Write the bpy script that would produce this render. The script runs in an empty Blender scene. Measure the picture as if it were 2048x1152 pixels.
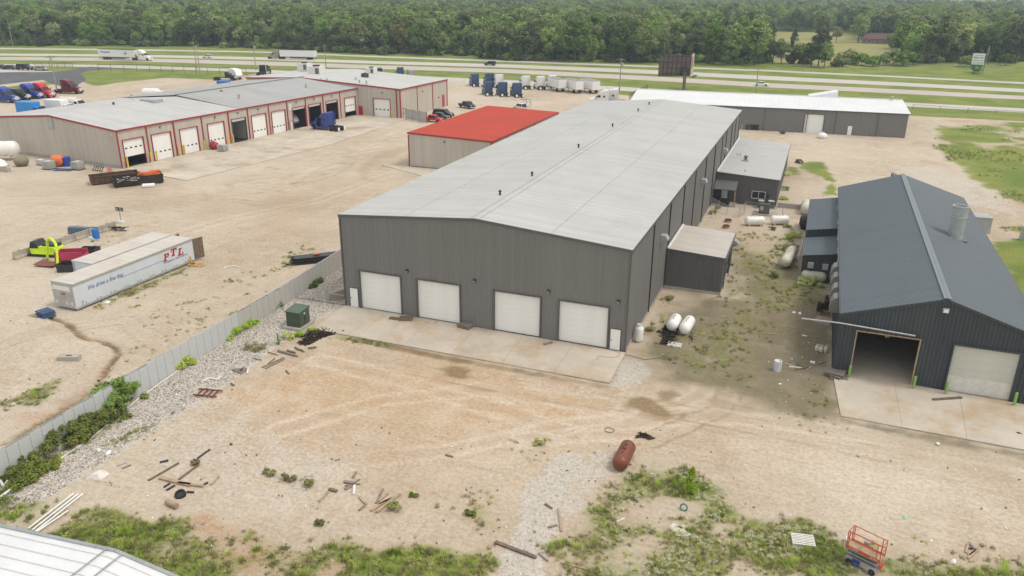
import bpy, math, random
import numpy as np
from mathutils import Vector, Matrix
random.seed(11); rng = np.random.default_rng(11)
SC = bpy.context.scene; COL = SC.collection
R = math.radians

# ------------------------------------------------------------------ camera
F_PX, PITCH, ROLL, YAW, HC = 1560.724, 0.3678554592, 0.0072992149, -0.367406342, 32.0
cp, sp_, cy_, sy_ = math.cos(PITCH), math.sin(PITCH), math.cos(YAW), math.sin(YAW)
FW = np.array([sy_*cp, cy_*cp, -sp_]); RT0 = np.array([cy_, -sy_, 0.0]); UP0 = np.cross(RT0, FW)
RT = math.cos(ROLL)*RT0 + math.sin(ROLL)*UP0; UP = -math.sin(ROLL)*RT0 + math.cos(ROLL)*UP0
cam = bpy.data.cameras.new('camera'); co = bpy.data.objects.new('camera', cam); COL.objects.link(co)
cam.sensor_width = 36; cam.lens = F_PX/2048*36; cam.clip_start = .5; cam.clip_end = 9000
mw = Matrix.Identity(4)
for i in range(3):
    mw[i][0] = RT[i]; mw[i][1] = UP[i]; mw[i][2] = -FW[i]
mw[2][3] = HC
co.matrix_world = mw; SC.camera = co

# ------------------------------------------------------------------ light
SUN_EL, SUN_AZ = R(60), R(84)          # azimuth: clockwise from +Y (towards +X)
W = bpy.data.worlds.new('World'); SC.world = W; W.use_nodes = True
nt = W.node_tree; nt.nodes.clear()
sky = nt.nodes.new('ShaderNodeTexSky'); sky.sky_type = 'NISHITA'; sky.sun_disc = False
sky.sun_elevation = SUN_EL; sky.sun_rotation = SUN_AZ; sky.dust_density = 4.0; sky.air_density = .8; sky.ozone_density = .3
bgn = nt.nodes.new('ShaderNodeBackground'); bgn.inputs['Strength'].default_value = .13
wo = nt.nodes.new('ShaderNodeOutputWorld')
cld = nt.nodes.new('ShaderNodeMix'); cld.data_type = 'RGBA'; cld.inputs[0].default_value = .80; cld.inputs[7].default_value = (6.8, 6.78, 6.6, 1)   # even cloud cover
nt.links.new(sky.outputs[0], cld.inputs[6]); nt.links.new(cld.outputs[2], bgn.inputs[0]); nt.links.new(bgn.outputs[0], wo.inputs[0])
sun = bpy.data.lights.new('sun', 'SUN'); sun.energy = 1.2; sun.angle = R(12); sun.color = (1, .93, .82)
so = bpy.data.objects.new('sun', sun); COL.objects.link(so); so.location = (0, 0, 80)
sd = Vector((math.sin(SUN_AZ)*math.cos(SUN_EL), math.cos(SUN_AZ)*math.cos(SUN_EL), math.sin(SUN_EL)))
so.rotation_euler = sd.to_track_quat('Z', 'Y').to_euler()
SC.view_settings.view_transform = 'Standard'; SC.view_settings.look = 'None'
SC.view_settings.gamma = 1; SC.view_settings.exposure = .36; SC.view_settings.use_curve_mapping = False

# ------------------------------------------------------------------ measuring helpers
def ray(px, py): return FW + RT*(px-1024)/F_PX - UP*(py-576)/F_PX
def G(px, py, z=0.0):                                   # ground point (x, y) seen at a photo position
    d = ray(px, py); t = (z-HC)/d[2]; return (t*d[0], t*d[1])
def PX(x, y, z=0.0):
    d = np.stack([np.asarray(x, float), np.asarray(y, float), np.asarray(z, float)-HC+0*np.asarray(x, float)], -1)
    w = d@FW; w = np.where(np.abs(w) < 1e-3, 1e-3, w); return 1024+F_PX*(d@RT)/w, 576-F_PX*(d@UP)/w, w

# ------------------------------------------------------------------ mesh builder
class MB:
    def __init__(s): s.v = []; s.f = []; s.m = []
    def add(s, vs, fs, mi=0, M=None):
        o = len(s.v)
        if M is not None: vs = [tuple(M @ Vector(v)) for v in vs]
        s.v += [tuple(v) for v in vs]; s.f += [tuple(i+o for i in f) for f in fs]; s.m += [mi]*len(fs); return s
    def box(s, c, d, mi=0, rz=0, M=None, taper=1):
        x, y, z = [k/2 for k in d]; vs = []
        for sz in (-1, 1):
            q = taper if sz > 0 else 1
            for sx, sy in ((-1, -1), (1, -1), (1, 1), (-1, 1)): vs.append((sx*x*q, sy*y*q, sz*z))
        T = Matrix.Translation(c) @ Matrix.Rotation(rz, 4, 'Z')
        if M is not None: T = M @ T
        return s.add(vs, [(3, 2, 1, 0), (4, 5, 6, 7), (0, 1, 5, 4), (1, 2, 6, 5), (2, 3, 7, 6), (3, 0, 4, 7)], mi, T)
    def bar(s, p, q, w, h=None, mi=0):
        p, q = Vector(p), Vector(q); d = q-p; L = d.length
        if L < 1e-6: return s
        X = d/L; Z = Vector((0, 0, 1)) if abs(X.z) < .95 else Vector((0, 1, 0)); Y = Z.cross(X).normalized(); Z = X.cross(Y)
        M = Matrix((X, Y, Z)).transposed().to_4x4(); M.translation = (p+q)/2
        return s.box((0, 0, 0), (L, w, h or w), mi, M=M)
    def tube(s, p, q, r, n=8, r2=None, mi=0, cap=True):
        p, q = Vector(p), Vector(q); d = q-p; X = d.normalized(); r2 = r if r2 is None else r2
        A = X.orthogonal().normalized(); B = X.cross(A); vs = []
        for c, rr in ((p, r), (q, r2)):
            for i in range(n):
                a = 2*math.pi*i/n; vs.append(c + (A*math.cos(a)+B*math.sin(a))*rr)
        fs = [(i, (i+1) % n, n+(i+1) % n, n+i) for i in range(n)]
        if cap: fs += [tuple(range(n-1, -1, -1)), tuple(range(n, 2*n))]
        return s.add(vs, fs, mi)
    def path(s, pts, r, n=6, mi=0):
        for a, b in zip(pts, pts[1:]): s.tube(a, b, r, n, mi=mi)
        return s
    def lathe(s, prof, n=16, M=None, mi=0):              # profile (r, z) round the z axis
        vs = []; fs = []
        for r, z in prof:
            for i in range(n): a = 2*math.pi*i/n; vs.append((max(r, 1e-4)*math.cos(a), max(r, 1e-4)*math.sin(a), z))
        for k in range(len(prof)-1):
            for i in range(n): j = (i+1) % n; fs.append((k*n+i, k*n+j, (k+1)*n+j, (k+1)*n+i))
        fs += [tuple(range(n-1, -1, -1)), tuple((len(prof)-1)*n+i for i in range(n))]
        return s.add(vs, fs, mi, M)
    def prism(s, poly, w, ch=0.0, mi=0, M=None, yc=0.0):  # side profile in (x, z), extruded across y, long edges chamfered
        n = len(poly); cx = sum(p[0] for p in poly)/n; cz = sum(p[1] for p in poly)/n
        def ring(y, sh):
            out = []
            for x, z in poly:
                dx, dz = x-cx, z-cz; l = math.hypot(dx, dz) or 1; k = max(0, 1-sh/l); out.append((cx+dx*k, yc+y, cz+dz*k))
            return out
        rings = [ring(-w/2, ch), ring(-w/2+ch, 0), ring(w/2-ch, 0), ring(w/2, ch)] if ch else [ring(-w/2, 0), ring(w/2, 0)]
        vs = [v for r in rings for v in r]; fs = []
        for k in range(len(rings)-1):
            for i in range(n): j = (i+1) % n; fs.append((k*n+i, k*n+j, (k+1)*n+j, (k+1)*n+i))
        fs += [tuple(range(n-1, -1, -1)), tuple((len(rings)-1)*n+i for i in range(n))]
        return s.add(vs, fs, mi, M)
    def mesh(s, name, mats, smooth=False):
        me = bpy.data.meshes.new(name); me.from_pydata(s.v, [], s.f)
        for m in (mats if isinstance(mats, (list, tuple)) else [mats]): me.materials.append(m)
        if any(s.m): me.polygons.foreach_set('material_index', s.m)
        if smooth: me.polygons.foreach_set('use_smooth', [True]*len(s.f))
        me.update(); return me
    def build(s, name, mats, parent=None, loc=(0, 0, 0), rz=0, smooth=False):
        return link(name, s.mesh(name, mats, smooth), parent, loc, rz)
def link(name, data, parent=None, loc=(0, 0, 0), rz=0):
    o = bpy.data.objects.new(name, data); COL.objects.link(o); o.location = loc; o.rotation_euler = (0, 0, rz)
    if parent is not None: o.parent = parent
    return o
def tag(o, label=None, cat=None, group=None, kind=None):
    if label: o['label'] = label
    if cat: o['category'] = cat
    if group: o['group'] = group
    if kind: o['kind'] = kind
    return o
def thing(name, label, cat, loc=(0, 0, 0), rz=0, group=None):
    loc = tuple(loc) if len(loc) == 3 else (loc[0], loc[1], 0)
    return tag(link(name, None, None, loc, rz), label, cat, group)
KIDS = {}
def kids(o): return [c for c in o.children]
def copy_tree(o, parent=None):
    c = o.copy(); COL.objects.link(c); c.parent = parent
    for ch in list(o.children): copy_tree(ch, c)
    return c
def clone(o, label, loc, rz=0, group=None, sc=None):
    c = copy_tree(o); c.location = loc if len(loc) == 3 else (loc[0], loc[1], 0); c.rotation_euler = (0, 0, rz)
    c['label'] = label
    if group: c['group'] = group
    if sc: c.scale = (sc, sc, sc)
    return c
def frompoly(v, f, name, mats, smooth=False):            # numpy arrays straight to a mesh
    me = bpy.data.meshes.new(name); v = np.asarray(v, np.float32); f = np.asarray(f, np.int32); k = f.shape[1]
    me.vertices.add(len(v)); me.vertices.foreach_set('co', v.ravel())
    me.loops.add(f.size); me.loops.foreach_set('vertex_index', f.ravel())
    me.polygons.add(len(f)); me.polygons.foreach_set('loop_start', np.arange(0, f.size, k, dtype=np.int32))
    if smooth: me.polygons.foreach_set('use_smooth', np.ones(len(f), bool))
    for m in (mats if isinstance(mats, (list, tuple)) else [mats]): me.materials.append(m)
    me.update(calc_edges=True); me.validate(); return me

# ------------------------------------------------------------------ materials
class NT:
    def __init__(s, name):
        s.m = bpy.data.materials.new(name); s.m.use_nodes = True; s.t = s.m.node_tree; s.n = s.t.nodes
        s.b = s.n['Principled BSDF']
    def new(s, t, **k):
        n = s.n.new(t)
        for a, b in k.items(): setattr(n, a, b)
        return n
    def l(s, a, b):
        if hasattr(a, 'is_output') or isinstance(a, bpy.types.NodeSocket): s.t.links.new(a, b)
        else: b.default_value = a
    def noise(s, vec, scale, det=3, rough=.55, dist=0):
        n = s.new('ShaderNodeTexNoise'); s.l(vec, n.inputs['Vector']); n.inputs['Scale'].default_value = scale
        n.inputs['Detail'].default_value = det; n.inputs['Roughness'].default_value = rough; n.inputs['Distortion'].default_value = dist
        return n.outputs['Fac']
    def math(s, op, a, b=0.0, cl=False):
        n = s.new('ShaderNodeMath', operation=op, use_clamp=cl); s.l(a, n.inputs[0]); s.l(b, n.inputs[1]); return n.outputs[0]
    def mix(s, f, a, b, blend='MIX'):
        n = s.new('ShaderNodeMix', data_type='RGBA', blend_type=blend); s.l(f, n.inputs[0])
        for v, i in ((a, 6), (b, 7)): s.l((*v, 1) if isinstance(v, tuple) and len(v) == 3 else v, n.inputs[i])
        return n.outputs[2]
    def step(s, x, lo, hi, a=0.0, b=1.0):
        n = s.new('ShaderNodeMapRange', interpolation_type='SMOOTHSTEP'); s.l(x, n.inputs[0])
        for i, v in enumerate((lo, hi, a, b)): n.inputs[i+1].default_value = v
        return n.outputs[0]
    def mapv(s, vec, sc, rz=0):
        n = s.new('ShaderNodeMapping'); s.l(vec, n.inputs[0]); n.inputs['Scale'].default_value = sc; n.inputs['Rotation'].default_value = (0, 0, rz)
        return n.outputs[0]
    def bump(s, h, st, dist):
        n = s.new('ShaderNodeBump'); s.l(h, n.inputs['Height']); n.inputs['Strength'].default_value = st; n.inputs['Distance'].default_value = dist
        s.l(n.outputs[0], s.b.inputs['Normal'])
MATS = {}
def mat(name, c, rough=.6, metal=0, var=.1, scale=2.0, c2=None, amt=(.45, .75), streak=False, bump=0, spec=.5, fine=True, ribs=None):
    if name in MATS: return MATS[name]
    k = NT(name); v = k.new('ShaderNodeTexCoord').outputs['Object']
    if streak: v = k.mapv(v, (1, 1, .18))
    n1 = k.noise(v, scale, 5, .6)
    lo = tuple(x*(1-var) for x in c); hi = tuple(min(1, x*(1+var)) for x in c)
    col = k.mix(k.step(n1, .3, .7), lo, hi)
    if c2: col = k.mix(k.math('MULTIPLY', k.step(k.noise(v, scale*.55, 6, .7), *amt), .85), col, c2)
    if fine: col = k.mix(.12, col, k.mix(k.noise(v, scale*14, 2), (.55, .55, .55), (1.4, 1.4, 1.4)), 'MULTIPLY')
    if ribs:                                             # rib shade painted into the colour as dark lines; random tone per sheet
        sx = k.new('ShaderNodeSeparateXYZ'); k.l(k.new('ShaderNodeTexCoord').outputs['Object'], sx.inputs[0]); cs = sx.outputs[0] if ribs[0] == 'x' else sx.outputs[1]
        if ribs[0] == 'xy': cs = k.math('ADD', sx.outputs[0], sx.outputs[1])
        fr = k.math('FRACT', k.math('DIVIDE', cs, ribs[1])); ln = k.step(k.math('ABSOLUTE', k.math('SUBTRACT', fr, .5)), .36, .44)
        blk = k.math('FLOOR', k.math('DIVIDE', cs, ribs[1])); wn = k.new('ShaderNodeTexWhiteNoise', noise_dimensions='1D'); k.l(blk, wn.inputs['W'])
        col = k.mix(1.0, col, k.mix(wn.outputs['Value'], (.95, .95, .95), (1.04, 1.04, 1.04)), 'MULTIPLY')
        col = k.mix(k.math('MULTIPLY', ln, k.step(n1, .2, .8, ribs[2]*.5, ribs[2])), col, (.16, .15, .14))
    k.l(col, k.b.inputs['Base Color']); k.b.inputs['Roughness'].default_value = rough; k.b.inputs['Metallic'].default_value = metal
    k.b.inputs['Specular IOR Level'].default_value = spec
    k.l(k.step(n1, .2, .8, rough-.08, min(1, rough+.1)), k.b.inputs['Roughness'])
    if bump: k.bump(k.noise(v, scale*8, 4), bump, .05)
    MATS[name] = k.m; return k.m
def leafmat(name, c1, c2, c3, rough=.75):
    k = NT(name); g = k.new('ShaderNodeNewGeometry'); oi = k.new('ShaderNodeObjectInfo'); tc = k.new('ShaderNodeTexCoord')
    n = k.noise(g.outputs['Position'], .35, 3)
    col = k.mix(g.outputs['Random Per Island'], c1, c2)
    col = k.mix(k.math('MULTIPLY', k.step(n, .45, .7), .6), col, c3)
    hv = k.new('ShaderNodeHueSaturation'); k.l(k.step(oi.outputs['Random'], 0, 1, .475, .515), hv.inputs['Hue'])
    k.l(k.step(k.math('FRACT', k.math('MULTIPLY', oi.outputs['Random'], 7.31)), 0, 1, .52, 1.42), hv.inputs['Value']); k.l(k.math('ADD', .75, k.math('MULTIPLY', oi.outputs['Random'], .35)), hv.inputs['Saturation'])
    k.l(col, hv.inputs['Color']); k.l(hv.outputs[0], k.b.inputs['Base Color'])
    k.b.inputs['Roughness'].default_value = rough; k.b.inputs['Specular IOR Level'].default_value = .25
    tl = k.new('ShaderNodeBsdfTranslucent'); k.l(hv.outputs[0], tl.inputs[0]); mx = k.new('ShaderNodeMixShader'); mx.inputs[0].default_value = .35
    k.t.links.new(k.b.outputs[0], mx.inputs[1]); k.t.links.new(tl.outputs[0], mx.inputs[2]); k.t.links.new(mx.outputs[0], k.n['Material Output'].inputs[0])
    MATS[name] = k.m; return k.m

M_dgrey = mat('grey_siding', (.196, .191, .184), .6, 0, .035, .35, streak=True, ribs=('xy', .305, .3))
M_dgreyT = mat('grey_trim', (.11, .108, .105), .5, 0, .08, 1)
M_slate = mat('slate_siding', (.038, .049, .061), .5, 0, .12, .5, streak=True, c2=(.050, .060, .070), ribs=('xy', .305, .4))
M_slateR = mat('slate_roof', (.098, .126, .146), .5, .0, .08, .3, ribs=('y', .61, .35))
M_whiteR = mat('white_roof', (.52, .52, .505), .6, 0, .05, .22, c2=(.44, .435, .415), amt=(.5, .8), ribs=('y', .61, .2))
M_whiteR2 = mat('bright_roof', (.68, .69, .70), .45, 0, .05, .22, c2=(.56, .56, .55), amt=(.55, .85))
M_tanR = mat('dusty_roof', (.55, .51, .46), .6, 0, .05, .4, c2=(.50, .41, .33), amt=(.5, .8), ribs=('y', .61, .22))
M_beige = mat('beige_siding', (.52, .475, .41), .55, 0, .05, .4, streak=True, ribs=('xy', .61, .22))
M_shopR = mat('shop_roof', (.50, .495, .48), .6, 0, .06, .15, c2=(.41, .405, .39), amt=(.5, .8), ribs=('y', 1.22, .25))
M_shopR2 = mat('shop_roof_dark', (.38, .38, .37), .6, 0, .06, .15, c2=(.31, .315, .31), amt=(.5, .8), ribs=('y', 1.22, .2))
M_redT = mat('red_trim', (.33, .03, .028), .45, 0, .08, 1)
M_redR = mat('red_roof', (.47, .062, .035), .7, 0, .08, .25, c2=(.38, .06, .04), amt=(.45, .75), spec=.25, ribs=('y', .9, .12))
M_door = mat('white_door', (.83, .83, .80), .45, 0, .03, .8)
M_odoor = mat('old_door', (.55, .55, .48), .55, 0, .06, .6)
M_conc = mat('pale_concrete', (.50, .445, .37), .85, 0, .08, .35, c2=(.415, .30, .185), amt=(.44, .68))
M_conc2 = mat('grey_concrete', (.40, .37, .32), .85, 0, .12, .8, c2=(.25, .22, .18))
M_concyard = mat('stained_concrete', (.52, .46, .37), .85, 0, .12, .22, c2=(.33, .26, .18), amt=(.46, .70))
M_asph = mat('asphalt', (.085, .088, .095), .9, 0, .25, .2, c2=(.15, .15, .155))
M_road = mat('road_concrete', (.50, .465, .42), .85, 0, .05, .05)
M_road2 = mat('road_pink', (.47, .41, .36), .85, 0, .06, .05)
M_galv = mat('galvanised', (.42, .43, .43), .45, .3, .1, 2)
M_fence = mat('fence_metal', (.58, .60, .605), .5, .1, .05, .6, streak=True, c2=(.40, .40, .38))
M_black = mat('black_rubber', (.018, .018, .019), .8, 0, .2, 4)
M_dark = mat('dark_metal', (.035, .035, .04), .55, .2, .2, 3)
M_glass = mat('window_glass', (.02, .025, .03), .22, 0, .05, 1, spec=.4)
M_chrome = mat('chrome', (.68, .68, .67), .3, .4, .05, 2)
M_white = mat('white_paint', (.78, .78, .76), .35, 0, .03, 1)
M_whited = mat('dusty_white', (.66, .64, .60), .5, 0, .08, 2, c2=(.42, .34, .26), amt=(.58, .85))
M_tank = mat('tank_white', (.80, .79, .76), .35, 0, .04, 1, c2=(.6, .57, .5), amt=(.62, .85))
M_tank2 = mat('tank_cream', (.60, .57, .47), .5, 0, .08, 1.5, c2=(.4, .35, .26))
M_rust = mat('rust_tank', (.20, .058, .032), .42, .1, .15, 2, c2=(.13, .045, .03))
M_rustd = mat('dark_rust', (.095, .055, .038), .8, .1, .25, 2, c2=(.17, .085, .045))
M_soot = mat('sooty_steel', (.035, .028, .024), .8, .1, .3, 2, c2=(.09, .055, .035))
M_orange = mat('orange_paint', (.70, .17, .06), .5, 0, .1, 2)
M_liftO = mat('lift_orange', (.52, .10, .045), .5, 0, .1, 3)
M_blue = mat('tractor_blue', (.03, .06, .26), .3, .1, .08, 1)
M_blue2 = mat('faded_blue', (.05, .10, .20), .4, .1, .08, 1)
M_blueb = mat('bright_blue', (.03, .06, .34), .3, .1, .08, 1)
M_cyan = mat('tarp_blue', (.03, .25, .62), .5, 0, .15, 3)
M_barrel = mat('barrel_blue', (.02, .17, .50), .45, 0, .1, 2)
M_red = mat('truck_red', (.52, .022, .03), .3, 0, .06, 1)
M_maroon = mat('truck_maroon', (.13, .012, .016), .3, .1, .1, 1)
M_blk = mat('truck_black', (.02, .02, .022), .3, .1, .1, 1)
M_greycar = mat('car_grey', (.05, .058, .07), .3, .2, .1, 1)
M_silver = mat('car_silver', (.35, .36, .37), .3, .4, .1, 1)
M_tanT = mat('cab_tan', (.33, .29, .24), .4, .1, .06, 1)
M_green = mat('transformer_green', (.055, .085, .05), .5, 0, .1, 1)
M_lime = mat('lime_paint', (.58, .78, .03), .45, 0, .06, 2)
M_limep = mat('bollard_green', (.24, .42, .09), .5, 0, .06, 2)
M_pink = mat('pink_red', (.46, .045, .10), .5, 0, .1, 2)
M_yel = mat('yellow_paint', (.78, .55, .03), .5, 0, .06, 2)
M_yelo = mat('yellow_ochre', (.72, .42, .08), .6, 0, .1, 2)
M_wood = mat('grey_wood', (.25, .21, .175), .85, 0, .2, 3, c2=(.14, .11, .09))
M_wood2 = mat('tan_wood', (.40, .30, .20), .85, 0, .18, 3, c2=(.26, .18, .12))
M_woodd = mat('dark_wood', (.17, .125, .09), .9, 0, .25, 3)
M_pole = mat('pole_wood', (.33, .285, .24), .85, 0, .12, 2)
M_bluep = mat('pallet_blue', (.055, .105, .21), .6, 0, .15, 3)
M_ply = mat('plywood', (.30, .235, .185), .8, 0, .15, 1, c2=(.2, .15, .12))
M_tarp = mat('white_tarp', (.66, .62, .58), .7, 0, .08, 3, c2=(.35, .2, .14), amt=(.6, .8))
M_teal = mat('teal_plastic', (.02, .16, .12), .5)
M_copper = mat('copper_cable', (.45, .2, .08), .5)
M_brick = mat('brick_wall', (.26, .17, .13), .8, 0, .15, 2)
M_hroof = mat('house_roof', (.12, .065, .055), .85, 0, .15, 1)
M_poly = mat('tote_plastic', (.46, .45, .40), .5, 0, .15, 3, c2=(.25, .22, .17))
M_ltext = mat('blue_ink', (.06, .14, .33), .5); M_rtext = mat('red_ink', (.42, .015, .02), .5); M_dtext = mat('dark_ink', (.06, .08, .10), .6)
M_stone = mat('pale_stone', (.56, .51, .45), .9, 0, .2, .4, c2=(.40, .34, .28))
M_leaf = leafmat('oak_leaf', (.10, .17, .034), (.235, .325, .07), (.33, .39, .11))
M_leafd = leafmat('cedar_leaf', (.085, .14, .040), (.16, .23, .06), (.19, .245, .07))
M_leafl = leafmat('light_leaf', (.18, .26, .055), (.29, .37, .09), (.32, .37, .12))
M_leafy = leafmat('yellow_leaf', (.17, .17, .05), (.27, .25, .09), (.22, .2, .08))
M_bush = leafmat('bush_leaf', (.18, .31, .02), (.40, .54, .045), (.48, .56, .05))
M_bushd = leafmat('dark_bush_leaf', (.12, .22, .035), (.22, .35, .06), (.27, .38, .07))
M_weed = leafmat('weed_leaf', (.32, .35, .10), (.50, .51, .19), (.56, .50, .25))
M_weedg = leafmat('fresh_weed', (.28, .41, .05), (.46, .56, .11), (.50, .54, .16))
M_straw = leafmat('straw', (.42, .36, .22), (.56, .48, .31), (.42, .38, .2))
M_bark = mat('bark', (.10, .08, .065), .9, 0, .2, 2)

# ------------------------------------------------------------------ numpy noise and masks
def vnoise(x, y, s, seed=0):
    x = np.asarray(x)*s+seed*17.3; y = np.asarray(y)*s+seed*9.1; xi = np.floor(x).astype(np.int64); yi = np.floor(y).astype(np.int64)
    fx = x-xi; fy = y-yi; fx = fx*fx*(3-2*fx); fy = fy*fy*(3-2*fy)
    def h(a, b):
        n = (a*374761393+b*668265263+seed*1442695041) & 0xffffffff; n = ((n ^ (n >> 13))*1274126177) & 0xffffffff; return ((n ^ (n >> 16)) & 0xffff)/65535.
    return (h(xi, yi)*(1-fx)+h(xi+1, yi)*fx)*(1-fy)+(h(xi, yi+1)*(1-fx)+h(xi+1, yi+1)*fx)*fy
def fbm(x, y, s, seed=0): return (vnoise(x, y, s, seed)+.5*vnoise(x, y, s*2.1, seed+1)+.25*vnoise(x, y, s*4.3, seed+2))/1.75
def sdf(x, y, poly):                                     # signed distance, positive inside
    poly = np.asarray(poly); d = np.full(x.shape, 1e9); ins = np.zeros(x.shape, bool); n = len(poly)
    for i in range(n):
        ax, ay = poly[i]; bx, by = poly[(i+1) % n]; ex, ey = bx-ax, by-ay
        t = np.clip(((x-ax)*ex+(y-ay)*ey)/(ex*ex+ey*ey+1e-9), 0, 1); d = np.minimum(d, np.hypot(x-ax-t*ex, y-ay-t*ey))
        c = ((ay > y) != (by > y)); xx = ex*(y-ay)/(ey if abs(ey) > 1e-9 else 1e-9)+ax; ins ^= c & (x < xx)
    return np.where(ins, d, -d)
def gp(pts): return [G(*p) for p in pts]

# ------------------------------------------------------------------ ground sheet with dirt, gravel, weeds (real surface differences only)
def axis(parts):
    out = []
    for a, b, st in parts: out += list(np.arange(a, b, st))
    return np.array(sorted(set(np.round(out, 3))))
geo = [0]; st_ = 3.0
while geo[-1] < 4200: geo.append(geo[-1]+st_); st_ *= 1.16
geo = np.array(geo[1:])
gx = np.concatenate([(-262-geo)[::-1], axis([(-262, -82, 1.2), (-82, 22, .4), (22, 92, 1.2)]), 92+geo])
gy = np.concatenate([(18-geo[:26])[::-1], axis([(18, 33, .6), (33, 110, .4), (110, 290, .8), (290, 460, 2.0)]), 460+geo])
GX, GY = np.meshgrid(gx, gy); X = GX.ravel(); Y = GY.ravel()
YARD = [(-500, 250), (0, 192), (60, 178), (112, 168), (118, 160), (62, 166), (0, 176), (-300, 195), (-300, 133), (0, 131.5), (40, 139), (95, 143), (150, 140), (150, 160), (185, 172), (200, 172), (235, 166), (330, 156), (430, 160), (500, 150), (545, 143),
        (760, 147), (900, 160), (1195, 179), (1240, 190), (1300, 197), (1480, 205), (1820, 232), (2048, 243), (2300, 262), (2300, 1330), (-500, 1330)]
FIELD = [(1520, 60), (1600, 64), (1690, 62), (1745, 85), (1832, 78), (1800, 118), (1760, 134), (1640, 132), (1530, 128)]
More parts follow.
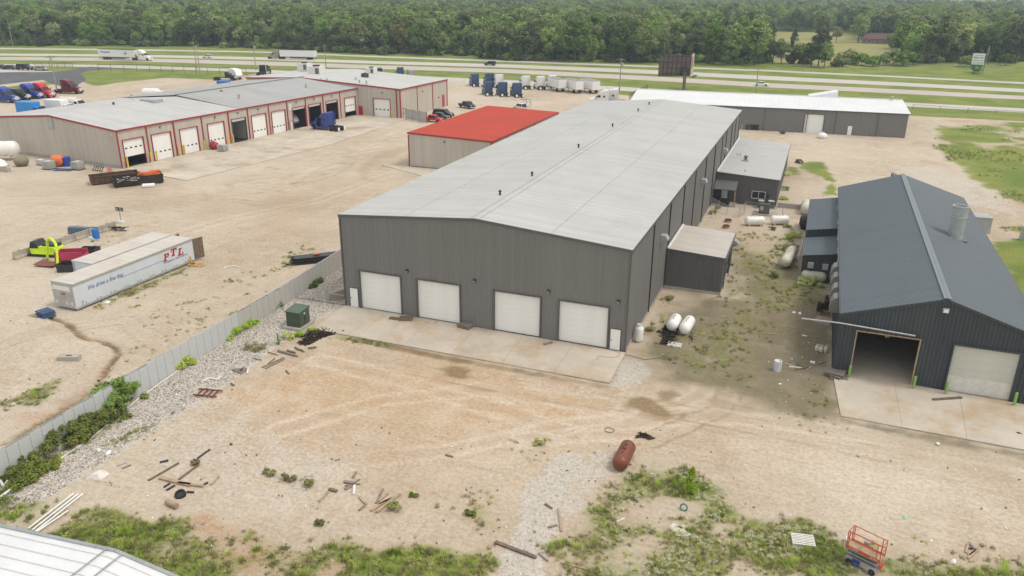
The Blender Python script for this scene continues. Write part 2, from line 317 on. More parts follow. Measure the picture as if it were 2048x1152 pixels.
REG = [  # channel, amount, softness (m), outline in photo positions
 (0, 1.0, 2.5, [(1870, 252), (1960, 247), (2048, 244), (2400, 262), (2400, 420), (2048, 408), (1985, 385), (1925, 352), (1878, 300)]),
 (0, .95, 1.5, [(1590, 325), (1650, 322), (1668, 352), (1685, 392), (1640, 393), (1655, 362), (1600, 338)]),
 (0, .9, 1.5, [(1568, 320), (1600, 340), (1606, 352), (1572, 352)]),
 (0, 1.0, 1.5, [(1975, 482), (2048, 476), (2300, 480), (2300, 800), (2048, 640), (2000, 560)]),
 (0, .9, 2.0, [(1990, 452), (2048, 448), (2200, 470), (2048, 470)]),
 (2, .7, 3.0, [(1875, 262), (1940, 255), (1960, 300), (1905, 320)]),
 # foreground band
 (0, .98, 2.2, [(-300, 1010), (0, 990), (60, 985), (150, 1000), (260, 1010), (330, 1025), (420, 1045), (560, 1075), (640, 1085), (780, 1085), (960, 1100), (1000, 1170), (900, 1330), (-400, 1330)]),
 (0, .72, 2.0, [(1120, 1080), (1170, 1000), (1240, 960), (1290, 925), (1440, 955), (1500, 1030), (1650, 1075), (1840, 1100), (2048, 1125), (2300, 1140), (2300, 1330), (1100, 1330)]),
 (0, .95, 1.0, [(1290, 960), (1350, 935), (1440, 960), (1475, 1020), (1440, 1060), (1330, 1050)]),
 (0, .95, 1.2, [(1180, 1100), (1290, 1080), (1420, 1110), (1480, 1200), (1150, 1200)]),
 (0, .85, 1.0, [(1530, 1035), (1600, 1030), (1700, 1080), (1760, 1152), (1600, 1180), (1480, 1130)]),
 (2, .62, 2.4, [(280, 1012), (450, 1025), (600, 1058), (720, 1078), (860, 1100), (900, 1200), (420, 1200), (300, 1090)]),
 (2, .70, 1.2, [(330, 1005), (420, 1018), (440, 1045), (330, 1040)]),
 (2, .45, 1.2, [(170, 960), (215, 965), (215, 990), (175, 985)]),
 (2, .45, 1.5, [(1850, 1095), (2048, 1105), (2200, 1200), (1900, 1180)]),
 (2, .55, 1.2, [(1770, 1080), (1830, 1080), (1840, 1120), (1780, 1125)]),
 (2, .5, .8, [(1330, 1085), (1360, 1085), (1360, 1140), (1325, 1140)]),
 # gravel
 (1, .95, .5, [(-60, 1000), (0, 966), (120, 890), (200, 838), (300, 776), (430, 692), (560, 616), (690, 530), (692, 585), (560, 690), (470, 760), (360, 830), (240, 905), (120, 985), (0, 1040)]),
 (1, .45, 1.6, [(200, 930), (420, 860), (480, 900), (420, 960), (330, 1000), (230, 1020)]),
 (1, .95, .8, [(1000, 1100), (1050, 980), (1120, 905), (1190, 900), (1140, 980), (1110, 1050), (1100, 1140), (1090, 1260), (980, 1260)]),
 (1, .6, .8, [(1010, 1090), (1080, 930), (1200, 895), (1270, 905), (1180, 1000), (1120, 1080)]),
 (1, .85, .6, [(1240, 715), (1290, 720), (1305, 745), (1285, 770), (1235, 775), (1222, 768)]),
 (1, .5, 1.0, [(1000, 755), (1225, 770), (1190, 800), (1060, 785)]),
 (1, .9, .5, [(632, 602), (668, 598), (690, 610), (640, 640), (625, 640)]),
 (1, .6, 1.5, [(1330, 610), (1420, 615), (1440, 650), (1340, 640), (1310, 660)]),
 (1, .5, 3, [(1820, 240), (2048, 260), (2048, 275), (1880, 270), (1900, 310), (1840, 300)]),
 (1, .6, 2, [(1770, 335), (1850, 330), (1960, 350), (2048, 395), (2048, 440), (1900, 400)]),
 (1, .5, 2, [(1985, 430), (2048, 420), (2048, 470), (1985, 470)]),
 (1, .52, 2.5, [(330, 830), (480, 765), (560, 860), (760, 905), (840, 1000), (560, 1045), (330, 1000), (220, 930)]),
 # wet, olive and dark soil
 (4, .97, 1.4, [(1560, 600), (1610, 590), (1665, 620), (1664, 742), (1680, 760), (1680, 835), (1620, 850), (1540, 820), (1505, 760), (1480, 700), (1500, 640)]),
 (4, 1.25, 1.5, [(1565, 590), (1665, 590), (1664, 745), (1610, 735), (1560, 700)]),
 (4, .70, 1.2, [(1440, 470), (1490, 480), (1500, 520), (1470, 570), (1470, 640), (1430, 650), (1455, 560)]),
 (4, .55, 2, [(1320, 640), (1440, 600), (1560, 620), (1520, 740), (1400, 800), (1270, 740)]),
 (4, .8, .6, [(1681, 836), (1860, 866), (2048, 905), (2200, 935), (2200, 955), (2048, 920), (1850, 885), (1690, 850)]),
 (5, -.9, .6, [(1560, 640), (1580, 640), (1580, 722), (1556, 722)]),
 (1, .75, .5, [(1562, 640), (1581, 645), (1580, 712), (1558, 716)]),
 (1, .6, .4, [(1530, 700), (1545, 700), (1535, 730), (1522, 730)]),
 (3, 1.0, .7, [(1258, 795), (1290, 792), (1320, 806), (1345, 826), (1385, 830), (1330, 838), (1290, 830), (1250, 812)]),
 (3, .7, .7, [(1310, 780), (1345, 778), (1365, 790), (1340, 806), (1318, 804)]),
 (3, .6, .7, [(1310, 752), (1335, 750), (1350, 764), (1330, 772)]),
 (3, .5, 1.0, [(1405, 790), (1470, 795), (1485, 812), (1430, 815)]),
 (3, .9, .6, [(885, 737), (915, 730), (945, 740), (935, 757), (895, 755)]),
 (3, .8, .5, [(700, 668), (780, 688), (860, 706), (950, 722), (945, 730), (850, 714), (760, 696)]),
 (0, .85, .4, [(655, 660), (720, 672), (790, 690), (780, 696), (700, 682), (650, 672)]),
 (6, 1.0, .35, [(622, 662), (650, 655), (680, 668), (650, 674), (618, 690), (602, 688), (612, 676)]),
 (6, .8, .3, [(1268, 868), (1300, 866), (1315, 874), (1308, 882), (1272, 878)]),
 (6, .9, .5, [(1322, 665), (1345, 645), (1362, 650), (1345, 690), (1328, 690)]),
 (6, .5, .7, [(1340, 690), (1400, 665), (1395, 690)]),
 (2, .9, .8, [(1495, 535), (1528, 530), (1532, 545), (1500, 550)]),
 (2, .45, 2, [(1455, 510), (1530, 520), (1530, 550), (1460, 545)]),
 (2, .4, 2, [(1560, 560), (1600, 570), (1590, 590), (1545, 585)]),
 (7, 1.0, 5, [(560, 720), (900, 690), (1200, 780), (1240, 860), (700, 870), (420, 800)]),
 (7, .6, 8, [(420, 800), (1000, 780), (1500, 830), (1300, 900), (900, 940), (560, 930)]),
 # weeds on the left yard and along the fence
 (0, .40, 2.5, [(300, 700), (420, 640), (560, 545), (620, 540), (640, 570), (420, 720), (330, 760)]),
 (0, .34, 2.5, [(230, 605), (380, 525), (470, 530), (560, 545), (520, 600), (400, 680), (300, 640)]),
 (0, .6, 1.0, [(180, 612), (300, 560), (390, 520), (400, 532), (300, 580), (190, 622)]),
 (0, .45, 1.2, [(590, 490), (640, 485), (650, 510), (560, 545), (540, 540)]),
 (0, .8, 1.2, [(0, 800), (60, 775), (125, 755), (128, 778), (80, 812), (0, 812)]),
 (0, .4, 1.2, [(200, 470), (250, 465), (245, 490), (190, 490)]),
 (2, .55, 1.2, [(0, 815), (70, 818), (130, 780), (200, 740), (235, 720), (230, 760), (120, 850), (0, 890)]),
 (2, .5, 1.0, [(130, 770), (160, 745), (240, 715), (300, 700), (250, 740), (180, 770)]),
 (3, .45, 1.5, [(110, 800), (180, 770), (200, 780), (110, 840)]),
 (0, .8, .8, [(0, 985), (100, 900), (180, 855), (250, 820), (260, 830), (200, 870), (120, 930), (60, 985)]),
 (0, .75, .8, [(210, 895), (260, 860), (330, 835), (350, 845), (290, 870), (235, 900)]),
 (0, .6, .8, [(330, 835), (390, 790), (400, 798), (350, 840)]),
 (0, .45, 1.0, [(470, 680), (530, 660), (550, 690), (500, 720)]),
 (0, .7, .8, [(560, 670), (640, 655), (640, 670), (600, 700), (565, 690)]),
 (0, .35, 2, [(440, 940), (620, 940), (640, 975), (480, 980)]),
 (0, .45, 1.5, [(1030, 880), (1090, 875), (1080, 930), (1040, 950)]),
 (0, .5, 1.5, [(900, 1000), (990, 990), (1000, 1060), (920, 1050)]),
 (0, .45, 1.5, [(1200, 945), (1320, 900), (1400, 930), (1330, 960), (1220, 990)]),
 # between the buildings on the right
 (0, .55, 1.5, [(1300, 640), (1340, 585), (1352, 590), (1330, 640), (1290, 690)]),
 (0, .45, 1.5, [(1470, 460), (1590, 470), (1600, 520), (1560, 560), (1480, 520)]),
 (0, .6, 1.0, [(1565, 460), (1605, 455), (1600, 485), (1570, 490)]),
 (0, .6, 1.0, [(1560, 565), (1655, 570), (1650, 590), (1570, 590)]),
 (0, .6, .8, [(1545, 540), (1560, 545), (1555, 600), (1540, 595)]),
 (0, .4, 1.0, [(1330, 690), (1420, 680), (1500, 700), (1500, 760), (1400, 720)]),
 (0, .45, 1.0, [(1450, 520), (1490, 510), (1500, 560), (1470, 600)]),
 (0, .3, 2, [(1440, 470), (1560, 480), (1560, 640), (1460, 640)]),
 (4, .95, 3.0, [(1440, 470), (1600, 540), (1660, 600), (1680, 850), (1480, 810), (1300, 770), (1262, 700), (1310, 650), (1345, 600), (1470, 590), (1450, 540)]),
 (0, .52, 2.5, [(1450, 480), (1600, 500), (1655, 600), (1560, 640), (1500, 760), (1380, 760), (1320, 690), (1440, 620)]),
 (0, .45, 1.5, [(1560, 770), (1690, 760), (1690, 850), (1600, 840)]),
 (4, .8, .5, [(700, 668), (950, 722), (1225, 772), (1222, 780), (950, 732), (700, 680)]),
 # the lot behind: tracks and stains
 (3, .4, 1.5, [(705, 340), (760, 300), (830, 285), (830, 300), (770, 320), (740, 350), (780, 370), (720, 362)]),
 (3, .32, 5, [(0, 350), (250, 360), (420, 400), (600, 380), (700, 300), (760, 300), (640, 430), (380, 440), (0, 400)]),
 (1, .35, 6, [(150, 180), (430, 165), (500, 155), (480, 170), (320, 190), (150, 215)]),
 (3, .3, 2, [(1680, 850), (2048, 910), (2048, 1000), (1800, 930)]),
 (5, .5, 3, [(520, 900), (740, 880), (760, 960), (560, 1010), (450, 990)]),
 (5, .5, 4, [(1500, 900), (1700, 880), (2048, 960), (2048, 1060), (1700, 1020)]),
 (2, .7, 4, [(2010, 140), (2048, 132), (2100, 140), (2048, 148)]),
 (2, .6, 3, [(1780, 121), (1900, 124), (2048, 126), (2048, 131), (1900, 130), (1780, 127)]),
]
A = np.zeros((8, len(X)))
s_y = sdf(X, Y, gp(YARD)); A[0] = np.clip(.5-s_y/3., 0, 1)
for ch, amt, soft, pts in REG:
    p = np.array(gp(pts)); sel = (X > p[:, 0].min()-soft*2) & (X < p[:, 0].max()+soft*2) & (Y > p[:, 1].min()-soft*2) & (Y < p[:, 1].max()+soft*2)
    if not sel.any(): continue
    wob = (fbm(X[sel], Y[sel], .9/soft, ch+3)-.5)*soft*1.6
    m = np.clip(.5+(sdf(X[sel], Y[sel], p)+wob)/(2*soft), 0, 1); m = m*m*(3-2*m)
    if amt > 0: A[ch][sel] = np.maximum(A[ch][sel], amt*m)
TRK = [[(2048, 985), (1750, 905), (1500, 850), (1300, 812), (1050, 790), (800, 730)], [(2048, 930), (1800, 880), (1600, 850), (1400, 830), (1150, 850), (900, 900), (600, 930)], [(1420, 600), (1440, 700), (1400, 790), (1250, 860), (1050, 880)], [(1500, 640), (1490, 740), (1440, 820), (1300, 880)], [(640, 720), (800, 760), (1000, 820), (1150, 870)], [(560, 860), (760, 800), (960, 780), (1200, 810)],
       [(0, 440), (250, 420), (480, 400), (660, 350), (760, 290), (840, 250), (900, 226)], [(0, 400), (300, 395), (560, 360), (700, 320), (800, 262)], [(60, 640), (250, 500), (450, 440), (640, 400), (800, 340)], [(0, 560), (120, 540), (330, 430), (560, 330)], [(160, 200), (300, 185), (470, 165)], [(900, 230), (1000, 210), (1150, 196)], [(920, 205), (1050, 198), (1190, 205)], [(1500, 280), (1650, 285), (1780, 300), (1960, 330)], [(1500, 300), (1640, 300), (1800, 330), (2048, 400)], [(0, 700), (80, 670), (250, 640), (330, 700)]]
for ti, pl in enumerate(TRK):
    q = gp(pl); rr_ = np.full(len(X), 99.)
    for (ax, ay), (bx, by) in zip(q, q[1:]):
        ex, ey = bx-ax, by-ay; m_ = (np.minimum(ax, bx)-6 < X) & (X < max(ax, bx)+6) & (min(ay, by)-6 < Y) & (Y < max(ay, by)+6)
        t = np.clip(((X[m_]-ax)*ex+(Y[m_]-ay)*ey)/(ex*ex+ey*ey), 0, 1); rr_[m_] = np.minimum(rr_[m_], np.hypot(X[m_]-ax-t*ex, Y[m_]-ay-t*ey))
    rr_ += (fbm(X, Y, .15, 20+ti)-.5)*1.2; lane = np.clip(1-np.abs(np.abs(rr_)-1.0)/.36, 0, 1)*(.45+.6*fbm(X, Y, .12, 60+ti)); A[5 if ti % 3 else 3] = np.maximum(A[5 if ti % 3 else 3], lane*(1.0 if ti % 3 else .7)*(s_y > 0)); A[3] = np.maximum(A[3], np.clip(1-np.abs(rr_)/.6, 0, 1)*.34*(s_y > 0))
fld = np.clip(.5+sdf(X, Y, gp(FIELD))/12, 0, 1)
A[5] = np.maximum(A[5], np.where(s_y < 0, fld*.9, 0))
# relief: soft unevenness, the washed-out gully beside the fence, tyre-pressed lanes, distant hills
pat = np.clip(s_y/4, 0, 1)*(Y < 62); A[0] = np.clip(A[0]*(1-pat*(1-np.clip(fbm(X, Y, .30, 90)*2.4-.15, .42, 1.1))), 0, 1)
mea = (X > 20)*(Y > 100)*np.clip(s_y/3, 0, 1); A[0] *= 1-mea*np.clip(1.25-2.9*fbm(X, Y, .11, 91), 0, .5); A[2] = np.maximum(A[2], mea*np.clip(2.6*fbm(X, Y, .09, 93)-1.35, 0, .6))
yard = np.clip(s_y/4, 0, 1)
Z = yard*((fbm(X, Y, .22, 5)-.5)*.09+(fbm(X, Y, 1.1, 8)-.5)*.025*(Y < 112))
Z += A[0]*yard*(fbm(X, Y, .8, 12)-.3)*.10*(Y < 112)
GULLY = gp([(60, 628), (100, 634), (135, 648), (155, 668), (165, 678), (200, 682), (228, 692), (238, 705), (215, 735), (195, 765), (160, 800), (90, 840), (10, 885)])
gd = np.full(len(X), 99.)
for (ax, ay), (bx, by) in zip(GULLY, GULLY[1:]):
    ex, ey = bx-ax, by-ay; t = np.clip(((X-ax)*ex+(Y-ay)*ey)/(ex*ex+ey*ey), 0, 1); gd = np.minimum(gd, np.hypot(X-ax-t*ex, Y-ay-t*ey))
gw = .18+.34*fbm(X, Y, .8, 3)
Z -= .48*np.clip(1.1-gd/gw, 0, 1); A[2] = np.maximum(A[2], np.clip(1.35-gd/(gw*1.7), 0, 1)*(.25+.75*fbm(X, Y, .6, 44))); A[4] = np.maximum(A[4], np.clip(1.2-gd/gw, 0, 1)*(.85+.7*fbm(X, Y, .9, 47)))
hm = np.array([math.hypot(0, 0)])
mx, my = G(60, 700); Z += .5*np.exp(-(((X-mx)/5)**2+((Y-my)/4)**2))
mx, my = G(2046, 139); Z += 3.2*np.exp(-(((X-mx)/5)**2+((Y-my)/5)**2)); 
dist = np.hypot(X, Y); Z += np.clip((dist-1300)/1800, 0, 1)**2*70*(.4+fbm(X, Y, .0012, 4))
pad = (X > -44.9) & (X < -13) & (Y > 58) & (Y < 160)
def near_flat(x, y): return
nx, ny = len(gx), len(gy)
idx = (np.arange(ny-1)[:, None]*nx+np.arange(nx-1)[None, :]).ravel()
gf = np.stack([idx, idx+1, idx+nx+1, idx+nx], 1)
k = NT('yard_ground'); g = k.new('ShaderNodeNewGeometry'); P = g.outputs['Position']
def att(n):
    a = k.new('ShaderNodeAttribute', attribute_name=n); s = k.new('ShaderNodeSeparateColor'); k.l(a.outputs['Color'], s.inputs[0]); return s.outputs
ma, mb, mc = att('mask_a'), att('mask_b'), att('mask_c')
nL = k.noise(P, .055, 4, .55); nM = k.noise(P, .42, 5, .6); nF = k.noise(P, 3.2, 5, .65); nG = k.noise(P, 17, 3, .7)
trk = k.noise(k.mapv(P, (.10, .9, 1), R(-22)), 1.1, 4, .6, .6); trk2 = k.noise(k.mapv(P, (.8, .10, 1), R(14)), 1.0, 4, .6, .5)
col = k.mix(k.step(nL, .35, .65), (.445, .366, .275), (.522, .448, .356))
col = k.mix(k.math('MULTIPLY', mc[1], .9), col, k.mix(nM, (.475, .335, .21), (.55, .41, .28)))
col = k.mix(k.math('MULTIPLY', k.step(nM, .4, .72), .62), col, (.60, .515, .41))
col = k.mix(k.math('MULTIPLY', k.step(trk, .50, .74), .48), col, (.40, .295, .20))
col = k.mix(k.math('MULTIPLY', k.step(trk2, .52, .72), .32), col, (.62, .53, .43))
col = k.mix(k.math('MULTIPLY', mb[2], k.step(nF, .2, .8, .6, 1.0)), col, (.66, .58, .48))
nH = k.noise(P, .016, 5, .6, .5); col = k.mix(k.math('MULTIPLY', k.step(nH, .5, .64), .5), col, (.57, .505, .425)); col = k.mix(k.math('MULTIPLY', k.step(nH, .47, .33), .45), col, (.40, .30, .195))
def over(col, m, c1, c2, n, br=.9, lo=.38, hi=.62):
    f = k.step(k.math('ADD', m, k.math('MULTIPLY', k.math('SUBTRACT', n, .5), br)), lo, hi)
    return k.mix(f, col, k.mix(nG, c1, c2))
nC = k.math('ADD', k.math('MULTIPLY', nM, .45), k.math('MULTIPLY', nF, .55))
col = over(col, k.math('MULTIPLY', ma[2], .8), (.36, .20, .10), (.50, .31, .18), nC, 1.0)
col = over(col, k.math('MULTIPLY', ma[1], .92), (.42, .385, .34), (.64, .60, .54), nC, 1.25, .36, .72)
col = k.mix(k.math('MULTIPLY', k.math('MULTIPLY', ma[1], .6), k.step(k.noise(P, 5.5, 2, .8), .58, .68)), col, (.28, .25, .22))
col = k.mix(k.step(k.math('ADD', mb[1], k.math('MULTIPLY', k.math('SUBTRACT', nC, .5), 2.4)), .1, 1.15, 0, .86), col, k.mix(nF, (.085, .075, .038), (.20, .17, .098)))
col = k.mix(k.step(k.math('ADD', mb[0], k.math('MULTIPLY', k.math('SUBTRACT', nC, .5), .8)), .15, .85, 0, .82), col, k.mix(nF, (.20, .135, .065), (.27, .19, .10)))
gcol = k.mix(k.step(k.noise(P, .09, 4, .6), .35, .65), k.mix(nF, (.10, .16, .028), (.175, .235, .05)), k.mix(nF, (.175, .22, .042), (.29, .30, .085)))
fsel = k.math('MULTIPLY', mb[2], ma[0])
gcol = k.mix(fsel, gcol, k.mix(nL, (.25, .25, .09), (.38, .34, .16)))
# breakup: patchy weeds where sparse, closed turf where dense
gfac = k.step(k.math('ADD', ma[0], k.math('MULTIPLY', k.math('SUBTRACT', nC, .5), 1.9)), .40, .95)
col = k.mix(gfac, col, gcol)
col = k.mix(k.step(k.math('ADD', mc[0], k.math('MULTIPLY', k.math('SUBTRACT', nF, .5), 1.0)), .4, .6), col, k.mix(nG, (.018, .014, .011), (.06, .045, .035)))
vor = k.new('ShaderNodeTexVoronoi'); k.l(P, vor.inputs['Vector']); vor.inputs['Scale'].default_value = 1.7
col = k.mix(k.math('MULTIPLY', k.step(vor.outputs['Distance'], .05, .10, 1, 0), k.step(nM, .45, .6)), col, (.11, .085, .06))
vor2 = k.new('ShaderNodeTexVoronoi'); k.l(P, vor2.inputs['Vector']); vor2.inputs['Scale'].default_value = 3.1
col = k.mix(k.math('MULTIPLY', k.step(vor2.outputs['Distance'], .06, .12, .8, 0), k.step(nM, .4, .6)), col, (.68, .62, .55))
col = k.mix(.75, col, k.mix(k.step(nG, .3, .7), (.76, .75, .74), (1.2, 1.2, 1.2)), 'MULTIPLY')
col = k.mix(.75, col, k.mix(k.step(nF, .3, .7), (.80, .79, .77), (1.16, 1.16, 1.16)), 'MULTIPLY')
nW = k.noise(k.mapv(P, (.55, 1.5, 1), R(-25)), 1.3, 5, .7, 1.2)
col = k.mix(k.math('MULTIPLY', k.step(nW, .54, .66), .3), col, k.mix(1.0, col, (1.22, 1.2, 1.18), 'MULTIPLY'))
col = k.mix(k.math('MULTIPLY', k.step(nW, .46, .34), .35), col, k.mix(1.0, col, (.82, .80, .76), 'MULTIPLY'))
k.l(col, k.b.inputs['Base Color']); k.b.inputs['Roughness'].default_value = .95; k.b.inputs['Specular IOR Level'].default_value = .15
k.bump(k.math('ADD', nF, k.math('MULTIPLY', nG, .6)), .8, .08)
me = frompoly(np.stack([X, Y, Z], 1), gf, 'ground', k.m, True)
for nm, ch in (('mask_a', (0, 1, 2)), ('mask_b', (3, 4, 5)), ('mask_c', (6, 7, 7))):
    at = me.attributes.new(nm, 'FLOAT_COLOR', 'POINT'); c = np.ones((len(X), 4), np.float32)
    for i, q in enumerate(ch): c[:, i] = A[q]
    at.data.foreach_set('color', c.ravel())
tag(link('ground', me), kind='structure')
from bisect import bisect
def lookup(arr, x, y):                                   # nearest grid value
    i = np.clip(np.searchsorted(gx, x), 1, nx-1); j = np.clip(np.searchsorted(gy, y), 1, ny-1)
    return arr.reshape(ny, nx)[j, i]
def gz(x, y): return float(lookup(Z, np.array([x]), np.array([y]))[0])

# ------------------------------------------------------------------ roads, lots, aprons
def strip(name, m, near, far, z, sub=6):
    n, f = gp(near), gp(far); d0 = lambda p, q, e: (p[0]+(p[0]-q[0])*e, p[1]+(p[1]-q[1])*e)
    n = [d0(n[0], n[1], 3.0)]+n+[d0(n[-1], n[-2], 6.0)]; f = [d0(f[0], f[1], 3.0)]+f+[d0(f[-1], f[-2], 6.0)]
    v = []; fs = []
    for i, (a, b) in enumerate(zip(n, f)): v += [(a[0], a[1], z), (b[0], b[1], z)]
    for i in range(len(n)-1): fs.append((2*i, 2*i+2, 2*i+3, 2*i+1))
    return tag(MB().add(v, fs).build(name, m), kind='structure'), n, f
def line_on(name, n, f, ts, z, m, w=.16):
    b = MB()
    for t in ts:
        pts = [(p[0]+(q[0]-p[0])*t, p[1]+(q[1]-p[1])*t) for p, q in zip(n, f)]
        for a, c in zip(pts, pts[1:]):
            dx, dy = c[0]-a[0], c[1]-a[1]; L = math.hypot(dx, dy); ox, oy = -dy/L*w/2, dx/L*w/2
            b.add([(a[0]-ox, a[1]-oy, z), (c[0]-ox, c[1]-oy, z), (c[0]+ox, c[1]+oy, z), (a[0]+ox, a[1]+oy, z)], [(0, 1, 2, 3)])
    tag(b.build(name, m), kind='structure')
M_lineW = mat('white_line', (.66, .65, .6), .8); M_lineY = mat('yellow_line', (.55, .42, .1), .8)
_, a_, b_ = strip('far_frontage_road', M_road, [(0, 98.4), (256, 101), (512, 105), (768, 115.4), (1024, 124.6), (1280, 133.5), (1536, 143), (1792, 155), (2048, 168)], [(0, 96), (256, 98.3), (512, 102.4), (768, 112.4), (1024, 121.4), (1280, 130.6), (1536, 140), (1792, 152), (2048, 165)], .02)
_, a_, b_ = strip('westbound_road', M_road, [(0, 111.3), (256, 113.5), (512, 119.6), (768, 128), (1024, 135.6), (1280, 146.5), (1536, 160), (1792, 171.5), (2048, 185)], [(0, 107), (256, 109), (512, 114.2), (768, 122.5), (1024, 129), (1280, 139), (1536, 152), (1792, 164.5), (2048, 178)], .02)
line_on('westbound_lines', a_, b_, (.12, .88), .026, M_lineW)
_, a_, b_ = strip('eastbound_road', M_road2, [(0, 120), (256, 122.5), (512, 130), (768, 138.3), (1024, 146.5), (1280, 160), (1536, 175), (1792, 187), (2048, 199.5)], [(0, 114), (256, 116), (512, 122.5), (768, 131), (1024, 139), (1280, 151.5), (1536, 166.3), (1792, 178.5), (2048, 192)], .02)
line_on('eastbound_lines', a_, b_, (.12, .88), .026, M_lineW)
strip('near_frontage_road', M_road, [(0, 131.5), (140, 133), (256, 136.5), (512, 144.3), (768, 156), (1024, 168), (1280, 184), (1536, 199), (1792, 212), (2048, 225)], [(0, 128), (140, 129), (256, 131), (512, 139), (768, 149), (1024, 160.5), (1280, 176), (1536, 191), (1792, 204), (2048, 217)], .02)
def flat(name, m, pts, z, kind='structure'):
    p = gp(pts); return tag(MB().add([(x, y, z) for x, y in p], [tuple(range(len(p)))]).build(name, m), kind=kind)
flat('asphalt_lot', M_asph, [(-200, 172), (0, 169.5), (85, 160), (94, 163), (105, 168), (120, 172.5), (155, 170), (172, 161), (168, 153), (160, 147), (170, 143), (215, 137.5), (260, 137), (180, 133.5), (160, 136.5), (140, 140.5), (95, 144), (0, 145), (-200, 147)], .03)
flat('parking_strip', M_road, [(-200, 146), (0, 144.5), (60, 144), (72, 142), (60, 138), (0, 134), (-200, 134)], .045)
def apron(name, m, quad, z, nu, nv, gap=.03):            # slab panels, each its own object, over a slightly darker bed
    p = gp(quad); P2 = lambda u, v: tuple((p[0][i]*(1-u)+p[1][i]*u)*(1-v)+(p[3][i]*(1-u)+p[2][i]*u)*v for i in (0, 1))
    root = tag(MB().add([(x, y, -.05) for x, y in p]+[(x, y, z-.03) for x, y in p], [(4, 5, 6, 7), (0, 1, 5, 4), (1, 2, 6, 5), (2, 3, 7, 6), (3, 0, 4, 7)]).build(name, M_conc2), kind='structure')
    for i in range(nu):
        for j in range(nv):
            cs = [P2(i/nu, j/nv), P2((i+1)/nu, j/nv), P2((i+1)/nu, (j+1)/nv), P2(i/nu, (j+1)/nv)]
            cx = sum(c[0] for c in cs)/4; cy = sum(c[1] for c in cs)/4; q = []
            for c in cs:
                d = math.hypot(c[0]-cx, c[1]-cy); s = 1-gap*.7/d; q.append((cx+(c[0]-cx)*s, cy+(c[1]-cy)*s))
            dz = random.uniform(-.004, .004)
            MB().add([(x, y, z-.06) for x, y in q]+[(x, y, z+dz) for x, y in q], [(4, 5, 6, 7), (0, 1, 5, 4), (1, 2, 6, 5), (2, 3, 7, 6), (3, 0, 4, 7)]).build('slab_panel', m, root)
    return root
apron('front_apron', M_conc, [(627, 660), (1219, 768), (1251, 707), (691, 611.5)], .12, 6, 1)
apron('garage_apron', M_conc, [(1681, 834), (2070, 906), (2056, 813), (1664, 743)], .12, 3, 1)
apron('shop_apron', M_concyard, [(372, 362), (660, 290), (718, 228.5), (250, 338)], .10, 8, 2, .05)
apron('cross_apron', M_concyard, [(660, 290), (810, 240), (803, 236.5), (718, 228.5)], .10, 3, 1, .05)
apron('red_apron', M_concyard, [(762, 330), (910, 370), (935, 340), (820, 333.5)], .08, 3, 1, .05)

# ------------------------------------------------------------------ building kit
def ribwall(mb, p0, p1, nrm, top, ops=(), sp=.305, d=.035, z0=0.0, mi=0):
    p0, p1, nrm = Vector((*p0, 0)), Vector((*p1, 0)), Vector((*nrm, 0)).normalized(); L = (p1-p0).length; u = (p1-p0)/L
    kp = []; s = 0
    while s < L:
        kp += [(s, 0), (s+sp*.42, 0), (s+sp*.54, 1), (s+sp*.86, 1)]; s += sp
    kp = [q for q in kp if q[0] <= L]; ss = [q[0] for q in kp]; os_ = [q[1] for q in kp]
    off = lambda s: float(np.interp(s, ss, os_))*d
    br = sorted(set([round(q, 4) for q in ss]+[0.0, round(L, 4)]+[round(min(max(q, 0), L), 4) for o in ops for q in o[:2]]+[round(q, 4) for q in getattr(top, 'brk', [])]))
    vs = []; fs = []
    for a, b in zip(br, br[1:]):
        if b-a < 1e-4: continue
        mid = (a+b)/2; segs = [[z0, None]]
        for o in sorted([o for o in ops if o[0] < mid < o[1]], key=lambda o: o[2]):
            segs[-1][1] = o[2]; segs.append([o[3], None])
        A_, B_ = p0+u*a+nrm*off(a), p0+u*b+nrm*off(b)
        for lo, hi in segs:
            ta, tb = (top(a), top(b)) if hi is None else (hi, hi)
            if tb-lo < .01 and ta-lo < .01: continue
            k = len(vs); vs += [(A_.x, A_.y, lo), (B_.x, B_.y, lo), (B_.x, B_.y, tb), (A_.x, A_.y, ta)]; fs.append((k, k+1, k+2, k+3))
    return mb.add(vs, fs, mi)
def flat_top(h): return lambda s: h
def lin_top(a, b, L): return lambda s: a+(b-a)*s/L
def gable(h, hr, L, pk):
    f = lambda s: h+(hr-h)*(s/pk if s < pk else (L-s)/(L-pk)); f.brk = [pk]; return f
def ribroof(mb, prof, y0, y1, sp=.305, d=.04, mi=0):     # prof: (x, z) across, ribs run with the slope
    ys = []; s = y0
    while s < y1:
        for q, o in ((0, 0), (.45, 0), (.56, 1), (.86, 1)):
            if s+sp*q <= y1: ys.append((s+sp*q, o))
        s += sp
    ys.append((y1, 0)); vs = []; n = len(prof)
    for y, o in ys: vs += [(x, y, z+o*d) for x, z in prof]
    fs = [(i*n+j, i*n+j+1, (i+1)*n+j+1, (i+1)*n+j) for i in range(len(ys)-1) for j in range(n-1)]
    k = len(vs); vs += [(x, y, z-.12) for y in (y0, y1) for x, z in prof]
    fs += [(k+j, k+j+1, k+n+j+1, k+n+j) for j in range(n-1)]
    return mb.add(vs, fs, mi)
def xwall(root, name, m, x, y0, y1, sgn, top, ops=(), **k):
    b = MB(); ribwall(b, (x, y0), (x, y1), (sgn, 0), top, ops, **k); return b.build(name, m, root)
def ywall(root, name, m, y, x0, x1, sgn, top, ops=(), **k):
    b = MB(); ribwall(b, (x0, y), (x1, y), (0, sgn), top, ops, **k); return b.build(name, m, root)
SEC = {}
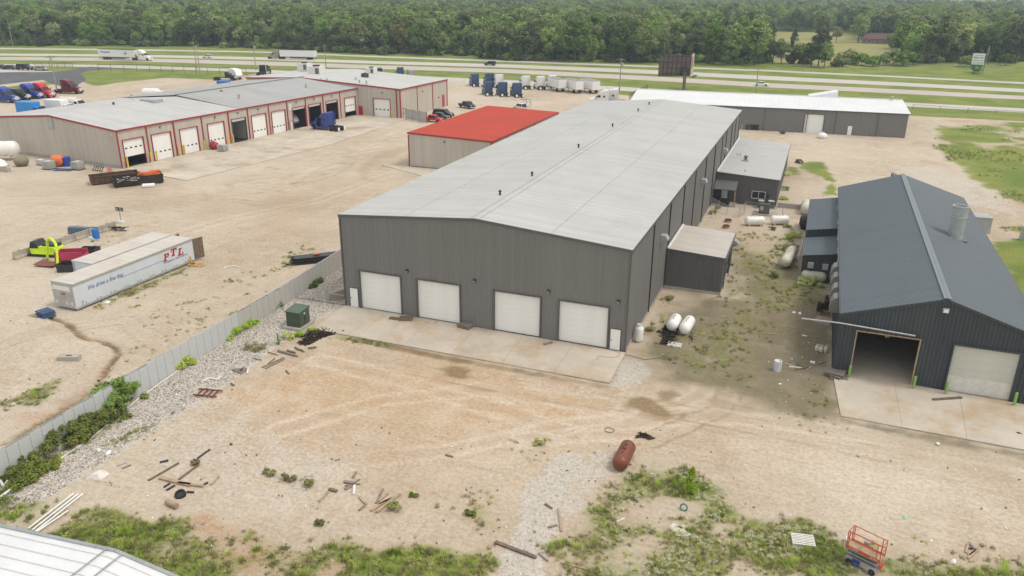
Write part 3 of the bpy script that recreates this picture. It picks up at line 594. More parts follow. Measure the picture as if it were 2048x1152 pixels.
def ohdoor(root, x, y, rz, w, h, m, mt, n=6, win=None, lift=0.0, z=0.0, flush=.15, name='overhead_door', two=None):
    """door of n stacked sections in a trimmed opening; local x along the wall, outside is -y"""
    d = MB(); t = .14
    d.box((-t/2, -.03, h/2), (t, .22, h)); d.box((w+t/2, -.03, h/2), (t, .22, h)); d.box((w/2, -.03, h+t/2), (w+2*t, .22, t))
    d = d.build(name, mt, root, (x, y, z), rz)
    sh = h/n
    key = (round(w, 3), round(sh, 3), m.name)
    if key not in SEC:
        b = MB(); b.box((w/2, 0, sh/2), (w-.01, .05, sh-.006)); b.box((w/2, -.027, sh*.5), (w-.10, .006, sh*.62)); SEC[key] = b.mesh('door_section', m)
    for i in range(n):
        zz = i*sh+lift
        if zz > h-sh*.5: continue
        s = link('door_section', SEC[key], d, (0, flush, zz))
        if two and i < two[0]: s.data = s.data.copy(); s.data.materials[0] = two[1]
        if win is not None and i == win:
            for q in (.14, .38, .62, .86):
                MB().box((w*q, flush-.045, zz+sh*.5), (w*.10, .03, sh*.42)).build('window_pane', M_glass, d)
    return d
def mandoor(root, x, y, rz, m, w=.95, h=2.1, z=0.0, mt=None):
    d = MB().box((w/2, -.02, h/2), (w, .06, h)).build('door', m, root, (x, y, z), rz)
    f = MB(); f.box((-.04, -.02, h/2), (.08, .10, h)); f.box((w+.04, -.02, h/2), (.08, .10, h)); f.box((w/2, -.02, h+.04), (w+.16, .10, .08)); f.build('door_frame', mt or M_dgreyT, d)
    MB().box((w*.12, -.08, h*.47), (.12, .06, .06)).build('handle', M_dark, d); return d
def walllight(root, x, y, rz, z, m=None):
    o = MB().prism([(-.13, -.17), (.13, -.17), (.13, .17), (-.13, .17)], .20, .03, yc=-.10).build('wall_light', m or M_dark, root, (x, y, z), rz)
    MB().box((0, -.2, -.06), (.18, .04, .16)).build('lens', M_silver, o); return o
def ventstack(root, x, y, z, m=None, r=.11, h=.55):
    return MB().lathe([(r*2.1, 0), (r*1.2, .06), (r, .1), (r, h), (r*1.45, h), (r*1.5, h+.12), (r*.4, h+.18)], 10).build('roof_vent', m or M_dark, root, (x, y, z))
def building(name, label, x, y, rz=0): return thing(name, label, 'building', (x, y, 0), rz)

# --- main grey warehouse
MX, MY, MW_, ML, ME, MR = -44.32, 65.76, 30.44, 92.85, 10.14, 11.39
wh = building('warehouse', 'long dark grey metal warehouse with pale low gable roof and four white overhead doors', MX, MY)
dz = .13
D = [(1.94, 4.81), (8.68, 4.74), (17.16, 4.77), (23.85, 4.80)]
ops = [(a, a+w, 0, 4.16+dz) for a, w in D]+[(.60, 1.55, 0, 2.12+dz), (28.95, 29.9, 0, 2.12+dz)]
ywall(wh, 'front_wall', M_dgrey, 0, 0, MW_, -1, gable(ME, MR, MW_, MW_/2), ops)
ywall(wh, 'rear_wall', M_dgrey, ML, 0, MW_, 1, gable(ME, MR, MW_, MW_/2))
xwall(wh, 'side_wall', M_dgrey, MW_, .0, ML, 1, flat_top(ME), z0=.35); xwall(wh, 'side_wall', M_dgrey, 0, .0, ML, -1, flat_top(ME))
b = MB(); b.box((MW_-.02, ML/2, .17), (.16, ML-.1, .36)); b.build('foundation_wall', M_conc2, wh)
b = MB(); ribroof(b, [(-.12, ME+.02), (MW_/2, MR+.02), (MW_+.14, ME+.02)], -.12, ML+.12); b.build('roof', M_whiteR, wh)
for sx in (-1, 1):
    b = MB(); xx = MW_/2+sx*MW_*.25; zz = MR-(MR-ME)*.5+.055; b.bar((xx, -.1, zz), (xx, ML+.1, zz), .07, .02); b.build('roof_seam', M_silver, wh)
    b = MB(); xx = MW_/2+sx*.42; zz = MR+.045; b.bar((xx, -.1, zz), (xx, ML+.1, zz), .03, .02); b.build('ridge_seam', M_silver, wh)
b = MB()
for (xa, za, xb, zb) in ((-.14, ME-.10, MW_/2, MR-.10), (MW_/2, MR-.10, MW_+.14, ME-.10)): b.bar((xa, -.09, za), (xb, -.09, zb), .07, .26)
b.build('rake_trim', M_dgreyT, wh)
b = MB(); b.box((MW_+.12, ML/2, ME-.11), (.14, ML, .17)); b.build('gutter', M_dgreyT, wh)
b = MB(); b.box((-.12, ML/2, ME-.11), (.14, ML, .17)); b.build('gutter', M_dgreyT, wh)
b = MB(); [b.box((MW_+.15, .2+i*.61, ME+.025), (.05, .28, .07)) for i in range(151)]; tag(b.build('rib_closures', M_dark, wh), kind='stuff')
for yy in (10.0, 19.1, 28.2, 36.9, 46.5, 56.0, 64.6, 70.0, 78.2, 84.0, 90.2):
    MB().box((0, 0, ME/2), (.10, .12, ME-.3)).build('downspout', M_dark, wh, (MW_+.10, yy, .1))
for cx_ in (0, MW_): MB().box((0, 0, ME/2), (.16, .16, ME-.1)).build('corner_trim', M_dgreyT, wh, (cx_, -.03, 0))
for a, w in D: ohdoor(wh, a, 0, 0, w, 4.16, M_door, M_dgreyT, 7, z=dz)
mandoor(wh, .62, 0, 0, M_door, z=dz); mandoor(wh, 28.97, 0, 0, M_door, z=dz)
for lx in (7.63, 15.1, 22.78, 29.56): walllight(wh, lx, -.03, 0, 5.08)
for (px, py) in ((1000, 392), (1064, 354), (1157, 297), (1225, 255), (1276, 224), (1298, 211)):
    p = G(px, py, 11.25); ventstack(wh, p[0]-MX, p[1]-MY, 11.25, h=.48)
for yy, zz in ((14.7, 7.0), (43.5, 6.9), (67.5, 6.9)):   # galvanised exhaust hoods on the long side
    o = MB().prism([(0, -.55), (0, .42), (.55, .42), (.78, .05), (.78, -.12)], .95, .02).build('exhaust_hood', M_galv, wh, (MW_+.04, yy, zz))
    MB().box((.02, 0, -.5), (.06, .9, .12)).build('flashing', M_dgreyT, o)

# --- lean-to sheds on the warehouse's long side
def leanto(name, label, x, y, w, l, zhi, zlo, mr, lighttop=True):
    r = building(name, label, x, y)
    return r
an = building('lean_to_shed', 'small dark grey lean-to shed with dusty pale roof against the warehouse side', -13.74, 84.2)
ywall(an, 'front_wall', M_dgreyT, 0, 0, 6.25, -1, lin_top(4.72, 4.38, 6.25), z0=.3); ywall(an, 'rear_wall', M_dgreyT, 9.9, 0, 6.25, 1, lin_top(4.72, 4.38, 6.25), z0=.3)
xwall(an, 'side_wall', M_dgreyT, 6.25, 0, 9.9, 1, flat_top(4.38), [(2.2, 6.8, 0, 3.2)], z0=.3)
b = MB(); b.box((3.1, .05, .15), (6.3, .2, .34)); b.box((6.2, 4.95, .15), (.2, 9.9, .34)); b.build('foundation_wall', M_conc2, an)
b = MB(); ribroof(b, [(.03, 4.78), (6.42, 4.42)], -.12, 10.0); b.build('roof', M_tanR, an)
b = MB(); b.box((.12, 4.95, 4.86), (.22, 10, .10)); b.build('wall_flashing', M_white, an)
b = MB(); b.bar((0, -.10, 4.66), (6.45, -.10, 4.30), .07, .2); b.box((6.46, 4.95, 4.28), (.12, 10.1, .16)); b.build('rake_trim', M_dgreyT, an)
ohdoor(an, 6.25, 2.2, R(90), 4.6, 3.2, M_dgreyT, M_dgreyT, 5)
o = MB().prism([(0, -.5), (0, .4), (.5, .4), (.75, .05), (.75, -.1)], .9, .02).build('exhaust_hood', M_galv, an, (6.3, 8.3, 3.7))
of = building('office_annex', 'grey metal office annex with white roof and sliding window behind the warehouse', -13.74, 125.9)
ow, ol, oh, ob = 9.5, 32.0, 4.9, 4.35
ywall(of, 'front_wall', M_dgreyT, 0, 0, ow, -1, lin_top(oh, ob, ow), [(5.75, 7.75, 1.15, 2.35), (1.05, 2.05, 0, 2.15)]); ywall(of, 'rear_wall', M_dgreyT, ol, 0, ow, 1, lin_top(oh, ob, ow))
xwall(of, 'side_wall', M_dgreyT, ow, 0, ol, 1, flat_top(ob))
b = MB(); ribroof(b, [(.03, oh+.05), (ow+.2, ob+.05)], -.15, ol+.15); b.build('roof', M_whiteR, of)
b = MB(); b.bar((0, -.12, oh-.08), (ow+.2, -.12, ob-.08), .07, .22); b.box((ow+.2, ol/2, ob-.08), (.14, ol+.2, .18)); b.build('rake_trim', M_dgreyT, of)
b = MB(); b.box((.12, ol/2, oh+.12), (.24, ol, .1)); b.build('wall_flashing', M_white, of)
w_ = MB(); w_.box((1, -.05, .04), (2.1, .1, .09)); w_.box((1, -.05, 1.16), (2.1, .1, .09)); w_.box((0, -.05, .6), (.09, .1, 1.2)); w_.box((2, -.05, .6), (.09, .1, 1.2)); w_.box((1, -.05, .6), (.07, .1, 1.2))
w_ = w_.build('window', M_whited, of, (5.75, 0, 1.15)); MB().box((.5, .02, .6), (.92, .03, 1.08)).build('pane', M_glass, w_); MB().box((1.5, .02, .6), (.92, .03, 1.08)).build('pane', M_glass, w_)
mandoor(of, 1.08, 0, 0, M_white)
b = MB(); ribroof(b, [(-.05, 0), (3.7, 0)], 0, 0.6); 
pr = MB(); pr.add([(.05, 0, 3.75), (3.5, 0, 3.75), (3.5, -2.6, 2.75), (.05, -2.6, 2.75), (.05, 0, 3.62), (3.5, 0, 3.62), (3.5, -2.6, 2.62), (.05, -2.6, 2.62)], [(0, 1, 2, 3), (7, 6, 5, 4), (0, 3, 7, 4), (1, 5, 6, 2), (3, 2, 6, 7)])
pr = pr.build('porch_roof', M_dgreyT, of); MB().box((3.4, -2.5, 1.3), (.14, .14, 2.62)).build('post', M_wood2, of)
MB().box((1.8, -1.3, .12), (3.6, 2.6, .24)).build('porch_slab', M_conc2, of)
for (px, py) in ((1474, 312), (1480, 313)): p = G(px, py, 4.8); MB().tube((0, 0, 0), (0, 0, .6), .05).build('vent_pipe', M_dark, of, (p[0]+13.74, p[1]-125.9, 4.7))
p = G(1491, 322, 4.8); o = MB().box((0, 0, .2), (.9, .9, .4)).build('roof_exhaust', M_galv, of, (p[0]+13.74, p[1]-125.9, 4.7)); MB().lathe([(.22, .4), (.22, .75), (.42, .8), (.3, 1.0)], 10).build('fan_cap', M_dgreyT, o)
p = G(1490, 343, 4.8); MB().tube((0, 0, 0), (0, 0, .5), .05).build('vent_pipe', M_dark, of, (p[0]+13.74, p[1]-125.9, 4.6))
for xx in (7.2, 8.2): MB().lathe([(.1, 0), (.1, .3), (.18, .32), (.18, .5)], 8).build('wall_vent', M_dark, of, (xx, -.18, 1.5))

# --- far grey building with bright white roof
fg = building('long_shed', 'long low charcoal shed with bright white roof lying across behind the warehouse', 19.5, 202.1, R(4.7))
fl, fw, fe, fr = 64.0, 13.2, 5.5, 7.0
ops = [(fl-28.2, fl-22.5, 0, 4.3), (fl-13.8, fl-12.8, 0, 2.2)]
def L_(px, py): p = G(px, py); c, s = math.cos(R(-4.7)), math.sin(R(-4.7)); x, y = p[0]-19.5, p[1]-202.1; return c*x-s*y, s*x+c*y
dA, dB, mA = L_(1606, 265)[0], L_(1644, 268)[0], L_(1694, 271)[0]
ops = [(fl+dA, fl+dB, 0, 4.4), (fl+mA, fl+mA+1.0, 0, 2.2)]
ywall(fg, 'front_wall', M_dgrey, 0, -fl, 0, -1, flat_top(fe), ops); ywall(fg, 'rear_wall', M_dgrey, 2*fw, -fl, 0, 1, flat_top(fe))
xwall(fg, 'end_wall', M_dgrey, 0, 0, 2*fw, 1, gable(fe, fr, 2*fw, fw)); xwall(fg, 'end_wall', M_dgrey, -fl, 0, 2*fw, -1, gable(fe, fr, 2*fw, fw))
b = MB(); vs = []
ys = np.arange(-fl-.2, .2, .61); n = 3; prof = [(-.25, fe+.02), (fw, fr+.02), (2*fw+.25, fe+.02)]
for xx in ys:
    for dx, o in ((0, 0), (.25, 0), (.33, 1), (.52, 1)): vs += [(xx+dx, y, z+.04*o) for y, z in prof]
q = len(vs)//3; b.add(vs, [(i*3+j, i*3+j+1, i*3+j+4, i*3+j+3) for i in range(q-1) for j in range(2)]); b.build('roof', M_whiteR2, fg)
b = MB(); b.box((-fl/2, -.22, fe-.08), (fl+.5, .14, .2)); b.bar((.2, -.2, fe-.1), (.2, fw, fr-.1), .07, .22); b.bar((.2, fw, fr-.1), (.2, 2*fw, fe-.1), .07, .22); b.build('gutter', M_dgreyT, fg)
b = MB(); b.box((-fl/2, fw, fr+.1), (fl+.5, .5, .05)); b.build('ridge_cap', M_whiteR2, fg)
ohdoor(fg, dA, 0, 0, dB-dA, 4.4, M_door, M_dgreyT, 6); mandoor(fg, mA, 0, 0, M_door)
for xx in (-6.3, -15.5, -21.8, -31.5, -41): MB().box((0, 0, fe/2), (.14, .1, fe-.2)).build('downspout', M_dgreyT, fg, (xx, -.08, 0))
MB().lathe([(.18, 0), (.18, .9), (.34, .95), (.2, 1.15)], 10).build('roof_vent', M_galv, fg, (-2.2, fw-1, fr-.15))
b = MB().prism([(0, 0), (7, 0), (7, 1.4)], 5.0).build('rear_dormer', M_whiteR2, fg, (-20.5, 2*fw-1, fe+.35))

# --- slate workshop on the right
SX, SY, SW, SL, SE, SR = 4.3, 68.6, 15.42, 49.6, 5.78, 8.32
ws = building('workshop', 'slate blue gabled metal workshop with one open bay and one closed beige door', SX, SY)
o1, o2 = (1.43, 6.42), (8.98, 13.8)
ywall(ws, 'front_wall', M_slate, 0, 0, SW, -1, gable(SE, SR, SW, 7.71), [(*o1, 0, 4.36), (*o2, 0, 4.32)]); ywall(ws, 'rear_wall', M_slate, SL, 0, SW, 1, gable(SE, SR, SW, 7.71))
xwall(ws, 'side_wall', M_slate, 0, 0, SL, -1, flat_top(SE)); xwall(ws, 'side_wall', M_slate, SW, 0, SL, 1, flat_top(SE))
b = MB(); ribroof(b, [(-.12, SE+.03), (7.71, SR+.03), (SW+.2, SE+.03)], -.15, SL+.1); b.build('roof', M_slateR, ws)
b = MB(); b.bar((7.58, -.2, SR+.08), (7.58, SL+.15, SR+.08), .3, .03); b.bar((7.86, -.2, SR+.08), (7.86, SL+.15, SR+.08), .3, .03); b.build('ridge_cap', mat('ridge_grey', (.17, .20, .215), .5), ws)
b = MB(); b.bar((-.15, -.13, SE-.08), (7.71, -.13, SR-.08), .06, .22); b.bar((7.71, -.13, SR-.08), (SW+.2, -.13, SE-.08), .06, .22); b.box((SW+.2, SL/2, SE-.06), (.12, SL, .16)); b.box((-.16, SL/2, SE-.06), (.12, SL, .16)); b.build('rake_trim', M_slate, ws)
b = MB(); b.box((SW/2, SL/2, .05), (SW-.3, SL-.3, .1)); b.build('shop_floor', M_concyard, ws)
b = MB()
for xx in (o1[0], o1[1]): b.box((xx, .06, 2.18), (.10, .3, 4.36))
b.box(((o1[0]+o1[1])/2, .06, 4.40), (5.1, .3, .10)); b.build('bay_frame', M_wood2, ws)
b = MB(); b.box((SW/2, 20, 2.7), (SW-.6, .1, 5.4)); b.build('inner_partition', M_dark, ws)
b = MB(); b.box((3.95, .9, 4.05), (.35, .1, .5)); b.build('hanging_sign', M_ply, ws)
ohdoor(ws, o2[0], 0, 0, o2[1]-o2[0], 4.28, M_odoor, M_slate, 6, z=.1, two=(2, M_whited))
b = MB(); b.path([(-3.2, -.25, 4.9), (-.1, -.45, 5.05), (5.9, -.45, 4.85)], .07, 6); tr = b.build('door_track', M_galv, ws)
for xx in (.1, .85, 2.0, 2.85, 3.85, 4.7, 5.6, 6.1): MB().box((xx, -.25, 4.78), (.07, .4, .34)).build('bracket', M_rustd, tr)
b = MB(); b.path([(8.25, -.16, 4.3), (8.25, -.16, 4.75)], .05, 6); b.build('conduit', M_rustd, ws)
o = MB().prism([(-.25, -.2), (.25, -.2), (.25, .2), (-.25, .2)], .3, .05).build('wall_light', M_silver, ws, (7.75, -.2, 7.35)); MB().box((0, -.17, 0), (.36, .05, .26)).build('lens', M_white, o)
st = MB(); st.lathe([(.78, -.5), (.78, 2.3), (.82, 2.32), (.82, 2.45), (.78, 2.47), (.78, 3.5), (.82, 3.5), (.82, 3.6), (.7, 3.6), (.7, 3.2)], 20); p = G(1910, 470, 7.4)
st = st.build('exhaust_stack', M_galv, ws, (p[0]-SX, p[1]-SY, 7.05), smooth=False); MB().box((0, 0, -.02), (2.3, 2.1, .1)).build('stack_flashing', M_slateR, st)
MB().lathe([(.11, 0), (.11, 2.2), (.2, 2.25), (.2, 2.5), (.05, 2.55)], 8).build('flue_pipe', M_galv, ws, (SW+.35, 8.8, SE-1.2))
for yy in (5.4, 8.4, 11.6, 14.8):                        # quarter-round galvanised hoods down the west side
    o = MB().prism([(0, 0), (-.25, .03), (-.55, -.1), (-.75, -.45), (-.8, -1.0), (-.8, -1.5), (0, -1.5)], 1.5, 0.02).build('vent_hood', mat('hood_grey', (.24, .24, .225), .6, .1, .1, 2, c2=(.14, .11, .09)), ws, (-.04, yy, 5.45)); MB().box((-.4, 0, -1.52), (.76, 1.4, .04)).build('vent_louvre', M_dark, o)
def lean2(y0, y1, h0, h1, fr):
    xx = -3.6
    ywall(ws, 'lean_to_wall', M_slate, y0, xx, 0, -1, lin_top(h0, h1, 3.6)); ywall(ws, 'lean_to_wall', M_slate, y1, xx, 0, 1, lin_top(h0, h1, 3.6)); xwall(ws, 'lean_to_wall', M_slate, xx, y0, y1, -1, flat_top(h0))
    b = MB(); ribroof(b, [(xx-.15, h0+.03), (.02, h1+.03)], y0-.15, y1+.05); b.build('lean_to_roof', M_slateR, ws)
lean2(24.1, 31.4, 3.1, 3.7, 0); lean2(31.5, 47.5, 4.1, 4.75, 0)
for xx in (-2.7, -1.1): MB().prism([(-.32, -.35), (.32, -.35), (.32, .35), (-.32, .35)], .3, .04, yc=-.12).build('wall_vent', M_galv, ws, (xx, 24.05, 2.05))
b = MB(); b.path([(-.12, 16.5, 1.2), (-.12, 16.5, 5.0), (-.12, 31, 5.0)], .06, 6); b.build('conduit', M_galv, ws)
for yy in (17, 21, 26, 33, 40): MB().box((-.14, yy, 5.1), (.2, .3, .5)).build('junction_box', M_whited, ws)
b = MB(); ribroof(b, [(6.5, SR-.35), (13.3, SR-2.35)], SL+.1, SL+2.6); ribwall(b, (6.5, SL+2.5), (13.3, SL+2.5), (0, 1), lin_top(SR-.35, SR-2.35, 6.8)); b.build('rear_roof', M_slateR, ws)

# --- red-roofed shed
rd = building('red_roof_shed', 'beige metal shed with flat red roof and red trim beside the warehouse', -71.2, 130.2)
rw, rl = 16.9, 38.8
ywall(rd, 'front_wall', M_beige, 0, 0, rw, -1, lin_top(6.4, 5.95, rw)); ywall(rd, 'rear_wall', M_beige, rl, 0, rw, 1, lin_top(6.4, 5.95, rw))
xwall(rd, 'side_wall', M_beige, 0, 0, rl, -1, flat_top(6.4)); xwall(rd, 'side_wall', M_beige, rw, 0, rl, 1, flat_top(5.95))
b = MB(); ribroof(b, [(-.15, 6.45), (rw+.15, 6.0)], -.15, rl+.15, sp=.6); b.build('roof', M_redR, rd)
b = MB(); b.bar((-.15, -.13, 6.36), (rw+.15, -.13, 5.92), .07, .3); b.box((rw+.15, rl/2, 5.9), (.12, rl+.3, .26)); b.box((-.15, rl/2, 6.34), (.12, rl+.3, .26)); b.build('roof_trim', M_redT, rd)
for x_, y_ in ((0, 0), (rw, 0), (rw, 7.7), (rw, 15.4), (rw, 23.1), (rw, 30.8), (rw, rl)): MB().box((0, 0, 3), (.2, .2, 6)).build('corner_trim', M_redT, rd, (x_, y_-.02, 0))
walllight(rd, 7.5, -.03, 0, 5.2); b = MB(); b.box((rw/2, -.1, .06), (rw+.3, .3, .14)); b.build('footing', M_dark, rd)

# --- long beige repair shop
bs = building('repair_shop', 'long beige repair shop with red trim, grey roof and a row of truck bays', -119.45, 107.75, R(-4.36))
BL, BH, BW = 75.0, 7.0, 36.0
S_ = [0, 6.5, 13.0, 20.2, 27.6, 33.4, 40.0, 46.2, 52.8, 59.4, 66.2, 74.4]
bays = []
for i in range(11):
    w = min(4.5, S_[i+1]-S_[i]-1.7); a = (S_[i]+S_[i+1])/2-w/2
    if i == 7: a += .75
    bays.append((a, a+w, 0, 5.0))
xwall(bs, 'front_wall', M_beige, 0, 0, BL, 1, flat_top(BH), bays+[(46.75, 47.65, 0, 2.1)]); ywall(bs, 'end_wall', M_beige, 0, -BW, 0, -1, gable(BH, 8.5, BW, BW/2), z0=.5)
ywall(bs, 'rear_end_wall', M_beige, BL, -BW, 0, 1, gable(BH, 8.5, BW, BW/2)); xwall(bs, 'rear_wall', M_beige, -BW, 0, BL, -1, flat_top(BH))
b = MB(); b.box((-BW/2, .12, .3), (BW, .3, .6)); b.build('foundation_wall', M_conc2, bs)
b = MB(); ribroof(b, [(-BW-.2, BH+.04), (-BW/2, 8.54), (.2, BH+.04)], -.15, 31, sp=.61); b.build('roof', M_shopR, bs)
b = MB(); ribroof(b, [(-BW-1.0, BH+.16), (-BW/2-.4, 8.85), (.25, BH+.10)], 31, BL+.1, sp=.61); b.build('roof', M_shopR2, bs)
b = MB(); b.bar((-BW/2-.4, 31, 8.95), (-BW/2-.4, BL, 8.95), .35, .08); b.build('ridge_cap', M_dgreyT, bs)
b = MB(); b.bar((-BW-.2, -.12, BH-.1), (-BW/2, -.12, 8.4), .08, .34); b.bar((-BW/2, -.12, 8.4), (.2, -.12, BH-.1), .08, .34); b.box((.2, BL/2, BH-.06), (.14, BL, .30)); b.build('roof_trim', M_redT, bs)
for i, s in enumerate(S_[:-1]+[BL]): MB().box((0, 0, BH/2), (.16, .26, BH-.15)).build('downspout', M_redT, bs, (.08, s, .1))
M_inner = mat('inner_panel', (.45, .44, .41), .6, 0, .1, .5, streak=True)
for i, (a, c, _, h) in enumerate(bays):
    kind = ['half', 'shut', 'shut', 'shut', 'open', 'shut', 'shut', 'open', 'open', 'open', 'quarter'][i]
    lift = {'half': 1.9, 'shut': .02, 'open': 4.5, 'quarter': 1.4}[kind]
    ohdoor(bs, .04, a, R(90), c-a, h, M_door, M_redT if i != 4 else M_dgreyT, 8, win=2 if kind != 'open' else None, lift=lift)
    if kind in ('open', 'half', 'quarter'):
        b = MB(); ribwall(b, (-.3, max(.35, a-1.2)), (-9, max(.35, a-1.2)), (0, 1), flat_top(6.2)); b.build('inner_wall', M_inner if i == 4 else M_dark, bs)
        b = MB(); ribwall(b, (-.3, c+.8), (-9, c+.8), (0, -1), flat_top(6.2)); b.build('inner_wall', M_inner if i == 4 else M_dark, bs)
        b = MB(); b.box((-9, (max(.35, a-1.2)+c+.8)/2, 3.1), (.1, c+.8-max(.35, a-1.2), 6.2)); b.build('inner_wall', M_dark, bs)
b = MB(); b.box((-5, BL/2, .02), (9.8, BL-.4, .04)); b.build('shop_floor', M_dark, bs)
for i in (1, 3, 4, 5, 7, 8, 9): walllight(bs, .06, (S_[i]+S_[i+1])/2, R(90), 6.2)
mandoor(bs, .05, 46.75, R(90), M_whited, .9)
b = MB(); b.box((.05, 47.3, 5.4), (.06, 1.0, 1.4)); b.build('wall_panel', M_whited, bs)
for x_ in (-1.2, -17.5): walllight(bs, x_, -.03, 0, 6.1, M_whited)
b = MB(); b.box((-17.8, -.1, 7.0), (1.5, .2, 1.9)); b.build('wall_louvre', M_galv, bs)
def onroof(root, px, py, z, ox, oy, rz):
    p = G(px, py, z); c, s = math.cos(-rz), math.sin(-rz); x, y = p[0]-ox, p[1]-oy; return (c*x-s*y, s*x+c*y, z)
def BSL(px, py, z=8.0): return onroof(bs, px, py, z, -119.45, 107.75, R(-4.36))
for (px, py, m) in ((228, 213, M_dark), (443, 188, M_dark), (478, 196, M_galv), (612, 174, M_galv), (642, 163, M_galv), (264, 196, M_galv)): q = BSL(px, py); ventstack(bs, q[0], q[1], 7.7, m, .22, 1.0)
q = BSL(304, 207); o = MB().box((0, 0, .6), (4.2, 2.4, .9)).build('roof_unit', M_galv, bs, (q[0], q[1], 7.9)); MB().box((0, 0, .0), (3.6, 2.0, .4)).build('curb', M_dgreyT, o)

# --- tall cross wing of the shop
CRX = math.radians(-2.2)
cw = building('cross_building', 'taller beige hall with red trim and pale roof behind the repair shop', -100.8, 180.8, CRX)
cr, cl_, cd, che, chp = 30.5, 19.0, 25.6, 7.4, 8.85
zl = chp-(chp-che)*cl_/cr
ops = [(49.5-7.5, 49.5-3.9, 0, 4.7), (49.5-14.2, 49.5-13.1, 0, 2.2)]
tp = lambda s: zl+(chp-zl)*s/cl_ if s < cl_ else chp-(chp-che)*(s-cl_)/cr
tp.brk = [cl_]
q0 = onroof(cw, 757, 230.5, 0, -100.8, 180.8, CRX); q1 = onroof(cw, 784, 234.5, 0, -100.8, 180.8, CRX); q2 = onroof(cw, 724, 229, 0, -100.8, 180.8, CRX)
ops = [(49.5+q0[0], 49.5+q1[0], 0, 4.6), (49.5+q2[0], 49.5+q2[0]+1.1, 0, 2.3)]
ywall(cw, 'front_wall', M_beige, 0, -49.5, 0, -1, tp, ops); ywall(cw, 'rear_wall', M_beige, cd, -49.5, 0, 1, tp)
xwall(cw, 'end_wall', M_beige, 0, 0, cd, 1, flat_top(che)); xwall(cw, 'end_wall', M_beige, -49.5, 0, cd, -1, flat_top(zl))
b = MB(); ribroof(b, [(-49.7, zl+.04), (-cr, chp+.04), (.2, che+.04)], -.2, cd+.2, sp=.61); b.build('roof', M_whiteR, cw)
b = MB(); b.bar((-49.7, -.16, zl-.1), (-cr, -.16, chp-.1), .08, .36); b.bar((-cr, -.16, chp-.1), (.2, -.16, che-.1), .08, .36); b.box((.2, cd/2, che-.08), (.14, cd+.4, .34)); b.box((-49.7, cd/2, zl-.08), (.14, cd+.4, .34)); b.build('roof_trim', M_redT, cw)
for x_, y_ in ((0, 0), (0, 8.6), (0, 17.1), (0, cd), (-1.1, 0)): MB().box((0, 0, che/2), (.28, .28, che-.2)).build('downspout', M_redT, cw, (x_, y_-.03, 0))
ohdoor(cw, q0[0], 0, 0, q1[0]-q0[0], 4.6, M_door, M_redT, 6, win=2); mandoor(cw, q2[0], 0, 0, M_red, 1.1, 2.3, mt=M_redT)
mandoor(cw, .03, 22.6, R(90), M_red, 1.2, 3.3, mt=M_redT)
walllight(cw, -5.3, -.03, 0, 6.2); walllight(cw, .03, 11.5, R(90), 5.6); walllight(cw, .03, 20.5, R(90), 3.0)
for (px, py, s, m) in ((610, 141, 3.6, M_whited), (634, 150, 4.0, M_whited), (743, 147, 2.8, M_whited), (730, 154, 1.7, M_dark)):
    q = onroof(cw, px, py, 8.4, -100.8, 180.8, CRX); o = MB().box((0, 0, s*.33), (s, s*.7, s*.6)).build('air_handler', m, cw, (q[0], q[1], 8.3))
    MB().box((s*.28, -s*.36, s*.33), (s*.3, .06, s*.4)).build('grille', M_dgreyT, o); MB().lathe([(s*.25, s*.63), (s*.25, s*.72)], 12).build('fan_ring', M_dark, o)
for (px, py) in ((654, 163), (712, 161), (719, 166), (733, 168)): q = onroof(cw, px, py, 8.1, -100.8, 180.8, CRX); ventstack(cw, q[0], q[1], 8.0, M_galv, .2, .8)

# --- near roof at the lower left and the far house
nb = building('near_shed', 'white ribbed shed roof with grey gutter cut off by the lower left corner', -26.1, 19.6)
b = MB(); [ribroof(b, [(-15, 7.2), (0, 8.82), (15, 7.2)], -24, 0, sp=24.1, d=0)]+[b.bar((sx*15, -.35-.62*i, 7.225), (0, -.35-.62*i, 8.845), .035, .05, 1) for i in range(38) for sx in (-1, 1)]; b.build('roof', [M_whiteR2, M_whited], nb)
b = MB(); b.bar((-15, .06, 7.12), (0, .06, 8.74), .16, .3); b.bar((0, .06, 8.74), (15, .06, 7.12), .16, .3); b.build('gutter', M_silver, nb)
for sx in (-1, 1): b = MB(); b.bar((sx*.45, -24, 8.85), (sx*.45, 0, 8.85), .06, .03); b.build('roof_seam', M_silver, nb)
ywall(nb, 'end_wall', M_whited, -.1, -14.8, 14.8, 1, gable(7.1, 8.7, 29.6, 14.8)); xwall(nb, 'side_wall', M_whited, -14.8, -24, -.1, -1, flat_top(7.1)); xwall(nb, 'side_wall', M_whited, 14.8, -24, -.1, 1, flat_top(7.1)); ywall(nb, 'end_wall', M_whited, -24, -14.8, 14.8, -1, gable(7.1, 8.7, 29.6, 14.8))
hx, hy = G(1765, 87); hs = building('house', 'low brick ranch house with dark red-brown roof beyond the hay field', hx, hy, R(-4))
b = MB()
for (y0, y1) in ((-11, 11),): b.box((0, 0, 1.5), (24, 9, 3))
b.build('wall', M_brick, hs)
b = MB(); b.add([(-13, -5.4, 2.9), (13, -5.4, 2.9), (13, 5.4, 2.9), (-13, 5.4, 2.9), (-9, 0, 6.2), (10, 0, 6.2)], [(0, 1, 5, 4), (1, 2, 5), (2, 3, 4, 5), (3, 0, 4), (3, 2, 1, 0)]); rf = b.build('roof', M_hroof, hs)
MB().box((8, .5, 6.3), (1.3, 1, 2.2)).build('chimney', M_brick, rf)
for x_ in (-8, -3.5, 5.5, 9): o = MB().box((x_, -4.52, 1.6), (1.8, .1, 1.3)).build('window', M_white, hs); MB().box((x_, -4.58, 1.6), (1.5, .06, 1.05)).build('pane', M_glass, o)
MB().box((1.2, -4.53, 1.1), (1, .1, 2.1)).build('door', M_woodd, hs)

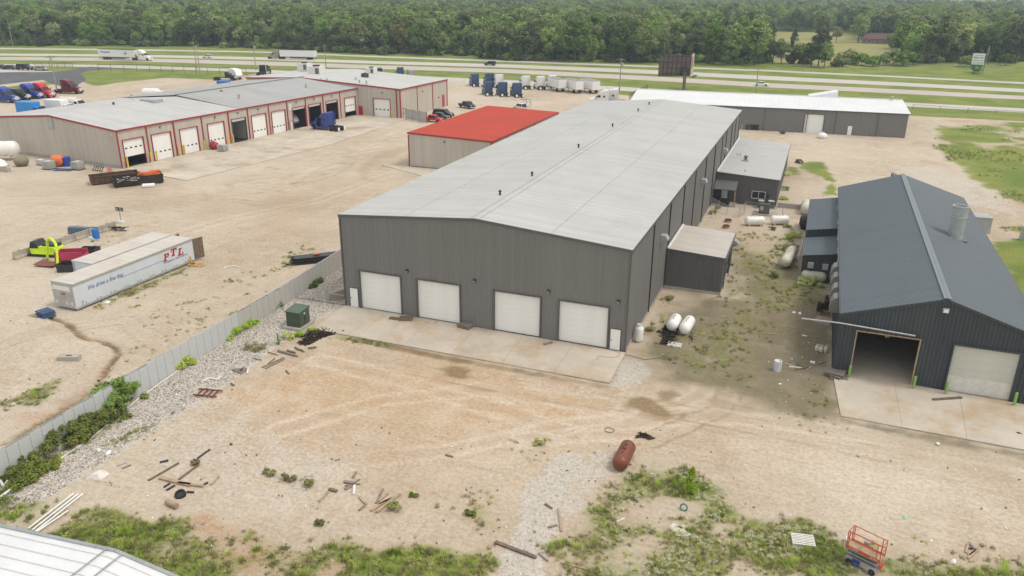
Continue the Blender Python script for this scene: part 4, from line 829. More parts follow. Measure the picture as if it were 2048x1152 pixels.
# ------------------------------------------------------------------ vehicles (built with the nose towards +x, tail at x = 0)
def wheel(root, x, y, r=.52, w=.28, rimc=None, sgn=1):
    key = ('wheel', r, w, rimc.name if rimc else '')
    if key not in SEC:
        t = MB(); M = Matrix.Rotation(R(90), 4, 'X'); t.lathe([(r*.62, -w/2), (r*.94, -w/2), (r, -w*.38), (r, w*.38), (r*.94, w/2), (r*.62, w/2)], 16, M)
        m = MB(); m.lathe([(r*.6, -w*.42), (r*.5, -w*.3), (r*.22, -w*.34), (r*.2, -w*.55), (r*.2, w*.55), (r*.22, w*.34), (r*.5, w*.3), (r*.6, w*.42)], 12, M)
        SEC[key] = (t.mesh('wheel', M_black), m.mesh('rim', rimc or M_chrome))
    o = link('wheel', SEC[key][0], root, (x, y, r)); link('rim', SEC[key][1], o); return o
def tractor(name, label, m, loc, rz, group=None, high=True, trim=None, flaps=True, grill=M_chrome, sleeper=True, door_open=False):
    t = thing(name, label, 'truck', loc, rz, group)
    f = MB(); f.bar((-.1, .43, .92), (6.6, .43, .92), .1, .26); f.bar((-.1, -.43, .92), (6.6, -.43, .92), .1, .26)
    for x in (.1, 1.55, 2.9): f.box((x, 0, .9), (.12, .9, .2))
    f.box((.9, 0, .62), (.3, 1.9, .22)); f.box((2.2, 0, .62), (.3, 1.9, .22)); f.build('frame', M_dark, t)
    x0 = 3.1 if sleeper else 4.5; zt = 3.95 if high else 3.05
    prof = [(x0, .95), (x0, zt-.12), (x0+.12, zt), (x0+.9, zt-.06), (5.0, zt-.45 if high else 3.0), (5.55, 2.78), (6.2, 2.02), (6.2, .95)]
    MB().prism(prof, 2.42, .12).build('cab', m, t)
    if high:
        MB().prism([(x0-.02, 1.1), (x0-.35, 1.15), (x0-.35, zt-.25), (x0-.02, zt-.15)], .06, 0, yc=1.16).prism([(x0-.02, 1.1), (x0-.35, 1.15), (x0-.35, zt-.25), (x0-.02, zt-.15)], .06, 0, yc=-1.16).build('side_fairing', m, t)
    h = MB(); h.prism([(6.18, .85), (6.18, 2.0), (6.9, 1.88), (7.6, 1.68), (7.92, 1.42), (7.98, .8)], 1.75, .2); h.build('hood', m, t)
    for s in (-1, 1): MB().prism([(6.2, .75), (6.25, 1.35), (6.6, 1.52), (7.3, 1.5), (7.85, 1.15), (7.95, .75), (7.72, .62), (7.55, 1.02), (7.2, 1.18), (6.75, 1.02), (6.6, .62)], .42, .05, yc=s*1.0).build('fender', m, t)
    MB().add([(5.56, -1.02, 2.80), (5.56, 1.02, 2.80), (6.235, 1.08, 2.03), (6.235, -1.08, 2.03), (5.50, -1.02, 2.74), (5.50, 1.02, 2.74), (6.16, 1.08, 1.98), (6.16, -1.08, 1.98)], [(0, 1, 2, 3), (7, 6, 5, 4), (0, 4, 5, 1), (2, 6, 7, 3), (1, 5, 6, 2), (3, 7, 4, 0)]).build('windshield', M_glass, t)
    for s in (-1, 1):
        MB().prism([(4.85, 2.05), (4.9, 2.65), (5.45, 2.65), (5.95, 2.05)], .03, yc=s*1.215).build('side_window', M_glass, t)
        if sleeper: MB().prism([(3.7, 2.1), (3.7, 2.55), (4.2, 2.55), (4.2, 2.1)], .03, yc=s*1.215).build('sleeper_window', M_glass, t)
        MB().prism([(2.9, .45), (2.9, .95), (6.1, .95), (6.1, .45)], .12, .02, yc=s*1.14).build('side_skirt', m if high else M_chrome, t)
        MB().tube((3.3, s*.85, .62), (4.9, s*.85, .62), .3, 12).build('fuel_tank', M_chrome, t)
        MB().box((6.05, s*1.42, 2.15), (.14, .2, .62)).bar((6.0, s*1.2, 2.3), (6.05, s*1.42, 2.3), .05).build('mirror', M_dark, t)
        MB().box((7.86, s*.86, 1.08), (.16, .32, .22)).build('headlight', M_white, t)
        wheel(t, 7.15, s*1.03, .52, .3)
        for x in (.85, 2.15): wheel(t, x, s*.98, .52, .5)
        if flaps: MB().box((-.02, s*.95, .62), (.03, .56, .66)).build('mud_flap', M_white, t)
    MB().prism([(7.9, .75), (7.93, 1.55), (8.03, 1.45), (8.06, .75)], 1.15, .04).build('grille', grill, t)
    MB().prism([(7.7, .38), (7.75, .78), (8.12, .74), (8.12, .42)], 2.36, .12).build('bumper', grill if grill is not M_chrome else m, t)
    MB().prism([(.6, 1.07), (.75, 1.2), (2.0, 1.2), (2.3, 1.07)], .95, .1).build('fifth_wheel', M_dark, t)
    return t
def trailer_box(name, root, m, x0, L, z0=1.12, h=2.85, w=2.58, skirt=True):
    b = MB().box((x0+L/2, 0, z0+h/2), (L, w, h)).build(name, m, root)
    q = MB(); q.box((x0+L/2, 0, z0+.02), (L+.04, w+.05, .16)); q.box((x0+L/2, 0, z0+h-.06), (L+.04, w+.05, .12)); q.build('rail', M_galv, b)
    if skirt:
        for s in (-1, 1): MB().box((x0+L*.5, s*1.2, z0-.36), (L*.42, .05, .62)).build('side_skirt', M_dark, b)
    MB().box((x0+.02, .62, z0+h/2), (.06, 1.2, h-.25)).build('rear_door', m, b); MB().box((x0+.02, -.62, z0+h/2), (.06, 1.2, h-.25)).build('rear_door', m, b)
    MB().box((x0+.05, 0, .55), (.08, 2.2, .12)).bar((x0+.05, .6, .55), (x0+.05, .6, z0), .08).bar((x0+.05, -.6, .55), (x0+.05, -.6, z0), .08).build('under_bar', M_dark, b)
    return b
def two_pt(p, q): a, b = G(*p), G(*q); return a, math.atan2(b[1]-a[1], b[0]-a[0])

# blue tractors parked in the lot behind, tails to the camera
hd = R(90+34)
bt = tractor('semi_tractor', 'blue semi tractor standing alone outside the shop bays with nose to the garage', M_blue, (0, 0), 0, None)
bt.location = (*G(684, 263.5), .1); bt.rotation_euler.z = R(171); bt.scale = (1.06,)*3
MB().prism([(4.95, .7), (4.95, 2.0), (5.9, 2.0), (5.9, .7)], .05, yc=1.24).build('door_opening', M_blk, bt); dr = MB().prism([(0, .7), (0, 2.0), (.15, 2.65), (.8, 2.65), (1.0, 2.0), (1.0, .7)], .07).build('cab_door', M_blue, bt, (5.95, 1.25, 0), R(112))
fb = tractor('semi_tractor', 'faded blue sleeper tractor, left end of the front row behind the red roof', M_blue2, (*G(981.3, 193),), hd, 'blue tractors parked tail-out in two rows')
for (px, py), lab, s in (((1011, 194.4), 'faded blue sleeper tractor, middle of the front row of three', 1.08), ((1040, 196), 'faded blue sleeper tractor, right end of the front row of three', 1.08), ((954, 174.6), 'faded blue sleeper tractor at the far left of the back row by the fence', 1.06), ((984, 175.5), 'tall blue sleeper tractor in the back row beside a white tractor', 1.14)):
    clone(fb, lab, G(px, py), hd, 'blue tractors parked tail-out in two rows', s)
fb.scale = (1.06,)*3
wt = tractor('semi_tractor', 'white sleeper tractor in the back row beside the blue tractors', M_white, (*G(1003, 177.5),), hd, 'white tractors parked tail-out'); wt.scale = (1.1,)*3
for p, lab in (((1057, 180), 'white sleeper tractor left of a pair standing mid row behind the blue front row'), ((1087, 181), 'white sleeper tractor right of a pair standing mid row, next to the trailers')):
    clone(wt, lab, G(*p), hd, 'white tractors parked tail-out', 1.08)
clone(wt, 'white tractor half hidden behind the first of three white box trailers', G(1110, 176.5), hd, 'white tractors parked tail-out', 1.0)
# white pup trailers
pt = thing('box_trailer', 'white box trailer at the left of a row of three', 'trailer', (*G(1125, 184.5),), R(90+43), 'white pup trailers in a row')
trailer_box('trailer_body', pt, M_white, 0, 8.6, 1.15, 2.75, skirt=False)
MB().bar((.2, .5, 1.0), (8.4, .5, 1.0), .12, .2).bar((.2, -.5, 1.0), (8.4, -.5, 1.0), .12, .2).build('frame', M_dark, pt)
for s in (-1, 1): wheel(pt, 1.9, s*1.0, .5, .5); MB().bar((6.4, s*.8, 0), (6.4, s*.8, 1.1), .12).build('landing_leg', M_dark, pt)
pt.scale = (1.05,)*3
clone(pt, 'white box trailer in the middle of a row of three', G(1159, 187.5), R(90+43), 'white pup trailers in a row', 1.05)
clone(pt, 'white box trailer at the right of a row of three', G(1192, 188), R(90+43), 'white pup trailers in a row', 1.05)
# cabs seen side-on over the warehouse roof
q = G(1232, 211); w2 = clone(wt, 'white sleeper tractor seen side-on over the far end of the warehouse roof', (q[0]+1.0, q[1]), R(180+8), None, 1.12)
w2 = clone(wt, 'white sleeper tractor standing just behind another at the far end of the warehouse roof', (q[0]+2.8, q[1]+3.4), R(180+8), None, 1.12)
# semis by the pole on the left
hr = R(6)
def semi_at(lab, m, front, rz, s=1.1, **k):
    p = G(*front); t = tractor('semi_tractor', lab, m, (p[0]-8.1*s*math.cos(rz), p[1]-8.1*s*math.sin(rz)), rz, **k); t.scale = (s,)*3; return t
semi_at('royal blue sleeper tractor cut by the left edge of the photo', M_blue, (36, 205.5), hr, 1.12)
semi_at('black tractor with chrome bumper and white visor between two blue tractors', M_blk, (59, 200.5), hr, 1.08, high=False)
semi_at('bright blue sleeper tractor between the black and the red tractor', M_blueb, (84, 197.5), hr, 1.1)
semi_at('bright red sleeper tractor beside the leaning utility pole', M_red, (108, 195.5), hr, 1.1)
semi_at('maroon sleeper tractor parked nose right beyond the utility pole', M_maroon, (164, 187.5), R(12), 1.1)
# highway semis
def highway_semi(lab, mcab, rear, front, L, sc, mirror_logo):
    a, rz = two_pt(rear, front); t = tractor('semi_truck', lab, mcab, (0, 0), 0, flaps=False); t.location = (*a, .03); t.rotation_euler.z = rz; t.scale = (sc,)*3
    for c in kids(t): c.location.x += L-1.9
    b = trailer_box('trailer', t, M_white, 0, L, 1.15, 2.9)
    for x in (2.2, 3.5):
        for s in (-1, 1): wheel(t, x, s*.98, .52, .5)
    return t, b
def text(body, name, m, parent, loc, rot, size, shear=0, ext=.006, sx=1.0, bold=0):
    cu = bpy.data.curves.new(name, 'FONT'); cu.body = body; cu.size = size; cu.extrude = ext; cu.shear = shear; cu.offset = bold; cu.align_x = 'CENTER'; cu.align_y = 'CENTER'; cu.resolution_u = 3
    cu.materials.append(m); tmp = bpy.data.objects.new(name, cu); COL.objects.link(tmp)
    dg = bpy.context.evaluated_depsgraph_get(); me = bpy.data.meshes.new_from_object(tmp.evaluated_get(dg)); bpy.data.objects.remove(tmp); bpy.data.curves.remove(cu)
    me.name = name; o = bpy.data.objects.new(name, me); COL.objects.link(o); o.parent = parent; o.location = loc; o.rotation_euler = rot; o.scale = (sx, 1, 1); return o
t1, b1 = highway_semi('white semi truck with lettered white trailer driving right on the highway', M_white, (203, 118.5), (319, 122), 16.6, 1.14, 1)
text('Hirschbach', 'lettering', M_ltext, b1, (3.2, -1.33, 2.95), (R(90), 0, 0), 1.0, .3, bold=.015)
lg = MB(); lg.prism([(11.6, 2.3), (12.0, 3.1), (11.8, 2.2)], .03, yc=-1.31); lg.prism([(12.3, 1.9), (12.5, 3.6), (12.75, 1.5), (12.6, 2.6)], .03, yc=-1.31); lg.prism([(12.0, 2.4), (12.9, 2.9), (13.0, 2.5), (12.2, 2.2)], .03, yc=-1.31); lg.build('emblem', mat('logo_green', (.05, .13, .12), .5), b1)
MB().prism([(16.3, 1.3), (16.9, 2.5), (17.6, 1.7), (18.2, 1.2)], .04, yc=-1.25).build('cab_mural', mat('mural_brown', (.40, .16, .09), .5), t1)
t2, b2 = highway_semi('tan-cabbed semi truck with plain white trailer driving left on the highway', M_tanT, (632, 119.5), (530, 117.2), 16.4, 1.04, 0)
MB().box((14.95, 0, 2.6), (.1, 2.5, 2.6)).build('front_panel', M_blue2, t2)

def car(name, label, cat, m, loc, rz, kind='sedan', group=None, sc=1.0):
    c = thing(name, label, cat, loc, rz, group)
    P = dict(sedan=([(0, .35), (0, .88), (.5, 1.0), (3.4, .98), (4.6, .82), (4.8, .55), (4.8, .3)], [(.75, .98), (1.35, 1.42), (2.75, 1.42), (3.55, .97)], 4.8),
             hatch=([(0, .35), (.05, .95), (.3, 1.0), (3.1, .98), (4.0, .85), (4.15, .55), (4.15, .3)], [(.15, .98), (.55, 1.5), (2.3, 1.52), (3.25, .96)], 4.15),
             suv=([(0, .4), (0, 1.05), (.2, 1.1), (3.6, 1.1), (4.7, 1.0), (4.85, .6), (4.85, .4)], [(.12, 1.08), (.4, 1.72), (2.95, 1.76), (3.7, 1.08)], 4.85),
             pickup=([(0, .55), (0, 1.12), (3.9, 1.12), (4.6, 1.16), (5.6, 1.08), (5.8, .7), (5.8, .5)], [(1.85, 1.1), (2.1, 1.82), (3.75, 1.85), (4.55, 1.12)], 5.8))[kind]
    w = 1.95 if kind == 'pickup' else 1.8
    MB().prism(P[0], w, .10).build('body', m, c)
    g = P[1]; MB().prism(g, w-.18, .10).build('glasshouse', M_glass, c)
    tz = max(z for _, z in g); MB().prism([(g[1][0]-.05, tz-.05), (g[1][0]+.02, tz+.03), (g[2][0], tz+.03), (g[2][0]+.08, tz-.05)], w-.22, .08).build('roof', m, c)
    pl = MB()
    for s in (-1, 1):
        y = s*(w/2-.10); pl.bar((g[0][0], y, g[0][1]), (g[1][0], y, g[1][1]), .06, .10); pl.bar((g[3][0], y, g[3][1]), (g[2][0], y, g[2][1]), .06, .07); pl.bar(((g[1][0]+g[2][0])/2, y, tz), ((g[0][0]+g[3][0])/2, y, g[0][1]), .06, .08)
    pl.build('pillar', m, c)
    r = .40 if kind == 'pickup' else .34
    for x in (P[2]*.19, P[2]*.81):
        for s in (-1, 1): wheel(c, x, s*(w/2-.10), r, .24)
    for s in (-1, 1):
        MB().box((P[2]-.06, s*w*.36, P[0][-3][1]-.12), (.12, .34, .14)).build('headlight', M_white, c); MB().box((.01, s*w*.40, .85), (.06, .2, .2)).build('tail_light', M_red, c)
        MB().box((g[3][0]-.1, s*(w/2+.06), 1.05), (.12, .16, .12)).build('mirror', m, c)
    if kind == 'pickup': MB().box((.95, 0, 1.08), (1.7, w-.3, .1)).build('bed', M_blk, c)
    MB().box((P[2]-.02, 0, .45), (.1, w*.9, .16)).build('bumper', M_chrome if kind == 'pickup' else m, c)
    c.scale = (sc,)*3; return c
def car_at(name, lab, cat, m, rear, front, kind, L=None, z=.03, group=None):
    a, rz = two_pt(rear, front); b = G(*front); d = math.hypot(b[0]-a[0], b[1]-a[1]); l = dict(sedan=4.8, hatch=4.15, suv=4.85, pickup=5.8)[kind]
    sc = min(max(d/l, .92), 1.18); return car(name, lab, cat, m, (*a, z), rz, kind, group, sc)
rz = math.atan2(.22, 1)
def car_c(name, lab, cat, m, px, py, rz, kind, sc=1.05, z=.03, group=None):
    p = G(px, py); l = dict(sedan=4.8, hatch=4.15, suv=4.85, pickup=5.8)[kind]*sc/2; return car(name, lab, cat, m, (p[0]-l*math.cos(rz), p[1]-l*math.sin(rz), z), rz, kind, group, sc)
car_c('car', 'white hatchback driving left on the far carriageway behind the first semi', 'car', M_white, 415, 116.2, R(190), 'hatch', 1.0, .05)
car_c('car', 'dark grey SUV driving left on the far carriageway above the blue tractors', 'car', M_greycar, 980, 131.3, R(184), 'suv', 1.05, .05)
car_c('car', 'white sedan driving right on the near carriageway beside a thin pole', 'car', M_white, 1523, 172, R(-1), 'sedan', 1.02, .05)
car_c('pickup', 'black crew-cab pickup standing alone between the tall hall and the red roof', 'pickup', M_blk, 934, 216, R(-28), 'pickup', 1.0)
car_c('pickup', 'red pickup parked nose right beside the grey gate screen', 'pickup', M_red, 866, 243.5, R(-2), 'pickup', .92)
car_c('pickup', 'dark grey pickup parked between the red pickup and a black SUV', 'pickup', M_greycar, 878, 239, R(-2), 'pickup', .95)
car_c('car', 'black SUV parked behind two pickups at the end of the tall hall', 'car', M_blk, 887, 234.5, R(-2), 'suv', 1.15)
car_c('car', 'dark green sedan cut by the left edge in the asphalt lot', 'car', mat('car_darkgreen', (.02, .035, .035), .3), 2, 138.3, R(12), 'sedan', 1.25)
car_c('car', 'dark blue sedan parked between the green sedan and the black SUV', 'car', mat('car_darkblue', (.025, .035, .06), .3), 22, 139, R(12), 'sedan', 1.2)
car_c('car', 'black SUV in the asphalt lot between a blue and a silver sedan', 'car', M_blk, 51, 140.3, R(12), 'suv', 1.35)
car_c('car', 'silver sedan at the right of the row in the asphalt lot', 'car', M_silver, 83, 141, R(12), 'sedan', 1.15)
p = G(1068, 225); fbt = car('pickup', 'flatbed pickup with black rack just behind the red roof', 'pickup', M_whited, (p[0]-2, p[1]+1, .03), R(150), 'pickup')
b = MB(); [b.bar((x_, -1, 1.2), (x_, -1, 3.0), .07) or b.bar((x_, 1, 1.2), (x_, 1, 3.0), .07) for x_ in (.2, 2.2)]; [b.bar((.2, y_, z_), (2.2, y_, z_), .07) for y_ in (-1, 1) for z_ in (2.3, 3.0)]; b.bar((2.2, -1, 3), (2.2, 1, 3), .07); b.build('headache_rack', M_dark, fbt)

def refuse_truck(lab, m, loc, rz, mc=M_white):
    t = thing('garbage_truck', lab, 'truck', loc, rz)
    MB().bar((0, .43, .9), (8.6, .43, .9), .12, .28).bar((0, -.43, .9), (8.6, -.43, .9), .12, .28).build('frame', M_dark, t)
    MB().prism([(2.2, 1.1), (2.2, 3.5), (2.7, 3.75), (6.3, 3.6), (6.4, 1.1)], 2.5, .18).build('hopper_body', m, t)
    MB().prism([(-.5, 1.0), (-.9, 1.6), (-.3, 2.8), (.9, 3.7), (2.2, 3.6), (2.2, 1.0), (.6, .7)], 2.45, .2).build('tailgate', m, t)
    MB().prism([(-.55, 1.5), (-.75, 1.8), (.3, 3.1), (.6, 2.8)], 1.5, .05).build('tail_opening', M_silver, t)
    MB().prism([(6.6, .8), (6.6, 2.9), (7.9, 2.9), (8.5, 1.9), (8.6, .8)], 2.4, .15).build('cab', mc, t)
    MB().prism([(7.95, 2.85), (8.0, 2.8), (8.53, 1.95), (8.47, 1.95)], 2.1).build('windshield', M_glass, t)
    for s in (-1, 1):
        for x in (1.2, 2.5, 7.6): wheel(t, x, s*1.0, .52, .4)
        MB().tube((-.2, s*1.15, 1.4), (1.6, s*1.15, 3.4), .07).build('ram', M_silver, t); MB().box((-.7, s*1.05, 1.0), (.1, .25, .2)).build('tail_light', M_red, t)
    return t
p = G(478, 159.5); refuse_truck('white garbage truck with its tailgate to the camera by the highway fence', M_white, (*p,), R(148))
i = 7; bx = bays[i]; c, s = math.cos(R(-4.36)), math.sin(R(-4.36)); lx, ly = -1.8, (bx[0]+bx[1])/2+.1
gt = refuse_truck('grey garbage truck standing inside an open bay of the repair shop', M_silver, (-119.45+c*lx-s*ly, 107.75+s*lx+c*ly, .1), R(180-4)); gt.scale = (.9,)*3
t = tractor('semi_tractor', 'black tractor chassis in front of the white garbage truck', M_blk, (*G(428, 160.5),), R(20), high=False, sleeper=False, flaps=False)
t = tractor('semi_tractor', 'black day-cab tractor with tall stacks behind the pale hall roof', M_blk, (*G(520, 152),), R(110), high=False, flaps=False); t.scale = (1.2,)*3
for s in (-1, 1): MB().tube((3.0, s*1.1, 1), (3.0, s*1.1, 4.2), .09).build('exhaust_stack', M_chrome, t)
def box_truck(lab, loc, rz, m, mc, sc=1.1, vac=False):
    t = thing('service_truck', lab, 'truck', loc, rz)
    MB().bar((0, .43, .85), (7.6, .43, .85), .12, .28).bar((0, -.43, .85), (7.6, -.43, .85), .12, .28).build('frame', M_dark, t)
    if vac: MB().lathe([(.2, 0), (.9, .15), (1.15, .5), (1.15, 4.6), (.9, 4.95), (.2, 5.1)], 16, Matrix.Translation((.1, 0, 2.25)) @ Matrix.Rotation(R(90), 4, 'Y')).build('tank', m, t, smooth=False); MB().box((2.4, 0, 1.15), (4.6, 2.2, .3)).build('catwalk', M_dark, t)
    else:
        MB().prism([(0, 1.05), (0, 3.55), (.15, 3.65), (4.9, 3.65), (5.0, 3.5), (5.0, 1.05)], 2.5, .08).build('cargo_box', m, t); MB().box((-.02, 0, 2.3), (.06, 2.2, 2.2)).build('rear_door', m, t)
    MB().prism([(5.3, .8), (5.3, 2.7), (6.3, 2.7), (6.8, 1.9), (7.7, 1.6), (7.8, .8)], 2.3, .15).build('cab', mc, t)
    MB().prism([(6.34, 2.66), (6.4, 2.6), (6.86, 1.92), (6.78, 1.92)], 2.0).build('windshield', M_glass, t)
    for s in (-1, 1):
        MB().prism([(5.5, 1.9), (5.5, 2.5), (6.2, 2.5), (6.5, 1.9)], .03, yc=s*1.16).build('side_window', M_glass, t)
        for x in (1.3, 6.9): wheel(t, x, s*1.0, .5, .36)
    MB().box((7.8, 0, .65), (.14, 2.3, .3)).build('bumper', M_chrome, t)
    t.scale = (sc,)*3; return t
def over(px, py, z=3.4): return G(px, py, z)
p = over(38, 206); box_truck('truck wrapped in bright blue sheeting behind the shop roof', (*p,), R(4), M_cyan, M_cyan, 1.08)
p = over(96, 202); box_truck('white box truck beside the blue sheeted truck behind the shop roof', (*p,), R(4), M_white, M_white, 1.08)
p = over(118, 194); box_truck('white service truck with dark windows nearest the maroon tractor', (*p,), R(6), M_whited, M_white, 1.05, True)
p = over(284, 177); box_truck('white vacuum tank truck alone behind the middle of the shop roof', (*p,), R(12), M_white, M_white, 1.05, True)
p = over(436, 163, 2.6); box_truck('blue box truck with white hood low behind the shop ridge', (*p,), R(10), M_barrel, M_white, .8)
p = G(803, 158); tractor('semi_tractor', 'blue tractor roof showing just behind the pale hall roof', M_blue2, (p[0], p[1]), hd)
p = G(824, 160); box_truck('grey box truck beside the blue tractor behind the pale hall', (p[0], p[1]), hd, M_silver, M_silver, .95)
p = G(760, 153); box_truck('dark box truck low behind the air handlers of the pale hall', (p[0], p[1]), hd, M_dark, M_dark, .8)

# ------------------------------------------------------------------ derelict trailers, scrap and tools in the left yard
tx, ty = -69.46, 54.06
def yard_trailer(lab, x, y, L, h, rz):
    t = thing('storage_trailer', lab, 'trailer', (x, y, 0), rz)
    M_side = mat('trailer_side', (.60, .65, .695), .45, 0, .05, .4, streak=True, c2=(.54, .56, .57))
    w = 3.0
    MB().box((0, L/2, .25+h/2), (w, L, h)).build('box_body', M_side, t)
    MB().box((0, L/2, .25+h+.03), (w+.1, L+.1, .10)).build('roof', M_tanR, t)
    q = MB(); q.box((w/2, L/2, .30), (.08, L, .22)); q.box((w/2, L/2, .25+h-.14), (.07, L, .2)); q.box((-w/2, L/2, .3), (.08, L, .22)); q.build('side_rail', M_galv, t)
    for i in range(9):
        for dy in (-.22, .22): MB().box((w/2+.03, 1+i*1.86+dy, .55), (.03, .13, .07)).build('marker_light', M_dark, t)
    return t, w
t, w = yard_trailer('white storage trailer with red PTL letters and a blue slogan along its side', -71.0, 53.9, 17.2, 2.72, R(-.2))
cnr = MB(); cnr.box((0, -.03, 1.6), (2.9, .06, 2.5)); cnr.build('nose_panel', mat('nose_panel', (.45, .44, .41), .5, .1, .1, 1), t)
MB().box((-.1, -.08, 2.35), (2.4, .03, .62)).build('nose_sign', M_white, t)
MB().box((-.1, -.105, 2.12), (2.35, .02, .05)).build('sign_stripe', M_ltext, t); [MB().box((-.22+.16*i, -.07, 1.78+.02*(i%2)), (.09, .02, .22)).build('worn_number', M_rtext, t) for i in range(4)]
for xx in (-1.1, .35, 1.05): MB().box((xx, -.07, .8), (.36, .02, .36), M=None).build('placard', M_whited, t)
SD = (R(90), 0, R(90))
def slab_letter(ch, y, z, h=.88):
    B = dict(P=[(0, 0, .62, .15), (0, .85, .75, .15), (.14, 0, .30, 1), (.44, .44, .30, .14), (.66, .50, .26, .44)], T=[(.22, 0, .62, .15), (.36, 0, .32, 1), (0, .84, 1.05, .16), (0, .62, .17, .3), (.88, .62, .17, .3)], L=[(0, 0, 1.0, .15), (0, .85, .62, .15), (.14, 0, .30, 1), (.82, 0, .18, .36)])[ch]; b = MB()
    for bx_, bz_, bw_, bh_ in B:
        q = [(bx_, bz_), (bx_+bw_, bz_), (bx_+bw_, bz_+bh_), (bx_, bz_+bh_)]; v = [(w/2+dx, y+(p+.32*r)*h, z+r*h) for dx in (.005, .02) for p, r in q]; b.add(v, [(4, 5, 6, 7), (0, 1, 5, 4), (1, 2, 6, 5), (2, 3, 7, 6), (3, 0, 4, 7)])
    b.build('lettering', M_rtext, t)
slab_letter('P', 12.25, 1.52); slab_letter('T', 13.4, 1.78); slab_letter('L', 14.55, 1.52)
text('PROFESSIONAL TRUCK LINES INC', 'lettering', M_ltext, t, (w/2+.015, 14.2, 1.36), SD, .24, .1, sx=1.05)
text('We drive a fine line', 'lettering', M_ltext, t, (w/2+.015, 4.0, 1.98), SD, .72, .35, sx=.82)
MB().box((w/2+.012, 9.3, 1.72), (.02, 6.6, .035)).build('pin_stripe', M_ltext, t); text('32', 'number', M_ltext, t, (w/2+.015, .85, .78), SD, .32)
for yy in (10.0, 10.55): MB().box((w/2+.015, yy, 1.0), (.02, .3, .3), M=None).build('placard', M_whited, t)
for s in (-1, 1):
    dd = MB().box((0, .7, 1.45), (.10, 1.4, 2.6)).build('rear_door', M_woodd, t, (s*w/2, 17.2, .15), R(-12 if s > 0 else 15))
t2_, w_2 = yard_trailer('plain storage trailer behind the lettered one, set back towards the barriers', -74.35, 59.4, 11.8, 2.75, R(-.6))
MB().box((-1.3, -.05, 1.5), (.14, .1, 2.7)).box((1.3, -.05, 1.5), (.14, .1, 2.7)).build('corner_post', M_galv, t2_)

# concrete barriers in a line
bar0 = None
P0, P1 = G(28, 520), G(232, 456)
n = 7; L = math.hypot(P1[0]-P0[0], P1[1]-P0[1])/n; ang = math.atan2(P1[1]-P0[1], P1[0]-P0[0])
LABB = ['concrete barrier at the left end of the barrier line', 'concrete barrier behind the lime car body', 'concrete barrier between the lime body and the middle of the line', 'concrete barrier in the middle of the line', 'concrete barrier beside the dark blue scrap panel', 'concrete barrier behind the blue barrel', 'concrete barrier at the right end by the steel scrap']
M_bar = mat('barrier_concrete', (.40, .36, .29), .9, 0, .15, 1.5, c2=(.2, .18, .15))
for i in range(n):
    x, y = P0[0]+(P1[0]-P0[0])*(i+.0)/n, P0[1]+(P1[1]-P0[1])*(i+.0)/n
    if i == 0:
        bar0 = thing('concrete_barrier', LABB[0], 'barrier', (x, y, 0), ang, 'concrete barriers in a line')
        q = [(-.32, 0), (-.3, .22), (-.14, .42), (-.11, 1.0), (.11, 1.0), (.14, .42), (.3, .22), (.32, 0)]
        MB().prism([(a, c*1.0) for a, c in q], L-.06, .02, M=Matrix.Translation((L/2, 0, 0)) @ Matrix.Rotation(R(-90), 4, 'Z')).build('barrier_body', M_bar, bar0)
        MB().path([(.7, -.05, .98), (.7, -.05, 1.1), (.95, -.05, 1.1), (.95, -.05, .98)], .025).build('lifting_loop', M_rustd, bar0)
    else: clone(bar0, LABB[i], (x, y, random.uniform(-.05, 0)), ang+R(random.uniform(-1.5, 1.5)))
# lime body, arm, red body, bins
x, y = G(96, 510); lb = thing('stripped_car', 'lime green stripped car body shell with black hood by the barriers', 'scrap', (x, y, .15), R(14))
MB().prism([(-1.7, .25), (-1.75, .95), (-1.2, 1.25), (1.6, 1.2), (1.9, .9), (1.9, .25)], 1.7, .1).build('shell', M_lime, lb); MB().prism([(-1.75, .9), (-1.5, 1.75), (-.8, 1.85), (-.35, 1.25), (-.4, .9)], 1.72, .1).build('hood', M_dark, lb)
MB().prism([(-.2, 1.2), (0, 1.5), (1.7, 1.45), (1.8, 1.2)], 1.3, .05).build('cover', M_dark, lb); MB().box((0, 0, .12), (4.1, 2.0, .12)).build('base_frame', M_dark, lb); MB().box((.2, -.95, .34), (3.2, .14, .16)).build('sill', M_lime, lb)
x, y = G(99, 519); am = thing('bent_boom', 'bent lime green steel arm arching over the scrap', 'scrap', (x, y, 0), R(-8))
MB().path([(-.1, -.2, .1), (0, 0, 1.2), (.12, .1, 2.2), (.5, .15, 2.75), (1.0, .15, 2.85), (2.0, 0, 2.5), (2.6, -.3, 2.0), (2.9, -.6, 1.0), (3.15, -.9, .25)], .16, 8).build('arm', M_lime, am); MB().box((-.1, -.4, .2), (.6, .3, .12)).build('foot', M_silver, am)
x, y = G(97, 531); sp_o = thing('steel_plate', 'rusty curved steel plate lying below the lime arm', 'scrap', (x, y, .08), R(10))
vs = [(-1.4+2.8*i/6, -.8+1.6*j, .12+.22*abs(i-3)/3*(1 if j else .6)) for i in range(7) for j in (0, 1)]; MB().add(vs+[(a, c, z-.05) for a, c, z in vs], [(2*i, 2*i+2, 2*i+3, 2*i+1) for i in range(6)]+[(14+2*i+1, 14+2*i+3, 14+2*i+2, 14+2*i) for i in range(6)]+[(2*i, 14+2*i, 16+2*i, 2+2*i) for i in range(6)]).build('plate', M_rust, sp_o)
x, y = G(146, 524); rb = thing('truck_bed', 'dark pink cut-off truck bed with one end open', 'scrap', (x, y, .35), R(24))
for s in (-1, 1): MB().prism([(-1.6, 0), (-1.65, 1.1), (1.6, 1.2), (1.65, .1)], .1, yc=s*.85).build('side_panel', M_pink, rb)
